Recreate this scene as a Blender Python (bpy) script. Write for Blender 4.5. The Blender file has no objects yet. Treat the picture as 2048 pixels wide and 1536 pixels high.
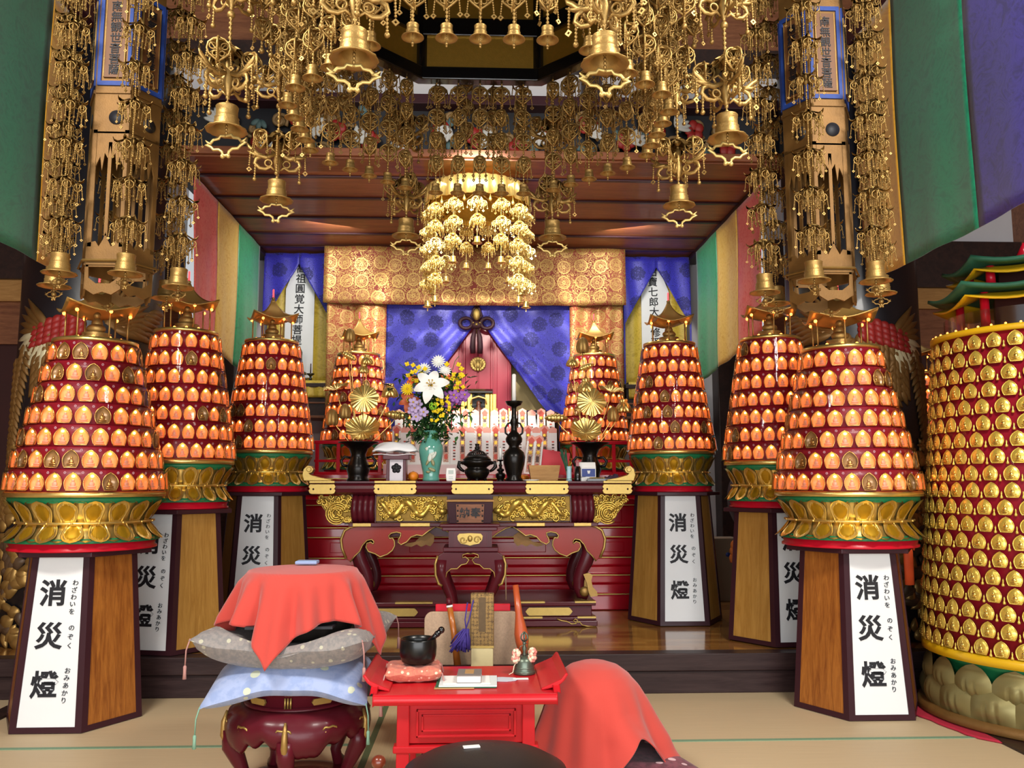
import bpy, math, random
from mathutils import Matrix, Vector
PI = math.pi
S = bpy.context.scene
COL = S.collection
rnd = random.Random(7)

# ------------------------------------------------------------------ camera
FPX, PITCH, YAW, EYE = 1683.0, 0.1168, 0.0398, 1.45
cam_d = bpy.data.cameras.new('camera')
cam_d.sensor_width = 36.0
cam_d.lens = FPX / 2048 * 36.0
cam_d.clip_start = 0.05
cam = bpy.data.objects.new('camera', cam_d)
COL.objects.link(cam)
cam.location = (0, 0, EYE)
cam.rotation_euler = (PI / 2 + PITCH, 0, -YAW)
S.camera = cam
cp, sp, cw, sw = math.cos(PITCH), math.sin(PITCH), math.cos(YAW), math.sin(YAW)


def ray(px, py):
    u = (px - 1024) / FPX
    v = (768 - py) / FPX
    y = cp - v * sp
    z = sp + v * cp
    return Vector((u * cw + y * sw, -u * sw + y * cw, z))


def P(px, py, Y):            # point of the room seen at a pixel, in the upright plane Y
    r = ray(px, py)
    return Vector((0, 0, EYE)) + r * (Y / r.y)


def PX(px, py, X):           # the same in the side plane X
    r = ray(px, py)
    return Vector((0, 0, EYE)) + r * (X / r.x)


def PZ(px, py, z):           # the same on a level z
    r = ray(px, py)
    return Vector((0, 0, EYE)) + r * ((z - EYE) / r.z)


# ------------------------------------------------------------------ light
S.view_settings.view_transform = 'Standard'
S.view_settings.look = 'None'
S.view_settings.gamma = 1.0
S.view_settings.use_curve_mapping = False
S.view_settings.exposure = 0.0
w = bpy.data.worlds.new('world')
S.world = w
w.use_nodes = True
bg = w.node_tree.nodes['Background']
bg.inputs[0].default_value = (0.93, 0.96, 1.0, 1)
bg.inputs[1].default_value = 0.6


def area(name, loc, target, sx, sy, power, col=(1, 1, 1)):
    l = bpy.data.lights.new(name, 'AREA')
    l.shape = 'RECTANGLE'
    l.size, l.size_y, l.energy, l.color = sx, sy, power, col
    o = bpy.data.objects.new(name, l)
    COL.objects.link(o)
    o.location = loc
    o.rotation_euler = (Vector(target) - Vector(loc)).to_track_quat('-Z', 'Y').to_euler()
    return o


def spot(name, loc, target, power, angle, blend=0.5, col=(1, 1, 1), r=0.05):
    l = bpy.data.lights.new(name, 'SPOT')
    l.energy, l.spot_size, l.spot_blend, l.color, l.shadow_soft_size = power, angle, blend, col, r
    o = bpy.data.objects.new(name, l)
    COL.objects.link(o)
    o.location = loc
    o.rotation_euler = (Vector(target) - Vector(loc)).to_track_quat('-Z', 'Y').to_euler()
    return o


# daylight through the open front of the hall, behind the camera
area('front_doors', (0.3, -3.2, 1.5), (0, 6, 1.3), 8.0, 2.6, 440, (0.96, 0.98, 1.0))
# hall ceiling lamps behind and over the camera
area('hall_lamp_left', (-2.2, 1.6, 4.6), (-1.2, 5.0, 0.5), 1.2, 0.6, 170, (1.0, 0.95, 0.87))
area('hall_lamp_right', (2.2, 1.6, 4.6), (1.2, 5.0, 0.5), 1.2, 0.6, 170, (1.0, 0.95, 0.87))
# spotlight on the hall beam, aimed under the transom at the inner canopy
spot('altar_spot', (0.0, 5.6, 4.30), (0, 9.8, 2.9), 1500, 0.74, 0.5, (1.0, 0.95, 0.84), 0.06)
# added fill lights without fixtures, brightening the two side niches and the wall
for sx in (-1, 1):
    area('niche_fill_light', (sx * 1.6, 8.9, 4.17), (sx * 2.2, 10.3, 2.2), 0.5, 0.3, 15, (1.0, 0.97, 0.93))
# altar room lamps just behind the transom
area('altar_lamp', (0.0, 7.36, 4.16), (0, 9.6, 2.6), 3.6, 0.10, 6, (1.0, 0.95, 0.88))
area('altar_lamp_inner', (0.0, 8.5, 4.15), (0, 8.6, 0), 2.4, 0.3, 16, (1.0, 0.94, 0.86))

try:
    S.cycles.max_bounces = 8
    S.cycles.diffuse_bounces = 3
    S.cycles.glossy_bounces = 3
    S.cycles.transmission_bounces = 4
    S.cycles.transparent_max_bounces = 10
    S.cycles.sample_clamp_indirect = 3.0
    S.cycles.caustics_reflective = False
    S.cycles.caustics_refractive = False
    S.cycles.use_denoising = True
except Exception:
    pass


# ------------------------------------------------------------------ materials
def C(h):
    h = h.lstrip('#')
    r = []
    for i in (0, 2, 4):
        c = int(h[i:i + 2], 16) / 255
        r.append(c / 12.92 if c <= 0.04045 else ((c + 0.055) / 1.055) ** 2.4)
    return (r[0], r[1], r[2], 1.0)


class NT:
    """small helper over a node tree"""
    def __init__(s, name):
        s.m = bpy.data.materials.new(name)
        s.m.use_nodes = True
        s.t = s.m.node_tree
        s.b = s.t.nodes['Principled BSDF']
        s.out = s.t.nodes['Material Output']

    def n(s, typ, **k):
        nd = s.t.nodes.new(typ)
        for a, v in k.items():
            if a.startswith('i_'):
                nd.inputs[a[2:].replace('_', ' ')].default_value = v
            else:
                setattr(nd, a, v)
        return nd

    def l(s, a, b):
        s.t.links.new(a, b)

    def val(s, x):
        return x

    def math(s, op, a, b=0.0, clamp=False):
        nd = s.n('ShaderNodeMath', operation=op, use_clamp=clamp)
        for i, x in enumerate((a, b)):
            if hasattr(x, 'links') or hasattr(x, 'is_linked'):
                s.l(x, nd.inputs[i])
            else:
                nd.inputs[i].default_value = x
        return nd.outputs[0]

    def mix(s, f, a, b):
        nd = s.n('ShaderNodeMix', data_type='RGBA')
        for i, x in ((0, f), (6, a), (7, b)):
            if hasattr(x, 'is_linked'):
                s.l(x, nd.inputs[i])
            else:
                nd.inputs[i].default_value = x
        return nd.outputs[2]

    def ramp(s, f, stops):
        nd = s.n('ShaderNodeValToRGB')
        e = nd.color_ramp.elements
        while len(e) < len(stops):
            e.new(0.5)
        for i, (p, c) in enumerate(stops):
            e[i].position = p
            e[i].color = c if len(c) == 4 else (*c, 1)
        s.l(f, nd.inputs[0])
        return nd.outputs[0]

    def coord(s, scale=(1, 1, 1), rot=(0, 0, 0), kind='Object'):
        tc = s.n('ShaderNodeTexCoord')
        mp = s.n('ShaderNodeMapping')
        mp.inputs['Scale'].default_value = scale
        mp.inputs['Rotation'].default_value = rot
        s.l(tc.outputs[kind], mp.inputs[0])
        return mp.outputs[0]

    def noise(s, vec, scale, detail=3, rough=0.5, dist=0.0):
        nd = s.n('ShaderNodeTexNoise')
        nd.inputs['Scale'].default_value = scale
        nd.inputs['Detail'].default_value = detail
        nd.inputs['Roughness'].default_value = rough
        nd.inputs['Distortion'].default_value = dist
        s.l(vec, nd.inputs['Vector'])
        return nd.outputs[0]

    def bump(s, h, strength=0.3, dist=0.01):
        nd = s.n('ShaderNodeBump')
        nd.inputs['Strength'].default_value = strength
        nd.inputs['Distance'].default_value = dist
        s.l(h, nd.inputs['Height'])
        s.l(nd.outputs[0], s.b.inputs['Normal'])

    def set(s, col=None, rough=0.5, metal=0.0, coat=0.0, spec=None, sheen=0.0):
        if col is not None:
            if hasattr(col, 'is_linked'):
                s.l(col, s.b.inputs['Base Color'])
            else:
                s.b.inputs['Base Color'].default_value = col
        for k, v in (('Roughness', rough), ('Metallic', metal), ('Coat Weight', coat), ('Sheen Weight', sheen)):
            if hasattr(v, 'is_linked'):
                s.l(v, s.b.inputs[k])
            else:
                s.b.inputs[k].default_value = v
        if coat:
            s.b.inputs['Coat Roughness'].default_value = 0.08
        if spec is not None:
            s.b.inputs['Specular IOR Level'].default_value = spec
        return s.m


def plain(name, col, rough=0.5, metal=0.0, coat=0.0, var=0.12, vscale=9, bump=0.0, bscale=60, sheen=0.0):
    """one colour with a little procedural variation, optional fine bump"""
    k = NT(name)
    c = C(col) if isinstance(col, str) else col
    co = k.coord()
    f = k.noise(co, vscale, 3)
    d = tuple(x * (1 - var) for x in c[:3]) + (1,)
    b = tuple(min(1, x * (1 + var)) for x in c[:3]) + (1,)
    k.set(k.mix(f, d, b), rough, metal, coat, sheen=sheen)
    if bump:
        k.bump(k.noise(co, bscale, 3), bump, 0.004)
    return k.m


def wood(name, c1, c2, scale=(12, 12, 1.0), rough=0.4, coat=0.0):
    k = NT(name)
    co = k.coord(scale)
    f = k.noise(co, 2.2, 5, 0.6, 1.2)
    g = k.noise(co, 14, 3, 0.6, 0.4)
    f2 = k.math('ADD', k.math('MULTIPLY', f, 0.75), k.math('MULTIPLY', g, 0.25))
    k.set(k.ramp(f2, [(0.34, C(c1)), (0.66, C(c2))]), rough, 0, coat)
    k.bump(g, 0.08, 0.003)
    return k.m


def emit(name, col, strength, base=None, sample=False):
    k = NT(name)
    k.b.inputs['Emission Color'].default_value = C(col)
    k.b.inputs['Emission Strength'].default_value = strength
    k.set(C(base or col), 0.35)
    if not sample:
        k.m.cycles.emission_sampling = 'NONE'
    return k.m


def planar(k, axes, scale=1.0):
    """object coordinates folded to a plane: axes 'xz' or 'yz' or 'xy'"""
    tc = k.n('ShaderNodeTexCoord')
    sx = k.n('ShaderNodeSeparateXYZ')
    cx = k.n('ShaderNodeCombineXYZ')
    k.l(tc.outputs['Object'], sx.inputs[0])
    for i, a in enumerate(axes):
        k.l(k.math('MULTIPLY', sx.outputs['xyz'.index(a)], scale), cx.inputs[i])
    return cx.outputs[0]


def brocade(name, base, thread, axes='xz', size=0.20, metal=0.7):
    k = NT(name)
    v = planar(k, axes, 1.0 / size)
    vo = k.n('ShaderNodeTexVoronoi')
    vo.voronoi_dimensions = '2D'
    vo.inputs['Scale'].default_value = 1.0
    vo.inputs['Randomness'].default_value = 0.25
    k.l(v, vo.inputs['Vector'])
    d = vo.outputs['Distance']
    disc = k.math('LESS_THAN', d, 0.40)
    rim = k.math('MULTIPLY', disc, k.math('GREATER_THAN', d, 0.345))
    eye = k.math('MULTIPLY', k.math('LESS_THAN', d, 0.10), k.math('GREATER_THAN', d, 0.05))
    speck = k.math('GREATER_THAN', k.noise(v, 16, 1), 0.44)
    med = k.math('MAXIMUM', k.math('MAXIMUM', rim, eye), k.math('MULTIPLY', k.math('MULTIPLY', disc, speck), 0.72))
    n1 = k.noise(v, 3.0, 1, 0.5, 1.6)
    scroll = k.math('LESS_THAN', k.math('ABSOLUTE', k.math('SINE', k.math('MULTIPLY', n1, 22))), 0.5)
    bgm = k.math('MULTIPLY', scroll, k.math('SUBTRACT', 1.0, disc))
    m = k.math('MAXIMUM', med, bgm)
    big = k.noise(v, 0.6, 2)
    m2 = k.math('MULTIPLY', m, k.math('ADD', 0.55, big), True)
    k.set(k.mix(m2, C(base), C(thread)), k.math('SUBTRACT', 0.75, k.math('MULTIPLY', m2, 0.35)), k.math('MULTIPLY', m2, metal))
    k.bump(m, 0.25, 0.002)
    return k.m


def damask(name, base, dark, axes='xz', size=0.30):
    k = NT(name)
    v = planar(k, axes, 1.0 / size)
    vo = k.n('ShaderNodeTexVoronoi')
    vo.voronoi_dimensions = '2D'
    vo.inputs['Scale'].default_value = 1.0
    vo.inputs['Randomness'].default_value = 0.45
    k.l(v, vo.inputs['Vector'])
    nz = k.noise(v, 11, 0)
    d = k.math('ADD', vo.outputs['Distance'], k.math('MULTIPLY', k.math('SUBTRACT', nz, 0.5), 0.14))
    disc = k.math('LESS_THAN', d, 0.30)
    petals = k.math('GREATER_THAN', k.noise(v, 20, 1), 0.40)
    disc = k.math('MULTIPLY', disc, petals)
    n1 = k.noise(v, 3.0, 1, 0.5, 2.6)
    scr = k.math('LESS_THAN', k.math('ABSOLUTE', k.math('SINE', k.math('MULTIPLY', n1, 38))), 0.45)
    m = k.math('MAXIMUM', disc, k.math('MULTIPLY', scr, 0.85))
    k.set(k.mix(m, C(base), C(dark)), k.math('ADD', 0.42, k.math('MULTIPLY', m, 0.2)), 0.0, sheen=0.2)
    return k.m


def silk(name, a, b, axes='yz', scale=7.0):
    k = NT(name)
    v = planar(k, axes, scale)
    f = k.noise(v, 1.3, 4, 0.65, 2.2)
    k.set(k.ramp(f, [(0.35, C(a)), (0.52, C(b)), (0.68, C(a))]), 0.42, 0, sheen=0.25)
    k.bump(f, 0.2, 0.01)
    return k.m


MT = {}
MT['gold'] = plain('old_gold', '#a9874c', 0.45, 0.7, var=0.2, vscale=30, bump=0.25, bscale=160)
MT['gold_dull'] = plain('dull_gilding', '#7d5a2c', 0.55, 0.4, var=0.25, vscale=14, bump=0.2, bscale=120)
MT['gold_bright'] = plain('bright_gold', '#efd07c', 0.28, 0.9, var=0.12, vscale=20, bump=0.08, bscale=90)
MT['gold_leaf'] = plain('gold_leaf', '#e2b24c', 0.36, 0.85, var=0.15, vscale=40, bump=0.3, bscale=200)
MT['gold_pale'] = plain('pale_gold', '#bfa25c', 0.42, 0.8, var=0.1, vscale=40, bump=0.25, bscale=260)
MT['gold_ochre'] = plain('ochre_gold', '#c99a22', 0.38, 0.7, var=0.12, vscale=30)
MT['maroon'] = plain('maroon_lacquer', '#561620', 0.30, 0.0, 0.15, var=0.12, vscale=6)
MT['maroon_dark'] = plain('dark_maroon_wood', '#3a1d24', 0.38, 0.0, 0.2, var=0.15, vscale=8)
MT['red'] = plain('red_lacquer', '#c8142a', 0.28, 0.0, 0.2, var=0.1, vscale=5)
MT['red_dais'] = plain('dais_red', '#cc1228', 0.2, 0.0, 0.35, var=0.08)
MT['red_table'] = plain('vermilion_lacquer', '#bf1e26', 0.30, 0.0, 0.5, var=0.12, vscale=7)
MT['red_orange'] = plain('orange_lacquer', '#982616', 0.30, 0.0, 0.15, var=0.1, vscale=5)
MT['tier_red'] = plain('tier_red', '#8e1626', 0.34, 0.0, 0.3, var=0.08)
MT['green'] = plain('green_paint', '#1f7a4a', 0.45, 0.0, var=0.12, vscale=12)
MT['black'] = plain('black_lacquer', '#0c0b0c', 0.25, 0.0, 0.4, var=0.2)
MT['black_metal'] = plain('black_bronze', '#1a1715', 0.28, 0.6, var=0.25, vscale=20, bump=0.1)
MT['pillar_black'] = plain('pillar_black', '#15161d', 0.4, 0.0, 0.1, var=0.25, vscale=5)
MT['white'] = plain('white_board', '#eef0f0', 0.45, 0.0, var=0.02)
MT['ink'] = plain('ink', '#15151c', 0.6, 0.0, var=0.1)
MT['paper'] = plain('white_paper', '#f3f1ec', 0.6, 0.0, var=0.03)
MT['plaster'] = plain('white_plaster', '#cfcdd0', 0.7, 0.0, var=0.05, vscale=4, bump=0.1)
MT['dark_wood'] = wood('dark_wood', '#1d100d', '#38211a', (6, 6, 6), 0.45)
MT['step_wood'] = wood('step_wood', '#2b1d1e', '#40302f', (0.7, 8, 8), 0.4, 0.2)
MT['soffit'] = wood('soffit_boards', '#7a4326', '#a5623a', (0.8, 7, 7), 0.5, 0.1)
MT['brown_wood'] = wood('brown_panel', '#6b3d26', '#94603f', (1.2, 9, 9), 0.5)
MT['teak'] = wood('teak_panel', '#7b4014', '#b4702c', (13, 13, 0.9), 0.42, 0.15)
MT['teak_pale'] = wood('pale_panel', '#a2722e', '#bf8f45', (14, 14, 0.7), 0.45, 0.1)
MT['box_wood'] = wood('pale_box', '#a3743c', '#bf9052', (1.5, 14, 14), 0.6)
MT['cloth_red'] = plain('salmon_cloth', '#c23f33', 0.85, 0.0, var=0.06, vscale=5, bump=0.15, bscale=420, sheen=0.3)
MT['cloth_yellow'] = silk('yellow_cloth', '#b99a28', '#d8bb45', 'xz', 6)


def _tatami():
    k = NT('tatami')
    co = k.coord((1, 1, 1))
    f = k.noise(k.coord((2.5, 260, 1)), 1.0, 2)
    g = k.noise(co, 1.7, 3)
    c = k.mix(f, C('#c0a680'), C('#dcc59c'))
    c = k.mix(k.math('MULTIPLY', g, 0.35), c, C('#ccb698'))
    k.set(c, 0.6)
    k.bump(f, 0.25, 0.002)
    return k.m


def _tatami_y():
    k = NT('tatami_lengthwise')
    f = k.noise(k.coord((260, 2.5, 1)), 1.0, 2)
    k.set(k.mix(f, C('#c2a67c'), C('#dfc69a')), 0.6)
    k.bump(f, 0.25, 0.002)
    return k.m


def _parquet():
    k = NT('parquet')
    br = k.n('ShaderNodeTexBrick')
    br.offset = 0.5
    br.inputs['Color1'].default_value = C('#8a5a2c')
    br.inputs['Color2'].default_value = C('#b98545')
    br.inputs['Mortar'].default_value = C('#6a431f')
    br.inputs['Scale'].default_value = 1.0
    br.inputs['Mortar Size'].default_value = 0.002
    br.inputs['Brick Width'].default_value = 0.42
    br.inputs['Row Height'].default_value = 0.085
    k.l(k.coord(), br.inputs['Vector'])
    g = k.noise(k.coord((3, 40, 1)), 2, 3)
    k.set(k.mix(k.math('MULTIPLY', g, 0.4), br.outputs[0], C('#7b4d22')), 0.13, 0, 0.3)
    return k.m


MT['tatami'], MT['tatami_y'], MT['parquet'] = _tatami(), _tatami_y(), _parquet()
MT['heri'] = plain('tatami_border', '#7d9a7c', 0.7, var=0.12, vscale=60)
MT['heri_dark'] = plain('dark_border', '#5d6a46', 0.7, var=0.12, vscale=60)
MT['valance'] = brocade('gold_brocade', '#8a3a2c', '#b89650', metal=0.45)
MT['side_brocade'] = brocade('red_gold_brocade', '#a84c34', '#c8a660', 'xz', 0.20, 0.45)
MT['blue_damask'] = damask('blue_damask', '#3f3bc8', '#211f78')
MT['s_green'] = silk('green_silk', '#0d7a4c', '#1f9a63')
MT['s_yellow'] = silk('yellow_silk', '#d8a824', '#ecc860')
MT['s_red'] = silk('red_silk', '#e6363c', '#f47a70')
MT['b_green'] = silk('deep_green_silk', '#0b6a4c', '#12805a', 'yz', 5)
MT['b_yellow'] = silk('deep_yellow_silk', '#d8931a', '#eab038', 'yz', 5)
MT['b_purple'] = silk('purple_silk', '#251a72', '#3a2e9a', 'yz', 5)
MT['amber'] = emit('amber_window', '#ff7a34', 0.5, '#f2a45e')  # window glows faintly by itself, on top of the bulb's light
MT['amber_dim'] = plain('unlit_window', '#b98a55', 0.25, 0.2, 0.3, var=0.3, vscale=40)
MT['bulb'] = emit('lamp_bulb', '#ffc070', 16.0, sample=True)
MT['bulb_orange'] = emit('small_orange_bulb', '#ff8a3a', 7.0)
MT['figure'] = emit('glowing_relief_figure', '#ff8a60', 0.2, '#f0a888')  # figure given its own glow in place of lamp light through it
MT['niche_rim'] = plain('niche_rim', '#d9a35a', 0.25, 0.8, var=0.1)
MT['gold_niche'] = plain('gold_niche', '#ecca5a', 0.24, 0.6, 0.3, var=0.2, vscale=50, bump=0.3, bscale=120)
MT['gold_niche_figure'] = plain('gold_niche_figure', '#f0cf70', 0.2, 0.9, var=0.15, vscale=80, bump=0.3, bscale=150)

MT['carve_tan'] = plain('carved_tan', '#8a6f48', 0.6, 0.1, var=0.25)
MT['carve_red'] = plain('carved_red', '#962420', 0.5, 0, var=0.15)
MT['carve_white'] = plain('carved_white', '#c3c4c0', 0.6, 0, var=0.08)
MT['carve_blue'] = plain('carved_blue', '#4f6a6c', 0.6, 0, var=0.3)
MT['carve_white_gold'] = plain('pale_feathers', '#d8cfa8', 0.45, 0.3, var=0.15)
MT['bay_dark'] = plain('bay_dark_red', '#3a1410', 0.6, 0, var=0.3, vscale=3)
MT['cord_dark'] = plain('dark_cord', '#35101c', 0.6, 0, var=0.1)


def _clear(name, f0=0.05, rough=0.03, tint=(1, 1, 1, 1)):
    k = NT(name)
    k.t.nodes.remove(k.b)
    tr = k.n('ShaderNodeBsdfTransparent')
    tr.inputs[0].default_value = tint
    gl = k.n('ShaderNodeBsdfGlossy')
    gl.inputs['Roughness'].default_value = rough
    fr = k.n('ShaderNodeFresnel')
    fr.inputs[0].default_value = 1.42
    mx = k.n('ShaderNodeMixShader')
    k.l(k.math('ADD', k.math('MULTIPLY', fr.outputs[0], 0.8), f0 * 0.3, True), mx.inputs[0])
    k.l(tr.outputs[0], mx.inputs[1])
    k.l(gl.outputs[0], mx.inputs[2])
    k.l(mx.outputs[0], k.out.inputs[0])
    return k.m


MT['clear'] = _clear('clear_acrylic')


# ------------------------------------------------------------------ mesh builder
def rotz(a):
    return Matrix.Rotation(a, 4, 'Z')


def tr(x, y, z):
    return Matrix.Translation((x, y, z))


class M:
    def __init__(s):
        s.v, s.f, s.m, s.s = [], [], [], []

    def add(s, vs, fs, mi=0, T=None, smooth=True):
        o = len(s.v)
        if T is None:
            s.v.extend(tuple(v) for v in vs)
        else:
            s.v.extend(tuple(T @ Vector(v)) for v in vs)
        for f in fs:
            s.f.append([i + o for i in f])
            s.m.append(mi)
            s.s.append(smooth)
        return s

    def box(s, x0, x1, y0, y1, z0, z1, mi=0, T=None):
        v = [(x, y, z) for z in (z0, z1) for y in (y0, y1) for x in (x0, x1)]
        f = [(0, 2, 3, 1), (4, 5, 7, 6), (0, 1, 5, 4), (2, 6, 7, 3), (0, 4, 6, 2), (1, 3, 7, 5)]
        return s.add(v, f, mi, T, False)

    def lathe(s, prof, n=24, mi=0, T=None, smooth=True, cap=True):
        v, f = [], []
        for r, z in prof:
            for i in range(n):
                a = 2 * PI * i / n
                v.append((r * math.cos(a), r * math.sin(a), z))
        for j in range(len(prof) - 1):
            for i in range(n):
                i2 = (i + 1) % n
                f.append((j * n + i, j * n + i2, (j + 1) * n + i2, (j + 1) * n + i))
        s.add(v, f, mi, T, smooth)
        if cap:
            o = len(s.v) - len(v)
            if prof[0][0] > 1e-4:
                s.f.append([o + i for i in reversed(range(n))]); s.m.append(mi); s.s.append(False)
            if prof[-1][0] > 1e-4:
                s.f.append([o + (len(prof) - 1) * n + i for i in range(n)]); s.m.append(mi); s.s.append(False)
        return s

    def tube(s, pts, r, n=6, mi=0, T=None, closed=False, flat=1.0, caps=True):
        pts = [Vector(p) for p in pts]
        k = len(pts)
        rr = r if isinstance(r, (list, tuple)) else [r] * k
        v, f = [], []
        prev = None
        for i, p in enumerate(pts):
            a = pts[(i - 1) % k] if (closed or i > 0) else pts[0]
            b = pts[(i + 1) % k] if (closed or i < k - 1) else pts[-1]
            t = (b - a)
            t = t.normalized() if t.length > 1e-9 else Vector((0, 0, 1))
            if prev is None:
                ref = Vector((0, 1, 0)) if abs(t.y) < 0.9 else Vector((1, 0, 0))
            else:
                ref = prev
            nx = ref - t * ref.dot(t)
            nx = nx.normalized() if nx.length > 1e-6 else t.orthogonal().normalized()
            prev = nx
            ny = t.cross(nx)
            for j in range(n):
                an = 2 * PI * j / n
                v.append(p + nx * (rr[i] * math.cos(an) * flat) + ny * (rr[i] * math.sin(an)))
        m = k if closed else k - 1
        for i in range(m):
            i2 = (i + 1) % k
            for j in range(n):
                j2 = (j + 1) % n
                f.append((i * n + j, i * n + j2, i2 * n + j2, i2 * n + j))
        if caps and not closed:
            f.append(tuple(reversed(range(n))))
            f.append(tuple((k - 1) * n + j for j in range(n)))
        return s.add(v, f, mi, T, True)

    def sph(s, c, r, nu=10, nv=7, mi=0, T=None):
        if not isinstance(r, (tuple, list)):
            r = (r, r, r)
        v, f = [], []
        for j in range(nv + 1):
            b = PI * j / nv
            for i in range(nu):
                a = 2 * PI * i / nu
                v.append((c[0] + r[0] * math.sin(b) * math.cos(a), c[1] + r[1] * math.sin(b) * math.sin(a), c[2] - r[2] * math.cos(b)))
        for j in range(nv):
            for i in range(nu):
                i2 = (i + 1) % nu
                f.append((j * nu + i, j * nu + i2, (j + 1) * nu + i2, (j + 1) * nu + i))
        return s.add(v, f, mi, T, True)

    def prism(s, poly, y0, y1, mi=0, T=None, side=None):
        """outline in (x, z), thickness along y"""
        a = sum(poly[i][0] * poly[(i + 1) % len(poly)][1] - poly[(i + 1) % len(poly)][0] * poly[i][1] for i in range(len(poly)))
        if a < 0:
            poly = list(reversed(poly))
        n = len(poly)
        v = [(p[0], y0, p[1]) for p in poly] + [(p[0], y1, p[1]) for p in poly]
        s.add(v, [tuple(range(n)), tuple(reversed(range(n, 2 * n)))], mi, T, False)
        o = len(s.v) - 2 * n
        for i in range(n):
            j = (i + 1) % n
            s.f.append([o + j, o + i, o + n + i, o + n + j]); s.m.append(mi if side is None else side); s.s.append(False)
        return s

    def extrude_x(s, prof, x0, x1, mi=0, T=None, smooth=False):
        """outline in (y, z), length along x"""
        n = len(prof)
        v = [(x0, p[0], p[1]) for p in prof] + [(x1, p[0], p[1]) for p in prof]
        f = [(i, (i + 1) % n, n + (i + 1) % n, n + i) for i in range(n)]
        s.add(v, f, mi, T, smooth)
        o = len(s.v) - 2 * n
        s.f.append([o + i for i in range(n)]); s.m.append(mi); s.s.append(False)
        s.f.append([o + n + i for i in reversed(range(n))]); s.m.append(mi); s.s.append(False)
        return s

    def grid(s, fn, nu, nv, mi=0, T=None, mfn=None, smooth=True):
        v = [fn(i / nu, j / nv) for j in range(nv + 1) for i in range(nu + 1)]
        f, ms = [], []
        for j in range(nv):
            for i in range(nu):
                a = j * (nu + 1) + i
                f.append((a, a + 1, a + nu + 2, a + nu + 1))
                ms.append(mfn((i + .5) / nu, (j + .5) / nv) if mfn else mi)
        o = len(s.v)
        s.add(v, f, mi, T, smooth)
        if mfn:
            s.m[len(s.m) - len(ms):] = ms
        return s

    def merge(s, other, T=None, mi=None):
        o = len(s.v)
        s.v.extend(tuple(T @ Vector(v)) for v in other.v) if T is not None else s.v.extend(other.v)
        for f, m, sm in zip(other.f, other.m, other.s):
            s.f.append([i + o for i in f]); s.m.append(m if mi is None else mi); s.s.append(sm)
        return s

    def mesh(s, name, mats):
        me = bpy.data.meshes.new(name)
        me.from_pydata(s.v, [], s.f)
        for m in (mats if isinstance(mats, (list, tuple)) else [mats]):
            me.materials.append(MT[m] if isinstance(m, str) else m)
        me.polygons.foreach_set('material_index', s.m)
        me.polygons.foreach_set('use_smooth', s.s)
        me.update()
        return me


def link(name, data, parent=None, loc=(0, 0, 0), rz=0.0, T=None):
    o = bpy.data.objects.new(name, data)
    COL.objects.link(o)
    if parent is not None:
        o.parent = parent
    if T is not None:
        o.matrix_basis = T
    else:
        o.location = loc
        o.rotation_euler = (0, 0, rz)
    return o


def part(name, bm, mats, parent, bevel=0.0, solid=0.0, sub=0, loc=(0, 0, 0), rz=0.0, label=None):
    me = bm.mesh(name, mats) if isinstance(bm, M) else bm
    o = link(name, me, parent, loc, rz)
    if solid:
        md = o.modifiers.new('solid', 'SOLIDIFY'); md.thickness = solid; md.offset = 0
    if bevel:
        md = o.modifiers.new('bevel', 'BEVEL'); md.width = bevel; md.segments = 2; md.limit_method = 'ANGLE'
    if sub:
        md = o.modifiers.new('sub', 'SUBSURF'); md.levels = sub; md.render_levels = sub
    if label:
        o['label'] = label
    return o


def tag(o, label, cat, group=None):
    o['label'] = label
    o['category'] = cat
    if group:
        o['group'] = group
    return o


def thing(name, label, cat, loc=(0, 0, 0), rz=0.0, group=None):
    o = link(name, None, None, loc, rz)
    o.empty_display_size = 0.1
    return tag(o, label, cat, group)


def single(name, bm, mats, label, cat, group=None, loc=(0, 0, 0), rz=0.0, **k):
    return tag(part(name, bm, mats, None, loc=loc, rz=rz, **k), label, cat, group)


def struct(name, bm, mats, **k):
    o = part(name, bm, mats, None, **k)
    o['kind'] = 'structure'
    return o


def copy_tree(o, parent=None, loc=None, rz=None):
    c = o.copy()
    COL.objects.link(c)
    if parent is not None:
        c.parent = parent
    if loc is not None:
        c.location = loc
    if rz is not None:
        c.rotation_euler = (0, 0, rz)
    for ch in list(o.children):
        copy_tree(ch, c)
    return c


_txt = {}


def text_mesh(st, size=1.0, offset=0.0, depth=0.002):
    """a line of writing as a mesh centred on the origin, standing in x-z and facing -y"""
    key = (st, size, offset, depth)
    if key in _txt:
        return _txt[key]
    cu = bpy.data.curves.new('writing', 'FONT')
    cu.body = st
    cu.size = size
    cu.offset = offset
    cu.extrude = depth
    cu.resolution_u = 3
    cu.align_x, cu.align_y = 'CENTER', 'CENTER'
    o = bpy.data.objects.new('writing', cu)
    COL.objects.link(o)
    bpy.context.view_layer.update()
    me = o.to_mesh()
    vs = [Vector(v.co) for v in me.vertices]
    fs = [list(p.vertices) for p in me.polygons]
    o.to_mesh_clear()
    bpy.data.objects.remove(o)
    if vs:
        cx = (min(v.x for v in vs) + max(v.x for v in vs)) / 2
        cy = (min(v.y for v in vs) + max(v.y for v in vs)) / 2
        vs = [(v.x - cx, -v.z, v.y - cy) for v in vs]
    m = M()
    m.add(vs, fs, 0, None, False)
    _txt[key] = m
    return m


def lerp(a, b, t):
    return a + (b - a) * t


def spiral(c, r0, r1, a0, turns, n=22, plane='xz'):
    pts = []
    for i in range(n + 1):
        t = i / n
        r = lerp(r0, r1, t)
        a = a0 + turns * 2 * PI * t
        x, z = r * math.cos(a), r * math.sin(a)
        pts.append((c[0] + x, c[1], c[2] + z))
    return pts


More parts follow.
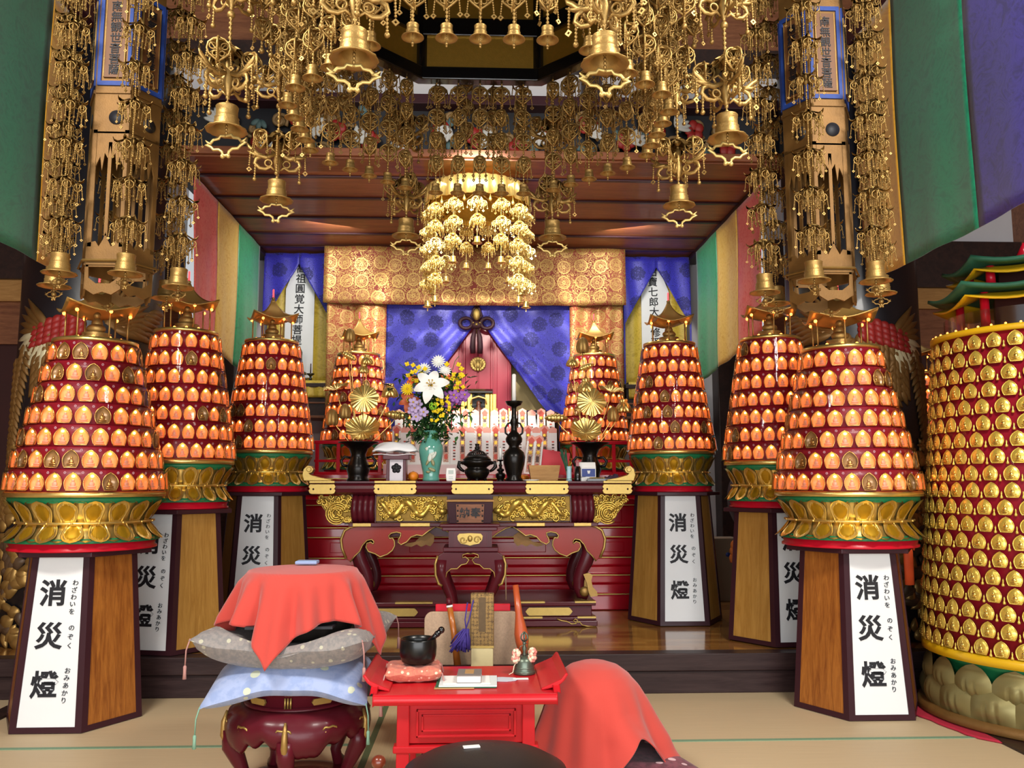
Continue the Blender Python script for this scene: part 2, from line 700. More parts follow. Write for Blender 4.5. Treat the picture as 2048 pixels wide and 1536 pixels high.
MT['gold_leaf2'] = plain('carved_gilding', '#e0bd5a', 0.34, 0.75, var=0.15, vscale=30, bump=0.15, bscale=140)
MT['screen_gold'] = plain('screen_gold', '#8f7c4c', 0.5, 0.3, var=0.12, vscale=4)
MT['shrine_red'] = plain('shrine_maroon', '#8c1a30', 0.28, 0.0, 0.2, var=0.08, vscale=5)
MT['figure_brown'] = plain('figure_brown', '#5a2f1e', 0.5, 0, var=0.2, vscale=30)
MT['pink_print'] = plain('pink_print', '#eea594', 0.6, 0, var=0.08, vscale=60)
MT['red_print'] = plain('red_print', '#d65a48', 0.6, 0, var=0.1)
MT['ink_print'] = plain('ink_print', '#5a4038', 0.6, 0, var=0.3, vscale=80)
MT['pink_red2'] = plain('red_sheet', '#e8404c', 0.55, 0, var=0.04)


def _print_ground():
    k = NT('print_ground')
    v = k.coord((170, 1, 120))
    f = k.noise(v, 1.0, 2, 0.7)
    k.set(k.ramp(f, [(0.42, C('#f0dcc8')), (0.50, C('#c98a72')), (0.60, C('#8a5a48'))]), 0.6)
    return k.m


MT['print_ground'] = _print_ground()


def _cushion(name, base, spot, line, scale):
    k = NT(name)
    v = k.coord((scale, scale, scale))
    vo = k.n('ShaderNodeTexVoronoi'); vo.inputs['Scale'].default_value = 1.0; vo.inputs['Randomness'].default_value = 0.8
    k.l(v, vo.inputs['Vector'])
    f = k.math('LESS_THAN', vo.outputs['Distance'], 0.22)
    n = k.noise(v, 2.2, 3, 0.6)
    c = k.mix(k.ramp(n, [(0.42, (0, 0, 0)), (0.58, (1, 1, 1))]), C(base), C(line))
    k.set(k.mix(f, c, C(spot)), 0.8, 0, sheen=0.15)
    k.bump(n, 0.3, 0.006)
    return k.m


MT['cushion_blue'] = _cushion('pale_blue_flowers', '#8b9cc4', '#c3c9b0', '#9aa8cc', 9)
MT['cushion_grey'] = _cushion('grey_brown_pattern', '#8f8782', '#b4b09a', '#7e7a78', 22)
MT['cushion_coral'] = _cushion('coral_brocade', '#d07a60', '#f0c4a8', '#c96a58', 34)
MT['cushion_maroon'] = _cushion('maroon_flowers', '#5a1c2a', '#d8b8bc', '#7a3444', 11)
MT['cushion_blue_plain'] = plain('pale_blue_cloth', '#8fa3c8', 0.8, 0, var=0.06)
MT['tassel_pink'] = plain('tassel_pink', '#b08078', 0.8, 0, var=0.1)
MT['tassel_green'] = plain('tassel_green', '#7fa890', 0.8, 0, var=0.1)
MT['tassel_orange'] = plain('tassel_orange', '#e2521e', 0.7, 0, var=0.08)
MT['orange_cloth'] = plain('orange_cloth', '#e07a30', 0.7, 0, var=0.15)
MT['drum_dark'] = plain('drum_dark', '#26221f', 0.35, 0, 0.1, var=0.25, vscale=6)
MT['drum_skin'] = plain('drum_skin', '#7c3a26', 0.5, 0, var=0.15)
MT['gong_black'] = plain('gong_black', '#141413', 0.3, 0.3, 0.1, var=0.3, vscale=15)
MT['stool_black'] = plain('stool_black', '#151517', 0.45, 0, var=0.15, bump=0.1, bscale=200)
MT['plum_white'] = plain('lilac_white', '#d8d0d6', 0.4, 0, var=0.04)
MT['wrap_white'] = plain('wrapping_paper', '#f2f3f4', 0.4, 0, var=0.02)
MT['plum_cloth'] = plain('plum_cloth', '#3d2a40', 0.8, 0, var=0.1)
MT['orange_peel'] = plain('orange_peel', '#f08a1c', 0.45, 0, var=0.06, bump=0.2, bscale=300)
MT['leaf_green'] = plain('leaf_green', '#3e6b34', 0.5, 0, var=0.25)
MT['leaf_dark'] = plain('leaf_dark', '#1f4028', 0.5, 0, var=0.25)
MT['celadon'] = plain('celadon', '#5fa393', 0.15, 0, 0.5, var=0.12, vscale=14)
MT['crane_white'] = plain('crane_white', '#c8cfc0', 0.3, 0, var=0.1)
MT['crane_brown'] = plain('crane_brown', '#8f8a5c', 0.3, 0, var=0.2)
for _n, _c in (('petal_white', '#f6f6f0'), ('petal_yellow', '#f2d41c'), ('petal_purple', '#9a5cae'), ('petal_lilac', '#b8a2cc'), ('petal_rust', '#b3542c'), ('petal_orange', '#f0702a'), ('petal_lime', '#86c02c'), ('pollen', '#c9a52a')):
    MT[_n] = plain(_n, _c, 0.55, 0, var=0.07)
MT['display_grey'] = plain('display_grey', '#b9c4bc', 0.4, 0)
MT['wax'] = plain('wax', '#f6f4ee', 0.4, 0, var=0.02)
MT['pale_blue'] = plain('pale_blue_glaze', '#a8d2dc', 0.3, 0, 0.2, var=0.04)
MT['incense_green'] = plain('incense_green', '#2c5f44', 0.7, 0, var=0.2)
MT['pink_dull'] = plain('dull_pink', '#b06a6e', 0.5, 0)
MT['label_blue'] = plain('label_blue', '#28408c', 0.5, 0)
MT['beige_board'] = plain('beige_speckled', '#b3967a', 0.75, 0, var=0.25, vscale=120)
MT['felt_grey'] = plain('felt_grey', '#7b6a66', 0.9, 0)
MT['folder_white'] = plain('folder_white', '#dfe6e4', 0.5, 0, var=0.03)
MT['kraft'] = plain('kraft_paper', '#b58a58', 0.7, 0, var=0.08)
MT['paper_grey'] = plain('grey_paper', '#c9ccd6', 0.6, 0, var=0.04)
MT['book_grey'] = plain('book_grey', '#7c736e', 0.6, 0, var=0.08)
MT['bronze_green'] = plain('green_bronze', '#5f6a5c', 0.35, 0.6, var=0.25, vscale=40)
MT['pom_pink'] = plain('pompon_pink', '#d98a7c', 0.9, 0)
MT['pom_cream'] = plain('pompon_cream', '#e6d8b8', 0.9, 0)
MT['amber_bamboo'] = plain('amber_bamboo', '#a85f22', 0.3, 0, 0.3, var=0.2, vscale=20)
MT['purple_thread'] = plain('purple_thread', '#3b2a7c', 0.7, 0, var=0.15)
MT['clapper_orange'] = plain('orange_wood', '#b5512a', 0.35, 0, 0.3, var=0.15)
MT['clapper_brown'] = plain('brown_turned_wood', '#6f2c18', 0.3, 0, 0.3, var=0.15)
MT['cream_pages'] = plain('cream_pages', '#d3c492', 0.6, 0, var=0.06, vscale=50)
MT['case_brocade'] = brocade('case_brocade', '#33241a', '#a8854a', 'xz', 0.02, 0.6)
MT['case_strip'] = plain('case_strip', '#5f4a2c', 0.6, 0.2, var=0.2, vscale=60)
MT['cardboard'] = plain('cardboard', '#8f7a62', 0.8, 0, var=0.06)
MT['gold_shade'] = plain('gold_recess_shade', '#8a6a26', 0.5, 0.6, var=0.3, vscale=40)  # backing of the carvings, crevice shade put into its colour
MT['gold_leaf3'] = plain('relief_gilding', '#a8854a', 0.42, 0.65, var=0.35, vscale=12)
MT['relief_brown'] = plain('relief_brown', '#5c4632', 0.5, 0.2, var=0.4, vscale=10)
for _n in ('maroon', 'maroon_dark', 'red', 'red_orange', 'red_table', 'shrine_red', 'step_wood', 'tier_red'):
    MT[_n].node_tree.nodes['Principled BSDF'].inputs['Specular IOR Level'].default_value = 0.22
    MT[_n].node_tree.nodes['Principled BSDF'].inputs['Coat Weight'].default_value = 0.06
# ================================================================== the hall
m = M()
m.box(-6, 6, -4, 6.0, -0.1, 0)
struct('floor', m, 'tatami')
m = M(); m.box(-0.575, 0.555, 1.5, 5.96, 0.0, 0.004)
struct('trim_1', m, 'tatami_y')
for i, (x0, x1, y0, y1) in enumerate(((-2.93, -0.6, 4.90, 4.935), (0.58, 2.93, 4.90, 4.935), (-2.93, -0.6, 3.0, 3.035), (0.58, 2.93, 3.0, 3.035))):
    m = M(); m.box(x0, x1, y0, y1, 0.0, 0.003); struct('trim_%d' % (i + 2), m, 'heri')
for i, x in enumerate((-0.61, 0.555)):
    m = M(); m.box(x, x + 0.035, 1.5, 5.96, 0.0, 0.006); struct('trim_%d' % (i + 6), m, 'heri_dark')
for i, x in enumerate((-3.05, 2.93)):
    m = M(); m.box(x, x + 0.12, -2, 5.97, 0.0, 0.014); struct('trim_%d' % (i + 8), m, 'dark_wood')
# raised wooden floor of the altar
m = M(); m.box(-6, 6, 6.02, 10.6, -0.1, 0.266)
struct('floor_altar', m, 'parquet')
m = M()
m.box(-6, 6, 5.99, 6.6, 0.0, 0.15)
m.box(-6, 6, 5.965, 6.10, 0.155, 0.272)
struct('baseboard_front', m, 'step_wood', bevel=0.006)
# back wall, posts and side walls of the altar room
m = M(); m.box(-3.0, 3.0, 10.4, 10.5, 0.2, 4.3); struct('wall_back', m, 'plaster')
for i, x in enumerate((-3.19, 2.93)):
    m = M(); m.box(x, x + 0.26, 10.12, 10.39, 0.266, 4.3); struct('trim_%d' % (i + 10), m, 'dark_wood', bevel=0.008)
for sgn, nm in ((-1, 'wall_left'), (1, 'wall_right')):
    m = M(); m.box(sgn * 6.05 - .05, sgn * 6.05 + .05, -2, 10.5, 0, 6); struct(nm, m, 'brown_wood')
    # rear wall of the side bay: lintels, boards and plaster above a dark beam
    xa, xb = sorted((sgn * 3.2, sgn * 6.0))
    m = M(); m.box(xa, xb, 9.0, 9.1, 0.266, 2.9); struct(nm + '_bay', m, 'bay_dark')
    m = M(); m.box(xa, xb, 8.95, 9.1, 2.9, 3.35); struct(nm + '_boards', m, 'brown_wood')
    m = M(); m.box(xa, xb, 8.9, 9.1, 3.35, 3.58); struct(nm + '_lintel', m, 'box_wood')
    m = M(); m.box(xa, xb, 8.85, 9.1, 3.58, 4.1); struct(nm + '_beam', m, 'dark_wood')
    m = M(); m.box(xa, xb, 8.98, 9.1, 4.1, 5.6); struct(nm + '_plaster', m, 'plaster')
# soffit of the altar room: boards with battens
m = M(); m.box(-2.75, 2.75, 7.12, 10.4, 4.262, 4.34); struct('ceiling_altar', m, 'soffit')
for i, y in enumerate((7.52, 8.12, 8.74, 9.32, 9.86)):
    m = M(); m.box(-2.62, 2.62, y, y + 0.05, 4.242, 4.262); struct('trim_%d' % (20 + i), m, 'maroon_dark', bevel=0.006)
for i, x in enumerate((-2.75, 2.61)):
    m = M(); m.box(x, x + 0.14, 7.3, 10.35, 4.20, 4.262); struct('trim_%d' % (30 + i), m, 'dark_wood', bevel=0.006)
# transom: dark ground, beams and plaster strips above the soffit
m = M(); m.box(-3.3, 3.3, 7.26, 7.34, 4.34, 4.77); struct('wall_transom', m, 'pillar_black')
m = M(); m.box(-3.3, 3.3, 7.10, 7.34, 4.77, 4.86); struct('trim_32', m, 'maroon_dark', bevel=0.006)
m = M(); m.box(-3.3, 3.3, 7.08, 7.119, 4.275, 4.345); struct('trim_33', m, 'soffit', bevel=0.006)
m = M(); m.box(-3.6, 3.6, 7.22, 7.34, 4.86, 5.12); struct('wall_transom_plaster', m, 'plaster')
for i, x in enumerate((-2.1, -1.05, -0.10, 1.0, 2.1)):
    m = M(); m.box(x - .09, x + .09, 7.12, 7.26, 4.86, 5.12); struct('trim_%d' % (34 + i), m, 'dark_wood')
m = M(); m.box(-3.6, 3.6, 7.05, 7.34, 5.12, 5.3); struct('trim_39', m, 'dark_wood')
m = M(); m.box(-6, 6, 7.18, 7.34, 5.3, 6.2); struct('wall_upper', m, 'brown_wood')
# hall ceiling and the beams the coloured cloths hang from
m = M(); m.box(-6.1, 6.1, -2.0, 7.3, 6.0, 6.1); struct('ceiling', m, 'dark_wood')
for sgn in (-1, 1):
    m = M(); m.box(sgn * 3.12 - .12, sgn * 3.12 + .12, 1.0, 7.1, 5.0, 5.28); struct('trim_%d' % (41 + sgn), m, 'maroon_dark', bevel=0.01)
    m = M(); m.box(sgn * 3.05 - .2, sgn * 3.05 + .2, 6.65, 7.05, 4.6, 5.0); struct('trim_%d' % (51 + sgn), m, 'dark_wood', bevel=0.01)

# carved and painted transom panels: cranes, flowers and clouds in front of the dark ground
r_ = random.Random(3)
for q in range(3):
    x0, x1 = -2.42 + q * 1.62, -2.42 + q * 1.62 + 1.58
    t = thing('carved_transom', ['painted openwork carving above the altar ceiling, left bay', 'painted openwork carving above the altar ceiling, middle bay',
                                 'painted openwork carving above the altar ceiling, right bay'][q], 'carving', (0, 0, 0), 0, 'painted carvings above the altar')
    m = M()
    for k in range(13):                                   # scrolling clouds
        cx, cz = r_.uniform(x0 + .1, x1 - .1), r_.uniform(4.36, 4.70)
        rr = r_.uniform(.06, .10)
        m.tube(spiral((cx, 7.20, cz), rr, .015, r_.uniform(0, 6), 1.3, 16), .018, 5)
        m.sph((cx, 7.215, cz), (rr * .8, .02, rr * .6), 8, 6)
    part('cloud_scrolls', m, 'carve_tan', t)
    m = M()
    for k in range(5):                                    # red blossoms
        cx, cz = x0 + (k + .5) * (x1 - x0) / 5 + r_.uniform(-.06, .06), r_.uniform(4.40, 4.64)
        for j in range(5):
            a = j * 2 * PI / 5 + k
            m.sph((cx + .05 * math.cos(a), 7.17, cz + .055 * math.sin(a)), (.045, .02, .05), 8, 5)
    part('red_blossoms', m, 'carve_red', t)
    for k in range(4):                                    # white crane wings: fans of feathers
        m = M()
        cx, cz = x0 + (k + .35) * (x1 - x0) / 4, r_.uniform(4.42, 4.62)
        a0 = r_.uniform(0, 6)
        for j in range(6):
            a = a0 + j * .32
            T = tr(cx, 7.15, cz) @ Matrix.Rotation(a, 4, 'Y')
            m.sph((.075, 0, 0), (.075, .012, .022), 8, 5, 0, T)
        part('white_wing', m, 'carve_white', t)
    m = M()
    for k in range(6):
        cx, cz = r_.uniform(x0 + .05, x1 - .05), r_.uniform(4.34, 4.72)
        for j in range(3):
            T = tr(cx, 7.18, cz) @ Matrix.Rotation(j * .8 + k, 4, 'Y')
            m.sph((.05, 0, 0), (.05, .015, .026), 7, 5, 0, T)
    part('blue_leaves', m, 'carve_blue', t)


# ------------------------------------------------------------------ black pillars with gilded phoenix reliefs
def leaf_poly(L, W, n=7, tip=0.75):
    """pointed leaf outline from the origin along +x"""
    up = [(L * i / n, W * math.sin(PI * (i / n) ** tip) * (1 - .15 * (i / n))) for i in range(n + 1)]
    return up + [(x, -z) for x, z in reversed(up[1:-1])]


def pillar(sgn, label):
    cx, cy, R = sgn * 3.14, 6.88, 0.52
    z0 = 0.272
    TH0 = math.atan2(-cy, -cx)
    t = thing('round_pillar', label, 'pillar', (cx, cy, z0), 0, 'gilded black pillars')
    m = M(); m.lathe([(R, 0), (R, 5.0 - z0)], 48); m.lathe([(R + .04, 0), (R + .04, 1.05), (R + .012, 1.25), (R, 1.26)], 48)
    part('shaft', m, 'pillar_black', t)

    def wrap(poly, u, z, ang, thick=.014, ridge=True):
        """a leaf outline laid on the pillar: u metres of arc from the camera-facing line"""
        ca, sa = math.cos(ang), math.sin(ang)
        vs, n = [], len(poly)
        ctr_u = sum(p[0] for p in poly) / n
        ctr = (ctr_u * ca, ctr_u * sa)

        def pos(pu, pz, h):
            th = TH0 + (u + pu) * sgn / R
            zz = z + pz - z0
            hh = h + (.042 if zz < 1.1 else .012 if zz < 1.26 else 0)
            return ((R + hh) * math.cos(th), (R + hh) * math.sin(th), zz)
        for p in poly:
            vs.append(pos(p[0] * ca - p[1] * sa, p[0] * sa + p[1] * ca, .002))
        for p in poly:
            vs.append(pos((p[0] * ca - p[1] * sa) * .94 + ctr[0] * .06, (p[0] * sa + p[1] * ca) * .94 + ctr[1] * .06, thick))
        vs.append(pos(ctr[0], ctr[1], thick * 1.9))
        fs = [(i, (i + 1) % n, n + (i + 1) % n, n + i) for i in range(n)] + [(n + i, n + (i + 1) % n, 2 * n) for i in range(n)]
        if sgn < 0:
            fs = [tuple(reversed(f)) for f in fs]
        return vs, fs
    body, tail, red, white = M(), M(), M(), M()
    # u grows away from the altar axis (outer side of the pillar)
    for k in range(13):                                    # breast and neck feathers
        for j in range(6):
            body.add(*wrap(leaf_poly(.16, .034), -.02 + j * .075 + .03 * (k % 2), 2.62 - k * .036, -1.75 + j * .12))
    for k in range(12):                                    # raised inner wing, sweeping over the black ground
        a = .1 + k * .15
        body.add(*wrap(leaf_poly(.50 - .016 * k, .042), -.08, 2.66, PI - a + .35))
    for k in range(7):
        body.add(*wrap(leaf_poly(.3, .035), -.14 - .05 * k, 2.62 + .03 * k, PI + .2 - .05 * k))
    for k in range(12):                                    # outer wing, pale edged
        a = 1.35 - k * .2
        (white if k > 4 else body).add(*wrap(leaf_poly(.36, .042), .30, 2.58, a - .5))
    for k in range(7):
        for j in range(4):
            red.add(*wrap(leaf_poly(.11, .034), .06 + .055 * k, 2.77 - .022 * k - .045 * j, -1.2 + .12 * k, .012 + .003 * j))
    for br, (u0, zz, du, n, L) in enumerate(((.52, 2.50, .16, 26, .14), (.34, 2.42, -.10, 22, .13), (.66, 2.40, .05, 24, .12), (-.35, 2.40, -.22, 20, .12))):
        for k in range(n):                                 # long tail plumes of paired leaflets
            u = u0 + du * math.sin(k / n * 2.4)
            z = zz - k * .050
            for s2 in (-1, 1):
                tail.add(*wrap(leaf_poly(L, .028, 5), u, z, -PI / 2 + s2 * .75))
    rr = random.Random(11 + int(sgn))
    low, low2 = M(), M()
    for k in range(240):                                   # peony leaves and rocks lower down
        u, z = rr.uniform(-.2, .9), rr.uniform(.34, 1.7)
        (low if k % 3 else low2).add(*wrap(leaf_poly(rr.uniform(.10, .2), rr.uniform(.03, .07), 6), u, z, rr.uniform(0, 6.3)))
    for k in range(7):                                     # small star flowers by the plumes
        c = (rr.uniform(.4, .85), rr.uniform(1.6, 1.95))
        for j in range(6):
            low.add(*wrap(leaf_poly(.06, .018, 5), c[0], c[1], j * PI / 3))
    part('phoenix_body', body, 'gold_dull', t)
    part('tail_plumes', tail, 'gold_dull', t)
    part('breast_feathers', red, 'carve_red', t, label='red breast feathers')
    part('wing_feathers', white, 'carve_white_gold', t, label='pale wing feathers')
    part('peony_relief', low, 'gold_leaf3', t)
    part('rock_relief', low2, 'relief_brown', t)




# ------------------------------------------------------------------ hanging cloths
def cloth_sheet(fn, nu, nv, T=None):
    m = M(); m.grid(fn, nu, nv); return m


def side_cloth(name, label, cat, X, ys, z_top, z_bots, mats, wav=.035, seed=0, group=None, pull=0.0):
    """cloth of vertical stripes hanging in the plane X, stripe borders at ys"""
    rr = random.Random(seed)
    ph = [rr.uniform(0, 6.28) for _ in range(4)]
    t = thing(name, label, cat, (X, (ys[0] + ys[-1]) / 2, z_top), 0, group)
    yc = (ys[0] + ys[-1]) / 2
    for i in range(len(ys) - 1):
        def fn(u, v, i=i):
            y = lerp(ys[i], ys[i + 1], u)
            g = (y - ys[0]) / (ys[-1] - ys[0])
            zb = lerp(z_bots[0], z_bots[1], g) - .015 * math.sin(PI * g)
            z = lerp(z_top, zb, v)
            amp = wav * (.2 + .8 * v)
            x = X + amp * (math.sin(y * 7.5 + ph[0] + v * 1.2) + .5 * math.sin(y * 15 + ph[1] - v * 2)) + .008 * math.sin(v * 5 + ph[2])
            yy = y + pull * v * v * (yc - y)
            return (x - X, yy - yc, z - z_top)
        m = M(); m.grid(fn, 14, 22)
        part('stripe', m, mats[i], t, solid=.006)
    return t


side_cloth('striped_curtain', 'red, yellow and green silk curtain hanging on the left side of the altar room', 'curtain', -2.56,
           [7.42, 8.12, 8.85, 9.72], 4.20, (2.84, 2.60), ['s_red', 's_yellow', 's_green'], .014, 1, 'striped curtains of the altar room', .06)
side_cloth('striped_curtain', 'green, yellow and red silk curtain hanging on the right side of the altar room', 'curtain', 2.60,
           [7.46, 8.16, 8.9, 9.76], 4.20, (2.84, 2.62), ['s_red', 's_yellow', 's_green'], .014, 2, 'striped curtains of the altar room', .06)
XR = 3.0
yR = [PX(1955, 450, XR).y, PX(1808, 525, XR).y, 6.28]
wR = yR[1] - yR[0]
side_cloth('striped_banner', 'large yellow, green and purple silk banner hanging by the right pillar', 'banner', XR,
           [yR[0] - 1.25 * wR, yR[0], yR[1], yR[2]], 5.0, (PX(1955, 450, XR).z, PX(1800, 530, XR).z), ['b_purple', 'b_green', 'b_yellow'], .010, 3, 'large striped banners')
XL = -3.12
yL = [PX(72, 500, XL).y, 6.2]
side_cloth('striped_banner', 'large green and yellow silk banner hanging by the left pillar', 'banner', XL,
           [yL[0] - 1.3, yL[0], yL[1]], 5.0, (PX(0, 470, XL).z, PX(70, 522, XL).z), ['b_green', 'b_yellow'], .010, 4, 'large striped banners')

pillar(-1, 'round black pillar with a gilded phoenix, behind the left lantern towers')
pillar(1, 'round black pillar with a gilded phoenix, behind the right lantern towers')


# drapes across the back of the altar, built in the plane Y from an outline of columns
def front_drape(name, bm_fn, Y, nu, nv, mat, amp, freq, seed):
    rr = random.Random(seed)
    ph = rr.uniform(0, 6)

    def fn(u, v):
        x, z = bm_fn(u, v)
        return (x, Y + amp * math.sin(x * freq + ph + z * .8) + amp * .5 * math.sin(x * freq * 2.3 - z * 2), z)
    m = M(); m.grid(fn, nu, nv); return m


def XZ(px, py, Y):
    p = P(px, py, Y); return (p.x, p.z)


YV = 9.78
a, b = XZ(650, 493, YV), XZ(1252, 500, YV)
zv0, zv1 = 4.235, 3.55
single('valance', front_drape('valance', lambda u, v: (lerp(-1.83, 1.75, u), lerp(zv0, zv1 - .02 * math.sin(u * PI), v)), YV, 60, 12, 'valance', .012, 9, 1), 'valance',
       'wide gold and red brocade valance with round medallions across the altar', 'valance', solid=.006)
for sgn, (xa, xb), lb in ((-1, (-1.79, -1.10), 'red and gold brocade hanging left of the blue curtain, behind the golden lotus'),
                          (1, (1.08, 1.72), 'red and gold brocade hanging right of the blue curtain, behind the golden lotus')):
    single('brocade_hanging', front_drape('h', lambda u, v: (lerp(xa, xb, u), lerp(3.62, 1.75, v)), 9.86, 24, 20, 'side_brocade', .03, 14, 5 + sgn), 'side_brocade', lb, 'curtain', 'brocade hangings beside the blue curtain', solid=.006)

# blue curtain parted below the knot: two swags whose inner edge runs down and outward
YB = 9.93


def swag(sgn):
    top_in, top_out = 0.0, sgn * 1.12
    edge = [(3.62, .0), (3.38, .02), (3.05, .25), (2.73, .49), (2.4, .72), (2.2, .88), (2.0, 1.0), (1.8, 1.08)]

    def fn(u, v):
        z = lerp(3.62, 1.8, v)
        for (za, xa), (zb, xb) in zip(edge, edge[1:]):
            if zb <= z <= za + 1e-9:
                xin = lerp(xa, xb, (za - z) / (za - zb)); break
        x = lerp(xin * sgn, top_out, u)
        fold = .018 * math.sin((x * sgn - xin) * 26 + z * 5) * (.4 + v) * (1 - u * .6)
        return (x, YB + fold, z)
    m = M(); m.grid(fn, 26, 34); return m


t = thing('blue_curtain', 'blue damask curtain parted in a triangle before the red shrine', 'curtain', (0, YB, 3.62))
for sgn in (-1, 1):
    m = swag(sgn)
    m.v = [(x, y - YB, z - 3.62) for x, y, z in m.v]
    part('swag', m, 'blue_damask', t, solid=.006)
# knotted dark cord holding the parting
t2 = thing('curtain_cord', 'dark knotted cord with a gold bead where the blue curtain parts', 'cord', P(953, 650, 9.86))
m = M()
for s2 in (-1, 1):
    m.tube([(s2 * (.05 + .075 + .075 * math.cos(a)), 0, .02 + .062 * math.sin(a)) for a in [i * 2 * PI / 16 for i in range(16)]], .022, 8, 0, None, True)
    m.tube([(s2 * .02, 0, -.05), (s2 * .04, 0, -.15), (s2 * .045, 0, -.27), (s2 * .04, 0, -.34)], [.016, .03, .034, .03], 8)
    m.tube([(s2 * .01, 0, .05), (s2 * .06, 0, .11), (s2 * .035, 0, .19), (0, 0, .235)], .016, 8)
m.sph((0, 0, 0), (.07, .04, .05), 12, 8)
part('knot', m, 'cord_dark', t2)
m = M(); m.sph((0, -.012, .125), (.045, .03, .075), 12, 8); m.sph((0, -.04, .0), .018, 8, 6); m.sph((-.04, -.04, .02), .012, 8, 6); m.sph((.04, -.04, .02), .012, 8, 6)
part('bead', m, 'gold_pale', t2, label='pale gold bead')


# ------------------------------------------------------------------ side niches: blue curtains, yellow cloth, white name boards
def niche(sgn, chars, lab):
    Yc = 10.14
    xo, xi = sgn * 2.62, sgn * 1.78
    cxp = sgn * 2.2
    apex = (cxp, 4.10)
    t = thing('blue_side_curtain', 'blue damask curtain parted around the ' + lab + ' white name board', 'curtain', (cxp, Yc, 4.24), 0, 'blue side curtains')
    for s2 in (-1, 1):
        xend = xo if s2 * sgn > 0 else xi

        def fn(u, v):
            z = lerp(4.24, 2.55, v)
            d = max(0, apex[1] - z)
            xin = cxp + s2 * min(.58 * d, .22 + .26 * d, .40)
            x = lerp(xin, xend, u)
            return (x - cxp, .012 * math.sin(x * 24 + z * 3), z - 4.24)
        m = M(); m.grid(fn, 14, 26)
        part('drape', m, 'blue_damask', t, solid=.005)
    # yellow cloth draped behind the board and over the shelf edge
    t = thing('yellow_cloth', 'yellow cloth spread behind and below the ' + lab + ' white name board', 'cloth', (cxp, 10.3, 2.62), 0, 'yellow niche cloths')
    m = M(); m.grid(lambda u, v: (lerp(-.40, .40, u) * (1.0), .012 * math.sin(u * 30), lerp(1.3, 0, v)), 20, 8)
    part('backcloth', m, 'cloth_yellow', t, solid=.005)
    m = M(); m.grid(lambda u, v: (lerp(-.42, .42, u), -.42 + .015 * math.sin(u * 40) * v + (-.012 if v > .1 else 0), .02 - .20 * v), 40, 6)
    m.grid(lambda u, v: (lerp(-.42, .42, u), lerp(0, -.42, v), .02), 4, 4)
    part('shelf_cover', m, 'cloth_yellow', t, solid=.005)
    t = thing('shelf', 'dark wooden shelf under the ' + lab + ' white name board', 'shelf', (cxp, 10.1, 2.25), 0, 'dark niche shelves')
    m = M(); m.box(-.46, .46, -.24, .26, .31, .36); part('top', m, 'dark_wood', t, bevel=.006)
    m = M(); m.box(-.44, .44, -.2, .24, -.02, .31); part('cabinet', m, 'dark_wood', t)
    m = M(); m.box(-.46, .46, -.23, .24, -.05, -.02); m.box(-.44, .44, -.215, -.2, .12, .14); part('moulding', m, 'brown_wood', t, bevel=.004)
    # the board
    t = thing('name_board', 'white pointed name board lettered in black in the ' + lab + ' niche', 'sign', (cxp, 10.26, 2.72), 0, 'white name boards')
    m = M(); m.prism([(-.175, 0), (.175, 0), (.175, 1.1), (.10, 1.30), (0, 1.43), (-.10, 1.30), (-.175, 1.1)], -.008, .008)
    part('board', m, 'white', t)
    n = len(chars)
    for i, ch in enumerate(chars):
        m = M(); m.merge(text_mesh(ch, .125, .0012), tr(-.015 + (.012 * (i - n / 2)) * sgn * .4, -.012, 1.36 - i * .128))
        part('character', m, 'ink', t)
    # small memorial tablet, stand and candlestick in front
    t = thing('memorial_tablet', 'small black memorial tablet standing before the ' + lab + ' name board', 'tablet', (cxp + .03, 10.05, 2.64), 0, 'memorial tablets')
    m = M(); m.box(-.12, .12, -.05, .05, 0, .05); m.box(-.09, .09, -.04, .04, .05, .09); m.box(-.11, .11, -.045, .045, .09, .12); part('stand', m, 'black', t, bevel=.006)
    m = M(); m.prism([(-.055, .12), (.055, .12), (.06, .36), (.045, .40), (-.045, .40), (-.06, .36)], -.015, .015); part('tablet', m, 'black', t, bevel=.004)
    m = M(); m.box(-.02, .02, -.018, -.015, .17, .34); part('gold_inscription_strip', m, 'gold_dull', t)
    t = thing('candlestick', 'tiny black candlestick beside the tablet in the ' + lab + ' niche', 'candlestick', (cxp + .2 * (1 if sgn < 0 else -1), 10.02, 2.64), 0, 'niche candlesticks')
    m = M(); m.lathe([(.045, 0), (.04, .015), (.015, .03), (.012, .06), (.02, .075), (.045, .09), (.045, .1)], 14); part('stand', m, 'black', t)
    m = M(); m.lathe([(.008, .1), (.006, .22)], 8); part('incense_stick', m, 'maroon_dark', t)


niche(-1, '高祖圓覚大師菩提達磨', 'left')
niche(1, '招寶七郎大權修理', 'right')
MT['dot_white'] = plain('dot_white', '#d9a0a8', 0.5, 0, var=0.1)
MT['roof_gold'] = plain('roof_gold', '#c9a058', 0.35, 0.55, var=0.1)
MT['spire_red'] = emit('spire_red', '#ff4a50', 2.0)
MT['petal_olive'] = plain('olive_gold', '#8d8355', 0.42, 0.55, var=0.2, vscale=8)
MT['yellow_paint'] = plain('yellow_paint', '#dfae12', 0.4, 0, 0.2, var=0.06)
MT['roof_green'] = plain('roof_green', '#2f6a50', 0.55, 0, var=0.2)
MT['clear_milky'] = _clear('milky_acrylic', 0.5, 0.15, (0.86, 0.84, 0.86, 1))
MT['pink_red'] = plain('crimson_cloth', '#b5203a', 0.8, 0, var=0.1)

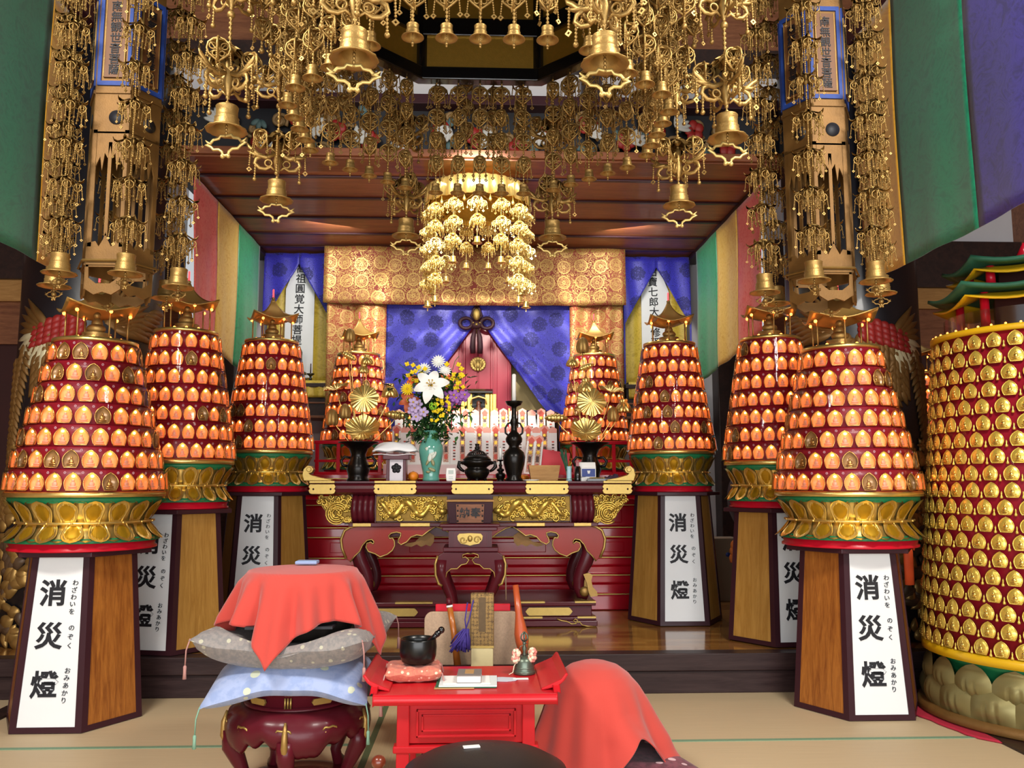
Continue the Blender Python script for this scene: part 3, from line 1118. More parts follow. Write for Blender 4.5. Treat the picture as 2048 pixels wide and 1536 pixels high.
# ================================================================== pedestals lettered with three big characters
def pedestal(name, label, loc, rz, h, mats, top_r=.335, bot_r=.415, text=True):
    t = thing(name, label, 'pedestal', loc, rz, 'lettered wooden pedestals')
    rb, rt = bot_r, top_r

    def corner(i, r, z):
        a = -2 * PI / 3 + i * PI / 3          # corner 0 and 1 bound the front face
        return Vector((r * math.cos(a), r * math.sin(a), z))
    frame = M()
    # core and dark corner frames
    core = [corner(i, rb - .012, .004) for i in range(6)] + [corner(i, rt - .012, h - .03) for i in range(6)]
    frame.add(core, [(i, (i + 1) % 6, 6 + (i + 1) % 6, 6 + i) for i in range(6)] + [tuple(reversed(range(6)))], 0, None, False)
    panels = []
    for i in range(6):
        A, B = corner(i, rb, 0), corner(i + 1, rb, 0)
        D, Cc = corner(i, rt, h - .03), corner(i + 1, rt, h - .03)
        nrm = (B - A).cross(D - A).normalized()
        fw, fh = .040, .035
        u0, u1 = (B - A).normalized(), (Cc - D).normalized()
        up = ((D + Cc) - (A + B)).normalized()

        def q(u, v, off, A=A, B=B, Cc=Cc, D=D, nrm=nrm):
            return (A.lerp(B, u)).lerp(D.lerp(Cc, u), v) + nrm * off
        du, dv = .095, .033
        ring_o = [q(0, 0, 0), q(1, 0, 0), q(1, 1, 0), q(0, 1, 0)]
        ring_i = [q(du, dv, 0), q(1 - du * 1.0, dv, 0), q(1 - du * 1.15, 1 - .004, 0), q(du * 1.15, 1 - .004, 0)]
        ring_b = [p - nrm * .009 for p in ring_i]
        frame.add(ring_o + ring_i + ring_b, [(k, (k + 1) % 4, 4 + (k + 1) % 4, 4 + k) for k in range(4)] + [(4 + k, 4 + (k + 1) % 4, 8 + (k + 1) % 4, 8 + k) for k in range(4)], 0, None, False)
        panels.append((ring_b, nrm, up, u0, A, B, Cc, D))
    part('frame', frame, 'maroon_dark', t)
    for i, (rbk, nrm, up, u0, A, B, Cc, D) in enumerate(panels):
        if 2 < i < 5:
            continue
        m = M()
        fr = [p + nrm * .004 for p in rbk]
        m.add(fr, [(0, 1, 2, 3)], 0, None, False)
        pn = part('panel', m, 'white' if i == 0 else mats[i % 2], t, label='white lettered panel' if i == 0 else None)
        if i == 0 and text:
            right = u0
            org = (fr[0] + fr[1]) / 2
            Hh = ((fr[2] + fr[3]) / 2 - org).length
            base = Matrix(((right.x, -nrm.x, up.x, 0), (right.y, -nrm.y, up.y, 0), (right.z, -nrm.z, up.z, 0), (0, 0, 0, 1)))
            for ch, vv in (('消', .785), ('災', .53), ('燈', .245)):
                p = org + up * (Hh * vv) + right * -.030 + nrm * .003
                lt = M(); lt.merge(text_mesh(ch, .158, .0042), Matrix.Translation(p) @ base)
                part('character', lt, 'ink', pn)
            lt = M()
            for st, v0, dv in (('わざわいを', .845, .043), ('のぞく', .575, .052), ('おみあかり', .325, .043)):
                for k, ch in enumerate(st):
                    p = org + up * (Hh * (v0 - dv * k)) + right * (.097 - .002 * k) + nrm * .003
                    lt.merge(text_mesh(ch, .037, .0), Matrix.Translation(p) @ base)
            part('small_lettering', lt, 'ink', pn)
    m = M(); m.lathe([(rt + .09, h - .03), (rt + .09, h)], 6, 0, None, False)
    part('top_slab', m, 'maroon_dark', t, bevel=.004, rz=PI / 6 * 0)
    return t


# ================================================================== lantern towers
def arch_profile(w, h, n=9):
    """upright egg with a pointed top, flat base at z=0, from left to right over the top"""
    pts = []
    for i in range(n + 1):
        v = i / n
        x = (.74 + .26 * math.sin(min(v / .42, 1) * PI / 2)) * (1 if v < .42 else max(0, 1 - ((v - .42) / .58) ** 1.9) ** .8)
        pts.append((-w * x, h * v))
    return pts + [(-x, z) for x, z in reversed(pts[:-1])]


def niche_mesh(w, h, lit, gold=False):
    """arched niche: rim, recessed window, seated relief figure and, when lit, a lamp under the arch"""
    m = M()
    ap = arch_profile(w / 2, h)
    dp = .020 if not gold else .012
    m.tube([(x, -dp, z) for x, z in ap], w * .042, 5, 0, None, True)
    cz = h * .45
    n = len(ap)
    sc = lambda x, z, k: (x * k, cz + (z - cz) * k)
    if gold:
        ys = ((1, -dp), (.72, -dp - .008))
    else:
        ys = ((1, -dp), (.90, -.004))
    v = []
    for k, y in ys:
        for x, z in ap:
            q = sc(x, z, k)
            v.append((q[0], y, q[1]))
    v.append((0, (-.001 if not gold else -dp - .011), cz))
    f = [(i, n + i, n + (i + 1) % n, (i + 1) % n) for i in range(n)] + [(n + (i + 1) % n, n + i, 2 * n) for i in range(n)]
    m.add(v, f, 1)
    y0 = -.006 if not gold else -dp - .008
    m.sph((0, y0, h * .55), (w * .085, .006, h * .085), 8, 6, 2)
    m.sph((0, y0, h * .36), (w * .17, .007, h * .14), 8, 6, 2)
    m.sph((0, y0 - .001, h * .21), (w * .27, .008, h * .065), 10, 6, 2)
    m.sph((0, y0, h * .10), (w * .29, .008, h * .035), 10, 5, 2)
    if lit:
        m.sph((w * .02, -.013, h * .79), (w * .11, .006, h * .08), 6, 4, 3)
    if gold:
        m.lathe([(w * .09, 0), (w * .12, .01), (w * .05, .02), (w * .07, .035), (0, .045)], 6, 0, tr(w * .66, -.006, -.008))
    return m


PETAL = {}


def petal_mesh(key, r0, z0, r1, z1, w):
    """one lotus petal from the waist (r0, z0) flaring to (r1, z1), facing -y; ribbed oval on a smooth shell"""
    if key in PETAL:
        return PETAL[key]

    oval = not key.endswith('i')

    def wid(v):
        return w * (0.62 + .38 * math.sin(PI * min(v * 1.25, 1) * .5)) * (1 if v < .55 else math.cos((v - .55) / .45 * PI / 2) ** .55)

    def fn(u, v):
        s = (u - .5) * 2
        x = s * wid(v)
        r = r0 + (r1 - r0) * (v ** 2.2) + .012 * math.sin(PI * v)
        z = lerp(z0, z1, v)
        hgt = .018 * (1 - s * s) * math.sin(PI * min(1, v + .12))
        rim = .006 if abs(s) > .86 else 0
        inside = oval and (s / .70) ** 2 + ((v - .44) / .40) ** 2 < 1
        rib = (-.004 + .003 * math.cos(u * 15 * 2 * PI)) if inside else 0
        return (x, -(r + hgt + rim + rib), z)
    m = M()
    m.grid(fn, 32, 14, 0, None, lambda u, v: 1 if (oval and ((u - .5) * 2 / .70) ** 2 + ((v - .44) / .40) ** 2 < 1) else 0)
    if z1 < z0:
        m.f = [list(reversed(q)) for q in m.f]
    PETAL[key] = m.mesh('lotus_petal', ['gold_bright', 'gold_ochre'])
    return PETAL[key]


NICHE = {}
_lamp = {}


def LAMP(r):
    if r not in _lamp:
        m = M(); m.sph((0, 0, 0), r, 8, 6); _lamp[r] = m.mesh('lamp', ['bulb_orange'])
    return _lamp[r]


def lantern_tower(name, label, loc, rz, big, aim, seed, back=False, group='lantern towers of many small lit niches', parts_all=True):
    rr = random.Random(seed)
    k = 1.0 if big else .815
    t = thing(name, label, 'lantern tower', loc, 0, group)
    R0, R1 = .465 * k, (.238 if big else .213)
    # base discs
    m = M(); m.lathe([(.43 * k, 0), (.43 * k, .012), (.415 * k, .02), (.425 * k, .05), (.40 * k, .055)], 48)
    part('base_disc', m, 'red', t)
    m = M(); m.lathe([(.445 * k, .05), (.43 * k, .075), (.36 * k, .12), (.355 * k, .19), (.38 * k, .25), (.445 * k, .30), (.445 * k, .322)], 48)
    part('lotus_core', m, 'green', t)
    m = M(); m.lathe([(.385 * k, .158), (.405 * k, .163), (.405 * k, .172), (.385 * k, .177)], 48)
    for i in range(10):
        a = aim + (i - 4.5) * .36
        m.sph((.405 * k * math.cos(a), .405 * k * math.sin(a), .1675), .008, 6, 5)
    part('waist_band', m, 'gold_bright', t)
    n = 36
    for row, (r0, z0, r1, z1, key) in enumerate(((.375 * k, .175, .465 * k, .302, 'up%d' % big), (.375 * k, .160, .47 * k, .058, 'dn%d' % big))):
        for j in range(n):
            a = 2 * PI * (j + .5 * row) / n
            d = (a - aim + PI) % (2 * PI) - PI
            if abs(d) > 1.95:
                continue
            part('lotus_petal', petal_mesh(key + ('i' if j % 2 else ''), r0 - (.016 if j % 2 else 0), z0, r1 - (.022 if j % 2 else 0), z1, .066 * k), None, t, rz=a + PI / 2)
    m = M(); m.lathe([(.455 * k, .322), (.468 * k, .324), (.468 * k, .355), (.44 * k, .358)], 64)
    part('gold_ring', m, 'gold_bright', t)
    # tiers
    nt, z = 7, .356
    ht = .135
    for i in range(nt):
        ra = lerp(R0 - .012, R1 + .02, i / (nt - 1))
        rb = ra - .012
        m = M(); m.lathe([(ra, z), (ra + .006, z), (rb + .004, z + ht - .004), (rb - .002, z + ht), (R1 * .6, z + ht)], 64, 0, None, True, False)
        tier = part('tier', m, 'tier_red', t)
        nn = max(14, int(2 * PI * ra / (.098 if big else .088)))
        w, h = (.091, .106) if big else (.081, .105)
        for lit in (True, False):
            if (big, lit) not in NICHE:
                NICHE[(big, lit)] = niche_mesh(w, h, lit).mesh('lamp_niche' if lit else 'dark_niche', ['niche_rim', 'amber' if lit else 'amber_dim', 'figure' if lit else 'niche_rim', 'bulb'])
        off = rr.uniform(0, 1)
        for j in range(nn):
            a = 2 * PI * (j + off) / nn
            d = (a - aim + PI) % (2 * PI) - PI
            if abs(d) > 1.72:
                continue
            lit = rr.random() > .13
            o = link('niche', NICHE[(big, lit)], tier)
            T = rotz(a + PI / 2) @ tr(0, -(ra + .004), z + .008) @ Matrix.Rotation(-.08, 4, 'X')
            o.matrix_basis = T
        # white flower dots on the red band
        m = M()
        for j in range(nn):
            a = 2 * PI * (j + off + .5) / nn
            d = (a - aim + PI) % (2 * PI) - PI
            if abs(d) > 1.72:
                continue
            T = rotz(a + PI / 2) @ tr(0, -(rb + .008), z + ht - .022)
            for q in range(6):
                m.sph((.0055 * math.cos(q * PI / 3), 0, .0055 * math.sin(q * PI / 3)), (.0036, .0015, .0036), 5, 4, 0, T)
        part('flower_dots', m, 'dot_white', tier)
        m = M(); m.lathe([(ra + .034, z + .002), (rb + .026, z + ht - .006)], 64, 0, None, True, False)
        part('clear_cover', m, 'clear', tier)
        z += ht
    m = M(); m.lathe([(R1 + .012, z - .004), (R1 + .02, z), (R1 + .02, z + .022), (R1 * .7, z + .026)], 48)
    part('crown_ring', m, 'gold_bright', t)
    z += .024
    # little pavilion: six thin posts, seated figure, curved roof with a red spire
    pr = R1 * .78
    for i in range(6):
        a = rz + i * PI / 3 + .3
        m = M(); m.lathe([(.006, 0), (.006, .19)], 8)
        part('post', m, 'gold', t, loc=(pr * math.cos(a), pr * math.sin(a), z))
    m = M()
    m.lathe([(.10, 0), (.11, .02), (.07, .04), (.09, .055), (.06, .06)], 18, 0, tr(0, 0, z))
    m.sph((0, -.01, z + .085), (.062, .045, .035), 12, 8)
    m.sph((0, 0, z + .12), (.038, .03, .045), 10, 8)
    m.sph((0, -.005, z + .175), .024, 10, 8)
    part('seated_figure', m, 'gold', t)
    for i in range(10):
        a = i * 2 * PI / 10
        o = link('lamp', LAMP(.011), t, (pr * .86 * math.cos(a), pr * .86 * math.sin(a), z + .012))
    for i in range(6):
        a = rz + i * PI / 3 + .3
        o = link('lamp', LAMP(.012), t, (pr * 1.06 * math.cos(a), pr * 1.06 * math.sin(a), z + .178))
    m = M()
    zr = z + .19
    re_ = R1 * 1.28

    def roof(u, v):
        s = u * 4
        kk, fr = int(s) % 4, s - int(s)
        a = aim + .95 + kk * PI / 2 + fr * PI / 2
        flat = math.cos(PI / 4) / math.cos((fr - .5) * PI / 2)
        prof = lerp(.012, re_, v ** 1.25)
        r = prof * flat
        lift = .055 * v ** 3 * (abs(fr - .5) * 2) ** 2
        zz = zr + .20 * (1 - v) ** 1.6 - .01 + lift
        return (r * math.cos(a), r * math.sin(a), zz)
    m.grid(roof, 48, 10)
    part('roof', m, 'roof_gold', t, solid=.008)
    m = M(); m.lathe([(.014, zr + .17), (.012, zr + .19), (.018, zr + .20), (.008, zr + .21)], 10)
    part('finial', m, 'gold', t)
    m = M(); m.lathe([(.008, zr + .21), (.007, zr + .28), (0, zr + .285)], 8)
    part('spire_lamp', m, 'spire_red', t, label='red glowing spire lamp')
    return t



PED = [
    # x, y, z, h, rz, big, label for pedestal, label for tower
    (-2.507, 5.55, .004, 1.035, 0, True, 'lettered pedestal on the mats at the far left, warm brown side panel', 'large lantern tower at the far left, on the pedestal on the mats'),
    (2.48, 5.62, .004, 1.035, 0, True, 'lettered pedestal on the mats at right, beside the tall gold tower', 'large lantern tower at right, on the pedestal on the mats beside the gold tower'),
    (-2.22, 6.40, .276, .985, -.21, False, 'lettered pedestal on the left edge of the wooden floor, behind the front left pedestal', 'slimmer lantern tower partly behind the large far left tower'),
    (2.31, 6.52, .276, .985, .10, False, 'lettered pedestal on the right edge of the wooden floor, behind the front right pedestal', 'slimmer lantern tower partly behind the large right tower'),
    (-1.84, 7.47, .272, 1.10, 0, False, 'lettered pedestal left of the altar table, behind the covered drum', 'lantern tower just left of the altar table, below the left name board'),
    (1.72, 7.46, .272, 1.10, 0, False, 'lettered pedestal right of the altar table, standing fully in view', 'lantern tower just right of the altar table, below the right name board'),
]
for i, (x, y, z, h, rz, big, l1, l2) in enumerate(PED):
    pm = ['teak', 'teak'] if i < 2 else ['teak_pale', 'teak_pale']
    pedestal('lettered_pedestal', l1, (x, y, z), rz, h, pm)
    aim = math.atan2(-y, -x)
    lantern_tower('lantern_tower', l2, (x, y, z + h + .001), rz, big, aim, 20 + i)
for i, (x, l2) in enumerate(((-1.325, 'lantern tower behind the left golden lotus arrangement, in front of brocade'), (1.285, 'lantern tower behind the right golden lotus arrangement, in front of brocade'))):
    lantern_tower('lantern_tower', l2, (x, 9.25, 1.535), .2 * i, False, math.atan2(-9.25, -x), 40 + i)
# one more, deep in the right side bay beyond the pillar
single('bay_stand', M().box(-.3, .3, -.3, .3, 0, .95), 'dark_wood', 'dark stand in the side bay behind the right pillar', 'stand', loc=(4.42, 8.3, .272), bevel=.01)
lantern_tower('lantern_tower', 'dim lantern tower in the side bay between the right pillar and the gold tower', (4.42, 8.3, 1.225), 0, False, math.atan2(-8.3, -4.42), 50)


# ================================================================== tall gold tower at the right edge
def gold_tower():
    cx, cy = 3.62, 5.32
    aim = math.atan2(-cy, -cx)
    t = thing('gold_tower', 'tall tower of many gold figure niches on a lotus base, at the right edge', 'tower', (cx, cy, 0.014))
    m = M()
    m.lathe([(.78, 0), (.80, .01), (.78, .05), (.66, .06)], 64)
    part('foot', m, 'gold_dull', t)
    # lotus base of large petals in two rows
    m = M(); m.lathe([(.66, .05), (.62, .20), (.66, .33), (.70, .37)], 64); part('core', m, 'green', t)
    n = 18

    def big_petal(r0, z0, r1, z1, w):
        def fn(u, v):
            s = (u - .5) * 2
            ww = w * (1 if v < .45 else math.cos((v - .45) / .55 * PI / 2) ** .6)
            r = lerp(r0, r1, v) + .055 * math.sin(PI * min(1, v * 1.1)) * (1 - s * s * .8)
            groove = -.012 * math.exp(-((abs(s) - .22) / .06) ** 2) * (1 if v < .55 else 0)
            return (s * ww, -(r + groove), lerp(z0, z1, v))
        mm = M(); mm.grid(fn, 24, 12); return mm.mesh('lotus_petal', ['petal_olive'])
    pa, pb = big_petal(.73, .03, .70, .27, .135), big_petal(.70, .14, .70, .36, .13)
    for row, me in enumerate((pb, pa)):
        for j in range(n):
            a = 2 * PI * (j + .5 * row) / n
            d = (a - aim + PI) % (2 * PI) - PI
            if abs(d) < 1.9:
                part('lotus_petal', me, None, t, rz=a + PI / 2)
    m = M(); m.lathe([(.70, .37), (.745, .372), (.745, .425), (.70, .43)], 72); part('lower_ring', m, 'yellow_paint', t)
    Ra, Rb, za, zb = .725, .56, .43, 2.36
    m = M(); m.lathe([(Ra, za), (Rb, zb)], 72); part('drum', m, 'tier_red', t)
    rows = 19
    pitch = (zb - za) / rows
    w, h = .083, .088
    gm = niche_mesh(w, h, False, True).mesh('gold_niche', ['gold_niche', 'gold_niche', 'gold_niche_figure', 'bulb'])
    spots = []
    for i in range(rows):
        r = lerp(Ra, Rb, i / rows)
        nn = int(2 * PI * r / .112)
        for j in range(nn):
            a = 2 * PI * (j + .37 * i) / nn
            d = (a - aim + PI) % (2 * PI) - PI
            if abs(d) > 1.75:
                continue
            T = rotz(a + PI / 2) @ tr(0, -(r + .006), za + pitch * i + .006) @ Matrix.Rotation(-.085, 4, 'X')
            # seen inside the frame: the left part of the drum
            p = T.translation + Vector((cx, cy, 0))
            fwd = p.y * cw + p.x * sw
            right = p.x * cw - p.y * sw
            spots.append((right / fwd * FPX + 1024, T))
    spots.sort(key=lambda s: s[0])
    rest = M()
    gsrc = niche_mesh(w, h, False, True)
    inframe = [s for s in spots if s[0] < 2060]
    inframe.sort(key=lambda s: abs(s[0] - 1975))
    keep = set(id(s) for s in inframe[:100])
    for s in spots:
        if id(s) in keep:
            o = link('niche', gm, t); o.matrix_basis = s[1]
        else:
            rest.merge(gsrc, s[1])
    o = part('niches', rest, ['gold_niche', 'gold_niche', 'gold_niche_figure', 'bulb'], t)
    o['kind'] = 'stuff'
    m = M(); m.lathe([(Rb - .01, zb), (Rb + .03, zb + .002), (Rb + .03, zb + .035), (Rb - .05, zb + .04)], 64); part('upper_ring', m, 'yellow_paint', t)
    for j in range(24):
        a = aim + (j - 11.5) * .14
        link('lamp', LAMP(.007), t, ((Rb + .015) * math.cos(a), (Rb + .015) * math.sin(a), zb + .042))
    m = M(); m.lathe([(Rb - .06, zb + .036), (Rb - .06, zb + .16)], 64, 0, None, True, False); part('clear_collar', m, 'clear_milky', t)
    # pagoda top: two green and yellow roofs on red posts, red spire
    zz = zb + .04
    for lv, (rp, hp, rr_) in enumerate(((.40, .25, .60), (.33, .13, .50))):
        for i in range(6):
            a = i * PI / 3 + .35
            m = M(); m.lathe([(.03, 0), (.026, hp)], 12); part('post', m, 'red', t, loc=(rp * math.cos(a), rp * math.sin(a), zz))

        def roof(u, v, hh=zz + hp, R=rr_, lo=False):
            s = u * 6
            kk, fr = int(s) % 6, s - int(s)
            a = kk * PI / 3 + .35 + fr * PI / 3
            flat = math.cos(PI / 6) / math.cos((fr - .5) * PI / 3)
            r = lerp(.05, R, v) * flat
            return (r * math.cos(a), r * math.sin(a), hh + .04 * (1 - v) ** 1.6 + .05 * v ** 3 * (abs(fr - .5) * 2) ** 2)
        m = M(); m.grid(roof, 48, 8); part('roof', m, 'roof_green', t, solid=.022)
        m = M(); m.grid(lambda u, v: (lambda p: (p[0] * .97, p[1] * .97, p[2] - .02 - .06 * v))(roof(u, .62 + .36 * v)), 48, 5); part('eaves', m, 'yellow_paint', t, solid=.012)
        m = M(); m.lathe([(rp * .55, 0), (rp * .55, hp)], 6, 0, tr(0, 0, zz), False); part('inner_wall', m, 'bay_dark', t)
        zz += hp + .05
    m = M(); m.lathe([(.06, zz - .02), (.03, zz + .03), (.05, zz + .05), (0, zz + .15)], 14); part('spire', m, 'red', t)


gold_tower()
m = M(); m.lathe([(.86, 0), (.87, .006), (.85, .012)], 72)
rm = random.Random(5)
m.v = [(x * (1 + .02 * math.sin(9 * math.atan2(y, x)) + .01 * math.sin(23 * math.atan2(y, x))), y * (1 + .02 * math.sin(9 * math.atan2(y, x))), z) for x, y, z in m.v]
single('red_cloth', m, 'pink_red', 'crimson cloth spread on the floor under the tall gold tower', 'cloth', loc=(3.62, 5.32, .001))
# ================================================================== hanging metalwork
def beads(m, p, q, r, gap=None, n=6, mi=0):
    """string of beads from p to q"""
    p, q = Vector(p), Vector(q)
    L = (q - p).length
    gap = gap or r * 2.3
    k = max(2, int(L / gap))
    pts, rr = [], []
    for i in range(k):
        for a, s in ((.08, .35), (.32, .95), (.68, .95), (.92, .35)):
            pts.append(p.lerp(q, (i + a) / k)); rr.append(r * s)
    m.tube(pts, rr, n, mi)


def ring(m, c, r, t, plane='xz', n=12, mi=0, sx=1.0):
    pts = []
    for i in range(n):
        a = 2 * PI * i / n
        x, z = r * math.cos(a) * sx, r * math.sin(a)
        pts.append((c[0] + x, c[1], c[2] + z) if plane == 'xz' else (c[0], c[1] + x, c[2] + z))
    m.tube(pts, t, 4, mi, None, True)


def coin(m, c, s, mi=0, T=None):
    """square charm with a square hole"""
    q = M()
    v = []
    for y in (-.002, .002):
        for k in (s, s * .42):
            for i in range(4):
                a = i * PI / 2
                v.append((c[0] + k * math.cos(a), c[1] + y, c[2] + k * math.sin(a)))
    f = []
    for i in range(4):
        j = (i + 1) % 4
        f += [(i, j, 4 + j, 4 + i), (8 + j, 8 + i, 12 + i, 12 + j), (j, i, 8 + i, 8 + j), (4 + i, 4 + j, 12 + j, 12 + i)]
    m.add(v, f, mi, T, False)


def medallion(s=1.0):
    """openwork peach-shaped pendant with beads and charms, hanging from z=0"""
    m = M()
    for rz_ in (0, PI / 2):
        q = M()
        out = [(-.036, -.065), (-.043, -.045), (-.038, -.022), (-.02, -.006), (0, 0), (.02, -.006), (.038, -.022), (.043, -.045), (.036, -.065), (.016, -.082), (0, -.094), (-.016, -.082)]
        q.tube([(x, 0, z) for x, z in out], .0048, 5, 0, None, True)
        for sg in (-1, 1):
            ring(q, (sg * .021, 0, -.034), .013, .0036)
            ring(q, (sg * .012, 0, -.064), .010, .0034)
            q.tube([(sg * .03, 0, -.02), (sg * .008, 0, -.048), (sg * .03, 0, -.062)], .0035, 4)
            beads(q, (sg * .041, 0, -.045), (sg * .047, 0, -.108), .0038, .009, 5)
            coin(q, (sg * .047, 0, -.119), .011)
        m.merge(q, rotz(rz_ + .35))
    m.sph((0, 0, -.045), .012, 8, 6)
    m.lathe([(.010, -.012), (.03, -.022), (.004, 0)], 8)
    if s != 1.0:
        m.v = [(x * s, y * s, z * s) for x, y, z in m.v]
    return m


def cluster(s=1.0, arms=6):
    """curled-leaf crown with pendants under each leaf, hanging from z=0"""
    m = M()
    for k in range(arms):
        T = rotz(k * 2 * PI / arms)
        # leaf: curled strip
        pr = [(.006, 0), (.03, -.006), (.055, -.022), (.072, -.030), (.088, -.024), (.095, -.012)]
        wd = [.006, .015, .02, .017, .011, .003]
        v = []
        for (x, z), wv in zip(pr, wd):
            v += [(x, -wv, z - .003), (x, 0, z + .004), (x, wv, z - .003)]
        f = []
        for i in range(len(pr) - 1):
            for j in range(2):
                a = i * 3 + j
                f.append((a, a + 3, a + 4, a + 1))
        m.add(v, f + [tuple(reversed(q)) for q in f], 0, T)
        # pendant filigree below the leaf
        q = M()
        ring(q, (.066, 0, -.058), .021, .0034, 'xz', 10)
        ring(q, (.066, 0, -.058), .021, .0030, 'yz', 10)
        ring(q, (.066, 0, -.053), .009, .003)
        q.sph((.066, 0, -.083), .006, 6, 5)
        beads(q, (.066, 0, -.032), (.066, 0, -.04), .004, .006, 5)
        for dx, L in ((-.02, .05), (0, .075), (.02, .045)):
            beads(q, (.066 + dx, 0, -.066), (.066 + dx * 1.25, 0, -.066 - L), .0036, .0085, 5)
        coin(q, (.066, 0, -.150), .010)
        coin(q, (.092, 0, -.120), .008)
        q.sph((.041, 0, -.120), .006, 6, 5)
        m.merge(q, T)
        q = M()
        q.tube([(.03, 0, -.01), (.05, 0, -.03), (.038, 0, -.05), (.022, 0, -.04), (.03, 0, -.03)], .0034, 4)
        beads(q, (.04, 0, -.05), (.04, 0, -.105), .0034, .0085, 5)
        q.sph((.04, 0, -.11), .007, 6, 5)
        m.merge(q, rotz((k + .5) * 2 * PI / arms))
    m.lathe([(.0, .012), (.014, .004), (.02, -.008), (.012, -.03), (.018, -.04), (.004, -.06)], 8)
    m.v = [(x * s, y * s, z * s) for x, y, z in m.v]
    return m


def bell(s, wavy=True, fin=True):
    """ridged bell with a flared lip; origin at the top, total height about .14 s"""
    m = M()
    prof = [(.006, 0), (.040, .0), (.043, -.004), (.041, -.008), (.042, -.012), (.0405, -.016), (.041, -.044), (.046, -.048), (.043, -.054), (.047, -.060), (.046, -.074), (.049, -.082), (.060, -.088), (.076, -.092), (.078, -.097), (.070, -.097), (.054, -.091), (.040, -.080), (.034, -.02), (0, -.016)]
    n0 = len(m.v)
    m.lathe(prof, 32)
    if wavy:
        m.v = [(x * (1 + .03 * math.cos(12 * math.atan2(y, x)) * (1 if math.hypot(x, y) > .06 else 0)), y * (1 + .03 * math.cos(12 * math.atan2(y, x)) * (1 if math.hypot(x, y) > .06 else 0)), z) for x, y, z in m.v]
    beads(m, (0, 0, -.03), (0, 0, -.125), .006, .012, 6)
    if not fin:
        m.sph((0, 0, -.135), .013, 8, 6)
        m.sph((0, 0, -.155), .008, 6, 5)
    m.v = [(x * s, y * s, z * s) for x, y, z in m.v]
    return m


def fin_mesh(s):
    """cloud-shaped open plate hung under a bell"""
    m = M()
    out = [(0, 0), (.022, .004), (.03, -.008), (.052, -.012), (.063, -.026), (.082, -.030), (.06, -.040), (.05, -.052), (.028, -.052), (.014, -.062), (.012, -.074), (0, -.078)]
    pts = out + [(-x, z) for x, z in reversed(out[1:-1])]
    m.tube([(x, 0, z) for x, z in pts], .0062, 6, 0, None, True, .7)
    for sg in (-1, 1):
        m.sph((sg * .012, 0, -.08), .009, 8, 6)
        m.tube([(sg * .06, 0, -.027), (sg * .074, 0, -.022), (sg * .084, 0, -.012)], [.006, .005, .002], 5)
    m.v = [(x * s, y * s, z * s) for x, y, z in m.v]
    return m


def flourish(s=1.0):
    """leafy scroll bracket with hanging bead strings; origin at the top"""
    m = M()
    for k in range(4):
        T = rotz(k * PI / 2 + .4)
        q = M()
        q.tube([(.004, 0, -.055), (.05, 0, -.075), (.085, 0, -.066), (.105, 0, -.045), (.12, 0, -.035), (.128, 0, -.02)], [.008, .011, .012, .010, .008, .003], 6, 0, None, False, .6)
        q.tube([(.06, 0, -.07), (.10, 0, -.066), (.128, 0, -.052)], [.008, .008, .002], 5)
        q.tube([(.06, 0, -.07), (.09, 0, -.085), (.096, 0, -.105), (.075, 0, -.125), (.05, 0, -.128), (.028, 0, -.115), (.012, 0, -.13)], [.008, .009, .009, .009, .008, .007, .004], 6, 0, None, False, .6)
        ring(q, (.038, 0, -.10), .015, .005)
        q.tube([(.005, 0, -.05), (.03, 0, -.03), (.05, 0, -.045), (.04, 0, -.06)], .005, 5)
        beads(q, (.092, 0, -.10), (.094, 0, -.17), .0055, .011, 6)
        q.sph((.094, 0, -.177), .009, 8, 6)
        beads(q, (.115, 0, -.05), (.118, 0, -.12), .005, .010, 5)
        coin(q, (.118, 0, -.134), .012)
        m.merge(q, T)
    m.lathe([(.006, 0), (.014, -.02), (.012, -.06), (.018, -.09), (.010, -.13), (.004, -.15)], 10)
    m.v = [(x * s, y * s, z * s) for x, y, z in m.v]
    return m


def crown(s=1.0):
    """drooping leaf crown; origin at the top"""
    m = M()
    for k in range(8):
        T = rotz(k * PI / 4)
        pr = [(.008, -.004), (.03, -.010), (.052, -.026), (.07, -.05), (.082, -.052)]
        wd = [.008, .018, .021, .014, .002]
        v, f = [], []
        for (x, z), wv in zip(pr, wd):
            v += [(x, -wv, z - .005), (x, 0, z + .004), (x, wv, z - .005)]
        for i in range(len(pr) - 1):
            for j in range(2):
                a = i * 3 + j
                f.append((a, a + 3, a + 4, a + 1))
        m.add(v, f + [tuple(reversed(q)) for q in f], 0, T)
    m.lathe([(.005, .01), (.02, 0), (.03, -.008), (.012, -.03), (.004, -.04)], 12)
    m.v = [(x * s, y * s, z * s) for x, y, z in m.v]
    return m


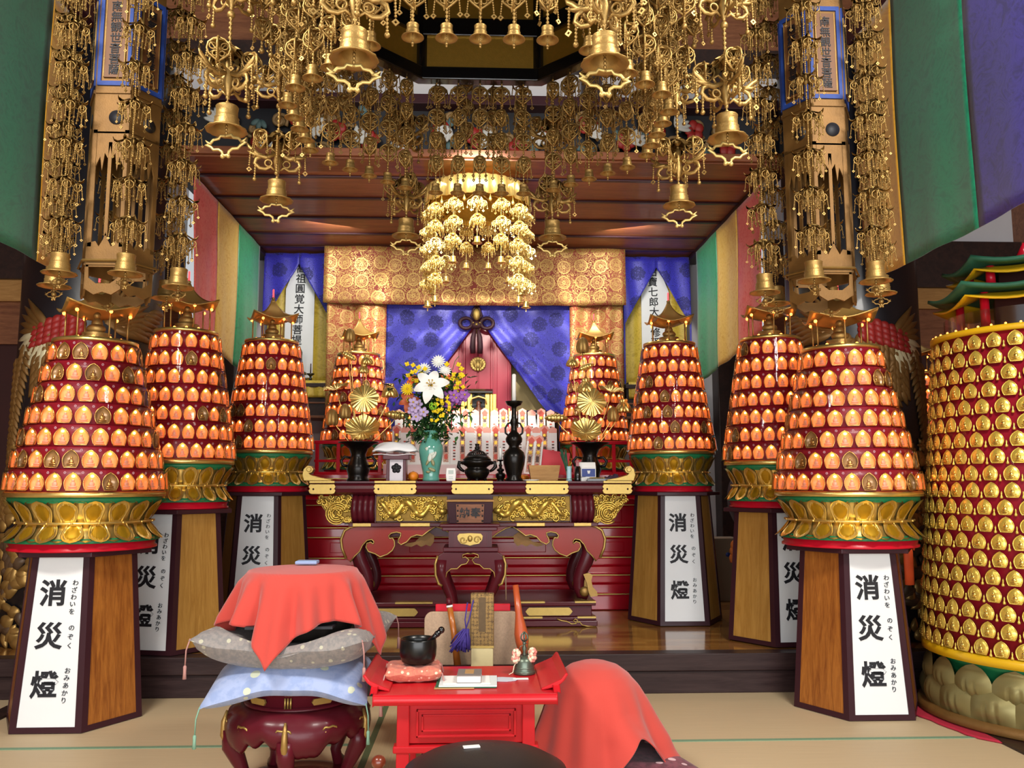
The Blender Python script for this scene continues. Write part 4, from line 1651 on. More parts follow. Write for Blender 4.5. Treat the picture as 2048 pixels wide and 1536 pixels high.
# ------------------------------------------------------------------ great octagonal canopy
def canopy():
    cy = 3.53
    t = thing('hanging_canopy', 'great octagonal gilded canopy of bells and bead strands hanging over the front', 'canopy', (0, cy, 3.0))
    zo = -3.0
    tilt = 0.0

    def ang(k):
        return math.radians(22.5 + 45 * k)

    def corner(k, R, z):
        return Vector((R * math.cos(ang(k)), R * math.sin(ang(k)), z + zo))

    def beam(m, R, z0, z1, th):
        n = 8
        v = []
        for zz in (z0, z1):
            for rr in (R, R - th):
                for k in range(n):
                    v.append(corner(k, rr, zz))
        f = []
        for k in range(n):
            j = (k + 1) % n
            f += [(k, j, 16 + j, 16 + k), (8 + j, 8 + k, 24 + k, 24 + j), (j, k, 8 + k, 8 + j), (16 + k, 16 + j, 24 + j, 24 + k)]
        m.add(v, f, 0, None, False)
    Rf = .875
    m = M()
    beam(m, Rf, 3.585, 3.655, .075)
    beam(m, Rf, 3.84, 3.94, .06)
    beam(m, Rf, 4.12, 4.26, .08)
    for k in range(8):
        c0, c1 = corner(k, Rf - .035, 3.6), corner(k, Rf - .035, 4.2)
        m.tube([c0, c1], .038, 4)
    part('frame', m, 'black', t, bevel=.006)
    for k in range(8):
        m = M()
        a, b, = corner(k, Rf - .03, 0), corner(k + 1, Rf - .03, 0)
        n = Vector((a.x + b.x, a.y + b.y, 0)).normalized() * .006
        for z0, z1 in ((3.65, 3.845), (3.935, 4.13)):
            vs = [Vector((p.x, p.y, z + zo)) + d for d in (-n, n) for p, z in ((a, z0), (b, z0), (b, z1), (a, z1))]
            m.add(vs, [(0, 1, 2, 3), (7, 6, 5, 4), (0, 4, 5, 1), (2, 6, 7, 3), (1, 5, 6, 2), (3, 7, 4, 0)], 0, None, False)
        part('gilded_panel', m, 'gold_leaf', t)
    m = M(); m.lathe([(Rf * .98, 4.26 + zo), (.5, 4.42 + zo), (.10, 4.5 + zo)], 8, 0, rotz(PI / 8), False); part('roof', m, 'black', t)
    m = M(); m.tube([(0, 0, 4.48 + zo), (0, 0, 6.0 + zo)], .03, 8); part('hanger', m, 'black_metal', t)
    # corner strands
    big_bell = bell(1.0).mesh('bell', ['gold'])
    fin = fin_mesh(1.0).mesh('cloud_plate', ['gold_pale2'])
    fl = flourish(1.1).mesh('leaf_scroll', ['gold'])
    cr = crown(1.0).mesh('leaf_crown', ['gold'])
    bs = M()
    ztop = 3.70
    beads(bs, (0, 0, 0), (0, 0, -(ztop - 2.89)), .0085, .02, 6)
    for zz in (-.20, -.44, -.70):
        bs.sph((0, 0, zz), .016, 10, 8)
    strand = bs.mesh('bead_strand', ['gold'])
    med = medallion(1.0).mesh('medallion', ['gold'])
    for k in range(8):
        c = corner(k, 1.05, 0)
        o = part('corner_strand', strand, None, t, loc=(c.x, c.y, ztop + zo))
        rz_ = ang(k)
        for zz in (-.14, -.50):
            part('leaf_scroll', fl, None, o, loc=(0, 0, zz - .12), rz=rz_ + .2)
            part('leaf_crown', cr, None, o, loc=(0, 0, zz - .07), rz=rz_)
        for q in range(2):
            for e in range(3):
                a_ = rz_ + e * 2.1 + q
                part('medallion', med, None, o, loc=(.085 * math.cos(a_), .085 * math.sin(a_), -.22 - .36 * q), rz=a_)
        part('bell', big_bell, None, o, loc=(0, 0, -(ztop - 2.885)), rz=rz_)
        fa = math.atan2(c.y, c.x) + PI / 2 + (.5 if k % 2 else -.3) if k in (1, 2, 5, 6) else (0.15 if k % 2 else -.2)
        part('cloud_plate', fin, None, o, loc=(0, 0, -(ztop - 2.885) - .118), rz=fa)
        # arm that carries the strand
        m = M()
        a0, a1 = corner(k, Rf - .02, 3.90), corner(k, 1.05, 3.72)
        mid = corner(k, .99, 3.90)
        m.tube([a0, a0.lerp(mid, .6), mid, mid.lerp(a1, .6) + Vector((0, 0, .02)), a1], [.02, .02, .018, .014, .010], 8)
        m.sph(a1, .02, 8, 6)
        part('arm', m, 'gold', t)
    # five small strands on every side
    sb = bell(.50, False, False).mesh('bell', ['gold'])
    s2 = M(); beads(s2, (0, 0, 0), (0, 0, -.585), .0062, .0145, 6)
    strand2 = s2.mesh('bead_strand', ['gold'])
    rr = random.Random(9)
    for k in range(8):
        a, b = corner(k, .845, 0), corner(k + 1, .845, 0)
        for i in range(5):
            p = a.lerp(b, .14 + .18 * i)
            o = part('bead_strand', strand2, None, t, loc=(p.x, p.y, 3.60 + zo), rz=rr.uniform(0, 6))
            for q in range(4):
                part('medallion', med, None, o, loc=(0, 0, -.035 - .13 * q), rz=rr.uniform(0, 6))
            part('bell', sb, None, o, loc=(0, 0, -.58))
    # second curtain of medallions, between the small strands and the corner strands
    s3 = M(); beads(s3, (0, 0, 0), (0, 0, -.42), .0065, .016, 6); s3.sph((0, 0, -.43), .012, 8, 6)
    strand3 = s3.mesh('tassel_strand', ['gold'])
    for k in range(8):
        a, b = corner(k, .97, 0), corner(k + 1, .97, 0)
        for i in range(4):
            p = a.lerp(b, .2 + .2 * i)
            dz = .06 * (i % 2)
            o = part('tassel_strand', strand3, None, t, loc=(p.x, p.y, 3.70 + zo - dz), rz=rr.uniform(0, 6))
            for q in range(3):
                part('medallion', med, None, o, loc=(0, 0, -.02 - .135 * q), rz=rr.uniform(0, 6))


MT['gold_pale2'] = plain('light_gilding', '#cdb06a', 0.42, 0.6, var=0.1, vscale=30)
canopy()


# ------------------------------------------------------------------ two hexagonal hanging banners of gilt metal
CL = cluster(1.0)
def hex_banner(X, label, seed):
    rr = random.Random(seed)
    Y = 4.62
    t = thing('metal_banner', label, 'hanging ornament', (X, Y, 2.4), 0, 'hexagonal gilt banners hung with chains')
    zo = -2.4
    Rb = .19

    def hx(k, R):
        a = -2 * PI / 3 + k * PI / 3
        return Vector((R * math.cos(a), R * math.sin(a), 0))
    # body plates, each face in (u, z) with u from -w to w
    wv = Rb / 2 - .002
    plates, plaq, text = M(), M(), M()
    for k in range(6):
        a, b = hx(k, Rb), hx(k + 1, Rb)
        ux = (b - a).normalized()
        nr = Vector((ux.y, -ux.x, 0))
        c = (a + b) / 2
        T = Matrix(((ux.x, -nr.x, 0, c.x), (ux.y, -nr.y, 0, c.y), (0, 0, 1, zo), (0, 0, 0, 1)))
        f = M()
        th0, th1 = -.004, .006
        # skirt with an eye-shaped opening
        f.prism([(-wv, 2.60), (-wv, 2.47), (-wv * .5, 2.44), (0, 2.455), (wv * .5, 2.44), (wv, 2.47), (wv, 2.60), (wv * .86, 2.60), (wv * .82, 2.53), (wv * .4, 2.50), (-wv * .4, 2.50), (-wv * .82, 2.53), (-wv * .86, 2.60)], th0, th1)
        f.prism([(-wv, 2.59), (wv, 2.59), (wv, 2.72), (wv * .55, 2.73), (wv * .35, 2.70), (wv * .12, 2.74), (0, 2.78), (-wv * .12, 2.74), (-wv * .35, 2.70), (-wv * .55, 2.73), (-wv, 2.72)], th0, th1)
        f.box(-wv, wv, -.010, -.004, 2.60, 2.612)
        for s2 in (-1, 1):
            x0, x1 = sorted((s2 * wv, s2 * wv * .78))
            f.box(x0, x1, th0, th1, 2.70, 3.35)
            f.prism([(s2 * wv * .8, 3.34), (s2 * wv * .8, 3.14), (s2 * wv * .55, 3.2), (s2 * wv * .42, 3.12), (s2 * wv * .30, 3.22), (s2 * wv * .12, 3.19), (0, 3.26), (0, 3.34)], th0, th1)
        f.box(-wv * .10, wv * .10, th0, th1, 2.76, 3.28)
        f.prism([(-wv, 3.33), (wv, 3.33), (wv, 3.56), (-wv, 3.56)], th0, th1)
        f.lathe([(.040, 0), (.040, .002), (0, .002)], 20, 1, tr(wv * .25, -.006, 3.42) @ Matrix.Rotation(PI / 2, 4, 'X'))  # flat dark disc painting the shade of a round hole
        f.box(-wv, wv, th0, th1, 3.56, 4.75)
        f.box(-wv, wv, -.012, -.004, 3.555, 3.575)
        plates.merge(f, T)
        g = M()
        for x0, x1, z0, z1 in ((-wv * .95, -wv * .74, 3.60, 4.15), (wv * .74, wv * .95, 3.60, 4.15), (-wv * .74, wv * .74, 3.60, 3.625), (-wv * .74, wv * .74, 4.125, 4.15)):
            g.box(x0, x1, -.013, -.004, z0, z1)
        g.box(-wv * .58, wv * .58, -.016, -.004, 3.645, 4.105, 1)
        for x in (-wv * .6, wv * .57):
            g.box(x, x + .003, -.019, -.004, 3.645, 4.105, 2)
        plaq.merge(g, T)
        q = M()
        for i, ch in enumerate('南無観世音菩薩'):
            q.merge(text_mesh(ch, .062, .0006), tr(0, -.018, 4.055 - i * .061))
        text.merge(q, T)
    part('body', plates, ['gold_dull', 'ink'], t)
    pl = part('name_plaques', plaq, ['blue_frame', 'plaque_wood', 'gold'], t)
    part('lettering', text, 'ink', pl)
    m = M(); m.lathe([(Rb + .02, 2.615 + zo), (Rb + .03, 2.62 + zo), (Rb + .02, 2.63 + zo)], 6, 0, rotz(0), False, False); part('band', m, 'gold', t)
    m = M(); m.tube([(0, 0, 4.7 + zo), (0, 0, 6.0 + zo)], .02, 8); m.lathe([(Rb + .02, 4.75 + zo), (.36, 4.68 + zo), (.37, 4.72 + zo), (.1, 4.95 + zo), (0.03, 5.0 + zo)], 6, 0, None, False); part('hood', m, 'gold_dull', t)
    cl = CL_MESH
    ch = M(); beads(ch, (0, 0, 0), (0, 0, -1.98), .0052, .0125, 6)
    chain = ch.mesh('bead_chain', ['gold'])
    bl = BELL_MID
    for k in range(6):
        p = hx(k, .335)
        o = part('bead_chain', chain, None, t, loc=(p.x, p.y, 4.60 + zo + .0))
        for q in range(9):
            part('ornament_cluster', cl, None, o, loc=(0, 0, -.07 - .213 * q), rz=rr.uniform(0, 6))
        part('bell', bl, None, o, loc=(0, 0, -1.975))
        part('cloud_plate', FIN_S, None, o, loc=(0, 0, -1.975 - .13), rz=rr.uniform(-.6, .6))


MT['plaque_wood'] = plain('plaque_wood', '#6a4426', 0.5, 0.1, var=0.15)
MT['blue_frame'] = plain('blue_brocade_border', '#1d3c86', 0.6, 0, var=0.2, vscale=60)
CL_MESH = CL.mesh('ornament_cluster', ['gold'])
BELL_MID = bell(1.1, True, False).mesh('bell', ['gold'])
FIN_S = fin_mesh(.62).mesh('cloud_plate', ['gold'])
hex_banner(-1.995, 'tall hexagonal gilt banner with bead chains hanging at the left, above the front lantern towers', 61)
hex_banner(1.955, 'tall hexagonal gilt banner with bead chains hanging at the right, plaque lettered in black', 62)


# ------------------------------------------------------------------ bright inner canopy over the altar
def inner_canopy():
    cx, cy, zt = -.02, 7.74, 4.22
    t = thing('inner_canopy', 'bright gold canopy with glittering bead strands hanging inside the altar room', 'canopy', (cx, cy, zt))
    m = M()
    n = 72
    prof = [(.50, -.19), (.49, -.03), (.47, -.015)]
    m.lathe(prof, n * 2, 0, None, True, False)
    m.v = [(x * (1 + .018 * math.cos(36 * math.atan2(y, x))), y * (1 + .018 * math.cos(36 * math.atan2(y, x))), z - (.018 * abs(math.cos(9 * math.atan2(y, x))) if z < -.1 else 0)) for x, y, z in m.v]
    part('fluted_rim', m, 'gold_bright', t, solid=.01)
    m = M(); m.lathe([(.44, -.17), (.45, -.02), (.30, .02), (.0, .035)], 48, 0, None, True, False); part('dome', m, 'gold_leaf', t, solid=.008)
    m = M()
    for k in range(8):
        a = k * PI / 4
        m.tube([(.05 * math.cos(a), .05 * math.sin(a), -.03), (.49 * math.cos(a), .49 * math.sin(a), -.17)], .008, 6)
    part('ribs', m, 'gold_bright', t)
    tri = M()
    tri.merge(medallion(1.15))
    for k in range(4):
        a = k * PI / 2 + .3
        tri.tube([(0, 0, -.004), (.035 * math.cos(a), .035 * math.sin(a), -.012), (.062 * math.cos(a), .062 * math.sin(a), -.04)], .0035, 4)
        tri.merge(medallion(.62), tr(.062 * math.cos(a), .062 * math.sin(a), -.04))
    cl = tri.mesh('ornament_cluster', ['gold_bright'])
    bl = bell(.60, False, False).mesh('bell', ['gold_bright'])
    dr = M(); dr.lathe([(.003, 0), (.003, -.05), (.012, -.07), (.016, -.085), (.008, -.1), (0, -.102)], 10)
    drop = dr.mesh('drop', ['gold_bright'])
    rr = random.Random(4)
    N = 13
    lens = {}
    for i in range(N):
        a = -PI / 2 + 2 * PI * (i) / N
        # arched opening at the front and back: short in the middle, long at the sides
        front = abs(math.cos(a))
        tiers = 2 + int(round(3.4 * front ** 1.1))
        if math.sin(a) > .2:
            tiers = max(2, tiers - 1)
        L = .06 + .165 * tiers + .04
        if tiers not in lens:
            s_ = M(); beads(s_, (0, 0, 0), (0, 0, -L), .0045, .010, 6); lens[tiers] = s_.mesh('bead_strand', ['gold_bright'])
        o = part('bead_strand', lens[tiers], None, t, loc=(.46 * math.cos(a), .46 * math.sin(a), -.17), rz=0)
        for q in range(tiers):
            part('ornament_cluster', cl, None, o, loc=(0, 0, -.05 - .165 * q), rz=rr.uniform(0, 6))
        part('bell', bl, None, o, loc=(0, 0, -L))
        a2 = a + PI / N
        part('drop', drop, None, t, loc=(.485 * math.cos(a2), .485 * math.sin(a2), -.17))


inner_canopy()
# ================================================================== red altar dais
m = M()
prof = [(8.02, .27), (8.02, .40), (8.06, .42), (8.06, .50), (8.02, .52), (8.02, .58), (8.10, .60), (8.10, .66), (8.06, .68), (8.06, .74), (8.14, .76), (8.14, .92), (8.08, .94), (8.08, 1.02),
        (8.16, 1.04), (8.16, 1.22), (8.08, 1.24), (8.08, 1.30), (8.13, 1.32), (8.20, 1.34), (8.20, 1.47), (8.15, 1.48), (8.15, 1.53), (10.0, 1.53), (10.0, .27)]
t = thing('altar_dais', 'wide red lacquered stepped dais behind the altar table', 'altar', (0, 8.9, .272))
d = lambda m: (setattr(m, 'v', [(x, y - 8.9, z - .272) for x, y, z in m.v]), m)[1]
m.extrude_x(prof, -1.66, 1.58); part('body', d(m), 'red_dais', t, bevel=.006)
m = M()
for y, z in ((8.02, .41), (8.02, .585), (8.06, .745), (8.08, .935), (8.08, 1.025), (8.08, 1.235), (8.15, 1.485)):
    m.box(-1.665, 1.585, y - .008, y + .02, z, z + .008)
part('pale_lines', d(m), 'gold_pale', t)  # thin pale strips along the step edges
m = M()
for sg in (-1, 1):
    for xx in (1.1, .35):
        m.box(sg * xx - .30, sg * xx + .30, 8.135, 8.15, .79, .89)
        m.box(sg * xx - .28, sg * xx + .28, 8.130, 8.15, 1.07, 1.19)
part('raised_panels', d(m), 'red_dais', t, bevel=.008)
# red railings in front of the two inner lantern towers
for sg, x0, x1, lb in ((-1, -1.68, -.98, 'low red railing on the dais behind the left bronze vase'), (1, .96, 1.62, 'low red railing on the dais behind the right bronze vase')):
    t = thing('railing', lb, 'railing', ((x0 + x1) / 2, 8.72, 1.53), 0, 'low red railings on the dais')
    L = (x1 - x0) / 2
    m = M(); m.box(-L, L, -.025, .025, .315, .35); part('top_rail', m, 'red', t, bevel=.006)
    m = M(); m.box(-L, L, -.015, .015, .13, .155); part('middle_rail', m, 'red', t, bevel=.004)
    m = M(); m.box(-L, L, -.02, .02, 0, .03); part('bottom_rail', m, 'red', t, bevel=.004)
    for x in (-L + .03, -L * .3, L * .35, L - .03):
        m = M(); m.box(-.018, .018, -.018, .018, .02, .32); part('post', m, 'red', t, bevel=.004, loc=(x, 0, 0))

# ================================================================== altar table
YT = 7.15


def Z5(zx, zy, Y=YT):
    p = P(580 + zx / 2.762, 980 + zy / 2.762, Y); return (p.x, p.z)


t = thing('altar_table', 'wide maroon lacquered altar table with gilded dragon frieze and curved legs', 'table', (-.05, 7.5, .272))
LO = Vector((-.05, 7.5, .272))


def loc(m):
    m.v = [(x - LO.x, y - LO.y, z - LO.z) for x, y, z in m.v]; return m


m = M()
m.extrude_x([(7.13, 1.462), (7.13, 1.448), (7.155, 1.442), (7.145, 1.425), (7.14, 1.40), (7.15, 1.37), (7.19, 1.35), (7.93, 1.35), (7.96, 1.40), (7.96, 1.462)], -1.405, 1.295)
part('tabletop', loc(m), 'maroon', t)
for a, b in ((620, 669), (750, 831), (905, 985), (1053, 1135), (1207, 1262)):
    x0, x1 = P(a, 975, 7.14).x, P(b, 975, 7.14).x
    m = M()
    r = .035
    out = [(x0, 1.362), (x0 + .02, 1.355), (x1 - .02, 1.355), (x1, 1.362), (x1 + .012, 1.385), (x1, 1.40), (x1 + .012, 1.415), (x1, 1.438), (x0, 1.438), (x0 - .012, 1.415), (x0, 1.40), (x0 - .012, 1.385)]
    m.prism(out, 7.128, 7.16)
    m.box(x0 - .004, x1 + .004, 7.118, 7.30, 1.446, 1.466)
    for x in (x0 + .03, x1 - .03):
        m.sph((x, 7.128, 1.397), .009, 8, 5, 1)
    part('metal_fitting', loc(m), ['gold_pale', 'maroon_dark'], t, bevel=.003)
for sg, px in ((-1, 664), (1, 1213)):
    x0 = P(px, 958, 7.2).x
    cur = [(0, 0), (.23, 0), (.245, .05), (.235, .10), (.205, .128), (.168, .122), (.15, .095), (.165, .068), (.188, .062), (.175, .05), (.11, .03), (0, .010)]
    m = M(); m.prism([(x0 + sg * x, 1.466 + z) for x, z in cur], 7.17, 7.25)
    m.lathe([(.024, -.055), (.02, .055)], 14, 0, tr(x0 + sg * .188, 7.21, 1.466 + .095) @ Matrix.Rotation(PI / 2, 4, 'X'))
    part('scroll_end', loc(m), 'gold_pale', t, bevel=.004)
# recessed frieze
m = M(); m.box(-1.13, 1.03, 7.26, 7.86, 1.10, 1.352); part('frieze_board', loc(m), 'maroon', t)


def relief(x0, x1, z0, z1, Y, seed, n):
    rr = random.Random(seed)
    m = M()
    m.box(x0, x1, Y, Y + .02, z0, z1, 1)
    w = x1 - x0
    # dragon body: a thick slow wave with scales
    pts = [(x0 + w * (.06 + .88 * i / 60), Y - .018 - .012 * math.sin(i * .5), (z0 + z1) / 2 + (z1 - z0) * .27 * math.sin(i * .24 + seed * 1.7)) for i in range(61)]
    m.tube(pts, [.012 + .018 * math.sin(PI * (i / 60) ** .7) + .0035 * (i % 2) for i in range(61)], 8)
    hd = pts[-1] if seed % 2 else pts[0]
    m.sph((hd[0], Y - .03, hd[2]), (.04, .03, .03), 10, 7)
    for k in range(5):
        m.tube([(hd[0], Y - .04, hd[2]), (hd[0] + rr.uniform(-.05, .05), Y - .045, hd[2] + rr.uniform(.01, .05)), (hd[0] + rr.uniform(-.09, .09), Y - .035, hd[2] + rr.uniform(-.05, .06))], [.008, .006, .002], 5)
    for k in range(n * 2):                                 # cloud and wave scrolls
        cx, cz = rr.uniform(x0 + .03, x1 - .03), rr.uniform(z0 + .02, z1 - .02)
        r0 = rr.uniform(.018, .036)
        m.tube(spiral((cx, Y - rr.uniform(.004, .02), cz), r0, .004, rr.uniform(0, 6.3), rr.choice((-1.3, 1.3)), 12), .0075, 5)
        if k % 2:
            m.sph((cx, Y - .02, cz), rr.uniform(.008, .015), 7, 5)
    return m


for seed, a, b in ((1, 752, 894), (2, 986, 1142)):
    m = relief(P(a, 1020, 7.24).x, P(b, 1020, 7.24).x, 1.128, 1.335, 7.235, seed, 46)
    part('dragon_carving', loc(m), ['gold_leaf2', 'gold_shade'], t)
for sg, a, b in ((-1, 705, 749), (1, 1143, 1186)):
    x0, x1 = P(a, 1020, 7.2).x, P(b, 1020, 7.2).x
    m = M()
    for i in range(4):
        c = lerp(x0, x1, (i + .5) / 4)
        m.tube([(c, 7.235, 1.12), (c + sg * .006, 7.205, 1.17), (c + sg * .010, 7.195, 1.23), (c + sg * .006, 7.205, 1.29), (c, 7.235, 1.345)], .030, 8)
    m.box(x0 - .01, x1 + .01, 7.22, 7.3, 1.10, 1.345)
    part('ribbed_post', loc(m), 'maroon', t)
for sg, a, b in ((-1, 633, 702), (1, 1188, 1256)):
    xo, xi = (P(a, 1020, 7.2).x, P(b, 1020, 7.2).x) if sg < 0 else (P(b, 1020, 7.2).x, P(a, 1020, 7.2).x)
    rr = random.Random(8)
    m = M()
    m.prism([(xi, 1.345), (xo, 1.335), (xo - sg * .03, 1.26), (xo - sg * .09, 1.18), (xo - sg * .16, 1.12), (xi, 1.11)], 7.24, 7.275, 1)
    for k in range(46):
        u, v = rr.random(), rr.random()
        z = 1.335 - .2 * v
        x = lerp(xi, xo - sg * .18 * v * v, u)
        m.tube(spiral((x, 7.225 + rr.uniform(-.012, .008), z), rr.uniform(.02, .035), .004, rr.uniform(0, 6), 1.2 * sg, 12), .008, 5)
        if k % 3 == 0:
            m.sph((x, 7.215, z), .014, 7, 5)
    for k in range(4):
        m.tube(spiral((xi + sg * .12, 7.21, 1.19), .045 + .018 * k, .03 + .018 * k, .4, .8, 14), .008, 5)
    part('carved_bracket', loc(m), ['gold_leaf2', 'gold_shade'], t)
m = M(); m.box(P(697, 1048, 7.12).x, P(1196, 1048, 7.12).x, 7.12, 7.9, 1.085, 1.118); part('rail', loc(m), 'maroon', t, bevel=.006)
for a, b in ((705, 742), (800, 860), (1033, 1090), (1148, 1183)):
    m = M(); m.box(P(a, 1048, 7.11).x, P(b, 1048, 7.11).x, 7.112, 7.14, 1.088, 1.116); part('rail_fitting', loc(m), 'gold_pale', t, bevel=.003)
# cusped apron, right half traced then mirrored about the middle of the table
XC = P(948, 1050, YT).x
low = [(1000, 262), (1060, 290), (1110, 265), (1150, 235), (1190, 212), (1228, 200), (1262, 222), (1300, 252), (1330, 246), (1362, 258), (1385, 285), (1415, 300), (1432, 286), (1428, 268), (1418, 252), (1416, 236), (1440, 230), (1470, 236),
       (1484, 250), (1478, 266), (1462, 262), (1452, 280), (1450, 305), (1462, 330), (1490, 352), (1528, 366), (1556, 348), (1592, 336), (1606, 312), (1600, 290), (1580, 284), (1566, 296), (1562, 282), (1574, 270), (1600, 274), (1624, 300), (1640, 335), (1668, 362), (1690, 392)]
outer = [(1712, 372), (1734, 318), (1740, 270), (1722, 222), (1690, 202), (1640, 192)]
lowp = [Z5(*p, 7.17) for p in low]
outp = [Z5(*p, 7.17) for p in outer]
ztop = 1.088
for sg in (-1, 1):
    mir = lambda p: (p[0], p[1]) if sg > 0 else (2 * XC - p[0], p[1])
    poly = [(XC, ztop)] + [(XC, Z5(980, 262, 7.17)[1])] + lowp + outp + [(outp[-1][0], ztop)]
    m = M(); m.prism([mir(p) for p in poly], 7.165, 7.215)
    ap = part('apron', loc(m), 'red_orange', t, bevel=.008)
    m = M()
    m.tube([(mir(p)[0], 7.162, mir(p)[1]) for p in lowp], .0065, 5)
    m.tube([(mir(p)[0], 7.158, mir(p)[1]) for p in outp], .012, 6)
    part('gold_edging', loc(m), 'gold_pale', ap)
    # gilt cloud plate behind the cusp
    c = [(1235, 250), (1262, 232), (1300, 245), (1340, 285), (1385, 292), (1400, 305), (1360, 312), (1330, 298), (1305, 312), (1280, 300), (1255, 310), (1236, 285)]
    m = M(); m.prism([mir(Z5(*p, 7.24)) for p in c], 7.228, 7.236); part('cloud_plate', loc(m), 'gold_dull', t)
    # cabriole leg at the front and the back
    ctr = [(1650, 300), (1655, 350), (1638, 400), (1616, 445), (1600, 495), (1598, 540), (1612, 575), (1650, 590)]
    wd = [.055, .062, .062, .055, .05, .048, .05, .035]
    for Yl in (7.225, 7.80):
        pts = [mir(Z5(*p, 7.17)) for p in ctr]
        m = M(); m.tube([(x, Yl, z) for x, z in pts], wd, 10, 0, None, False, .8)
        lg = part('leg', loc(m), 'maroon', t)
        m = M()
        q = mir(Z5(1628, 562, 7.17))
        m.sph((q[0], Yl - .04, q[1]), (.042, .03, .042), 12, 8)
        lf = [mir(Z5(*p, 7.17)) for p in ((1620, 465), (1650, 458), (1672, 470), (1664, 500), (1672, 535), (1695, 560), (1700, 585), (1660, 590), (1648, 560), (1640, 515))]
        m.prism(lf, Yl - .058, Yl - .02)
        part('gilt_foot', loc(m), 'gold', lg)
m = M(); m.box(2 * XC - outp[-1][0], outp[-1][0], 7.24, 7.28, 1.0, 1.088); part('inner_apron', loc(m), 'maroon', t)
# base
xb0, xb1 = P(745, 1230, 7.10).x - .25, P(1195, 1230, 7.10).x
m = M()
m.box(xb0 + .01, xb1 - .01, 7.12, 7.93, .435, .470)
m.box(xb0 + .04, xb1 - .04, 7.15, 7.90, .345, .435)
m.box(xb0 + .01, xb1 - .01, 7.12, 7.93, .318, .345)
m.box(xb0, xb1, 7.10, 7.95, .272, .318)
part('base', loc(m), 'maroon', t, bevel=.006)
for a, b in ((1051, 1145), (735, 836)):
    x0, x1 = P(a, 1220, 7.14).x, P(b, 1220, 7.14).x
    m = M(); m.prism([(x0, .388), (x0 + .015, .408), (x0 + .03, .420), (x1 - .03, .420), (x1 - .015, .408), (x1, .388), (x1 - .015, .368), (x1 - .03, .356), (x0 + .03, .356), (x0 + .015, .368)], 7.138, 7.155)
    part('gilt_panel', loc(m), 'gold_pale', t)
for a, b, z in ((1038, 1090, .472), (1150, 1192, .472), (1000, 1085, .348), (1155, 1192, .348), (790, 865, .472)):
    m = M(); m.box(P(a, 1210, 7.11).x, P(b, 1210, 7.11).x, 7.112, 7.2, z - .012, z + .002)
    part('gold_strip', loc(m), 'gold_pale', t)
m = M()
cl = [Z5(*p, 7.10) for p in ((1475, 712), (1500, 722), (1530, 726), (1555, 740), (1580, 738), (1590, 720), (1575, 712), (1565, 722), (1578, 732), (1600, 728), (1612, 745), (1640, 752), (1690, 755))]
m.tube([(x, 7.098, z) for x, z in cl], .006, 5)
m.tube([(2 * XC - x, 7.098, z) for x, z in cl], .006, 5)
part('cloud_lines', loc(m), 'gold_pale', t)

# ------------------------------------------------------------------ small offering stand in front of the table, with a lettered box
YS = 6.72
t = thing('offering_stand', 'small maroon stand with curved gilt-edged legs in front of the altar table', 'stand', (P(940, 1100, YS).x, YS + .2, .272))
LO2 = Vector(t.location)
loc2 = lambda m: (setattr(m, 'v', [(x - LO2.x, y - LO2.y, z - LO2.z) for x, y, z in m.v]), m)[1]


def bx(m, a, b, y0, y1, dpt=.40, inset=0.0):
    p, q = P(a, y1, YS), P(b, y0, YS)
    m.box(p.x, q.x, YS + inset, YS + dpt - inset, p.z, q.z); return m


m = M(); bx(m, 879, 1000, 1048, 1054); bx(m, 884, 995, 1054, 1062, .39, .01); part('top', loc2(m), 'maroon', t, bevel=.006)
m = M(); bx(m, 897, 984, 1062, 1095, .36, .03); part('neck', loc2(m), 'maroon', t)
m = M()
for a in (897, 901, 905, 974, 978, 982):
    bx(m, a, a + 2, 1063, 1094, .34, .022)
part('ribs', loc2(m), 'maroon', t)
pc = P(940, 1080, YS)
m = M(); m.prism([(pc.x + x, pc.z + z) for x, z in ((-.10, .03), (-.085, .048), (0, .052), (.085, .048), (.10, .03), (.095, 0), (.07, -.03), (.03, -.036), (0, -.045), (-.03, -.036), (-.07, -.03), (-.095, 0))], YS + .012, YS + .032)
for sg in (-1, 1):
    m.tube(spiral((pc.x + sg * .055, YS + .01, pc.z), .03, .006, 0, sg * 1.2, 12), .006, 5)
m.sph((pc.x, YS + .01, pc.z + .01), (.02, .01, .025), 8, 6)
part('gilt_ornament', loc2(m), 'gold_pale', t)
m = M(); bx(m, 886, 997, 1095, 1104, .39, .005); part('lower_moulding', loc2(m), 'maroon', t, bevel=.005)
xc = P(941, 1110, YS).x
prof = [(0, 1104), (52, 1104), (64, 1112), (69, 1128), (68, 1150), (62, 1168), (55, 1172)]
inner = [(50, 1165), (46, 1145), (38, 1138), (26, 1138), (18, 1130), (8, 1128), (3, 1120), (10, 1114), (16, 1116), (15, 1110), (6, 1107), (0, 1108)]
S1 = lambda p: (p[0] * (YS * 1.003) / FPX, P(941, p[1], YS).z)
for sg in (-1, 1):
    m = M(); m.prism([(xc + sg * S1(p)[0], S1(p)[1]) for p in prof + inner], YS + .02, YS + .06)
    part('apron', loc2(m), 'maroon', t, bevel=.006)
    m = M(); m.tube([(xc + sg * S1(p)[0], YS + .017, S1(p)[1]) for p in inner], .005, 5)
    m.tube([(xc + sg * S1(p)[0], YS + .015, S1(p)[1]) for p in prof[2:]], .011, 6)
    part('gold_edging', loc2(m), 'gold_pale', t)
    for yy in (YS + .05, YS + .34):
        pts = [(xc + sg * S1(p)[0], yy, S1(p)[1]) for p in ((56, 1120), (58, 1145), (48, 1170), (38, 1195), (33, 1225), (36, 1250))] + [(xc + sg * S1((40, 0))[0], yy, .272)]
        m = M(); m.tube(pts, [.05, .05, .042, .036, .034, .036, .05], 8); part('leg', loc2(m), 'maroon', t)
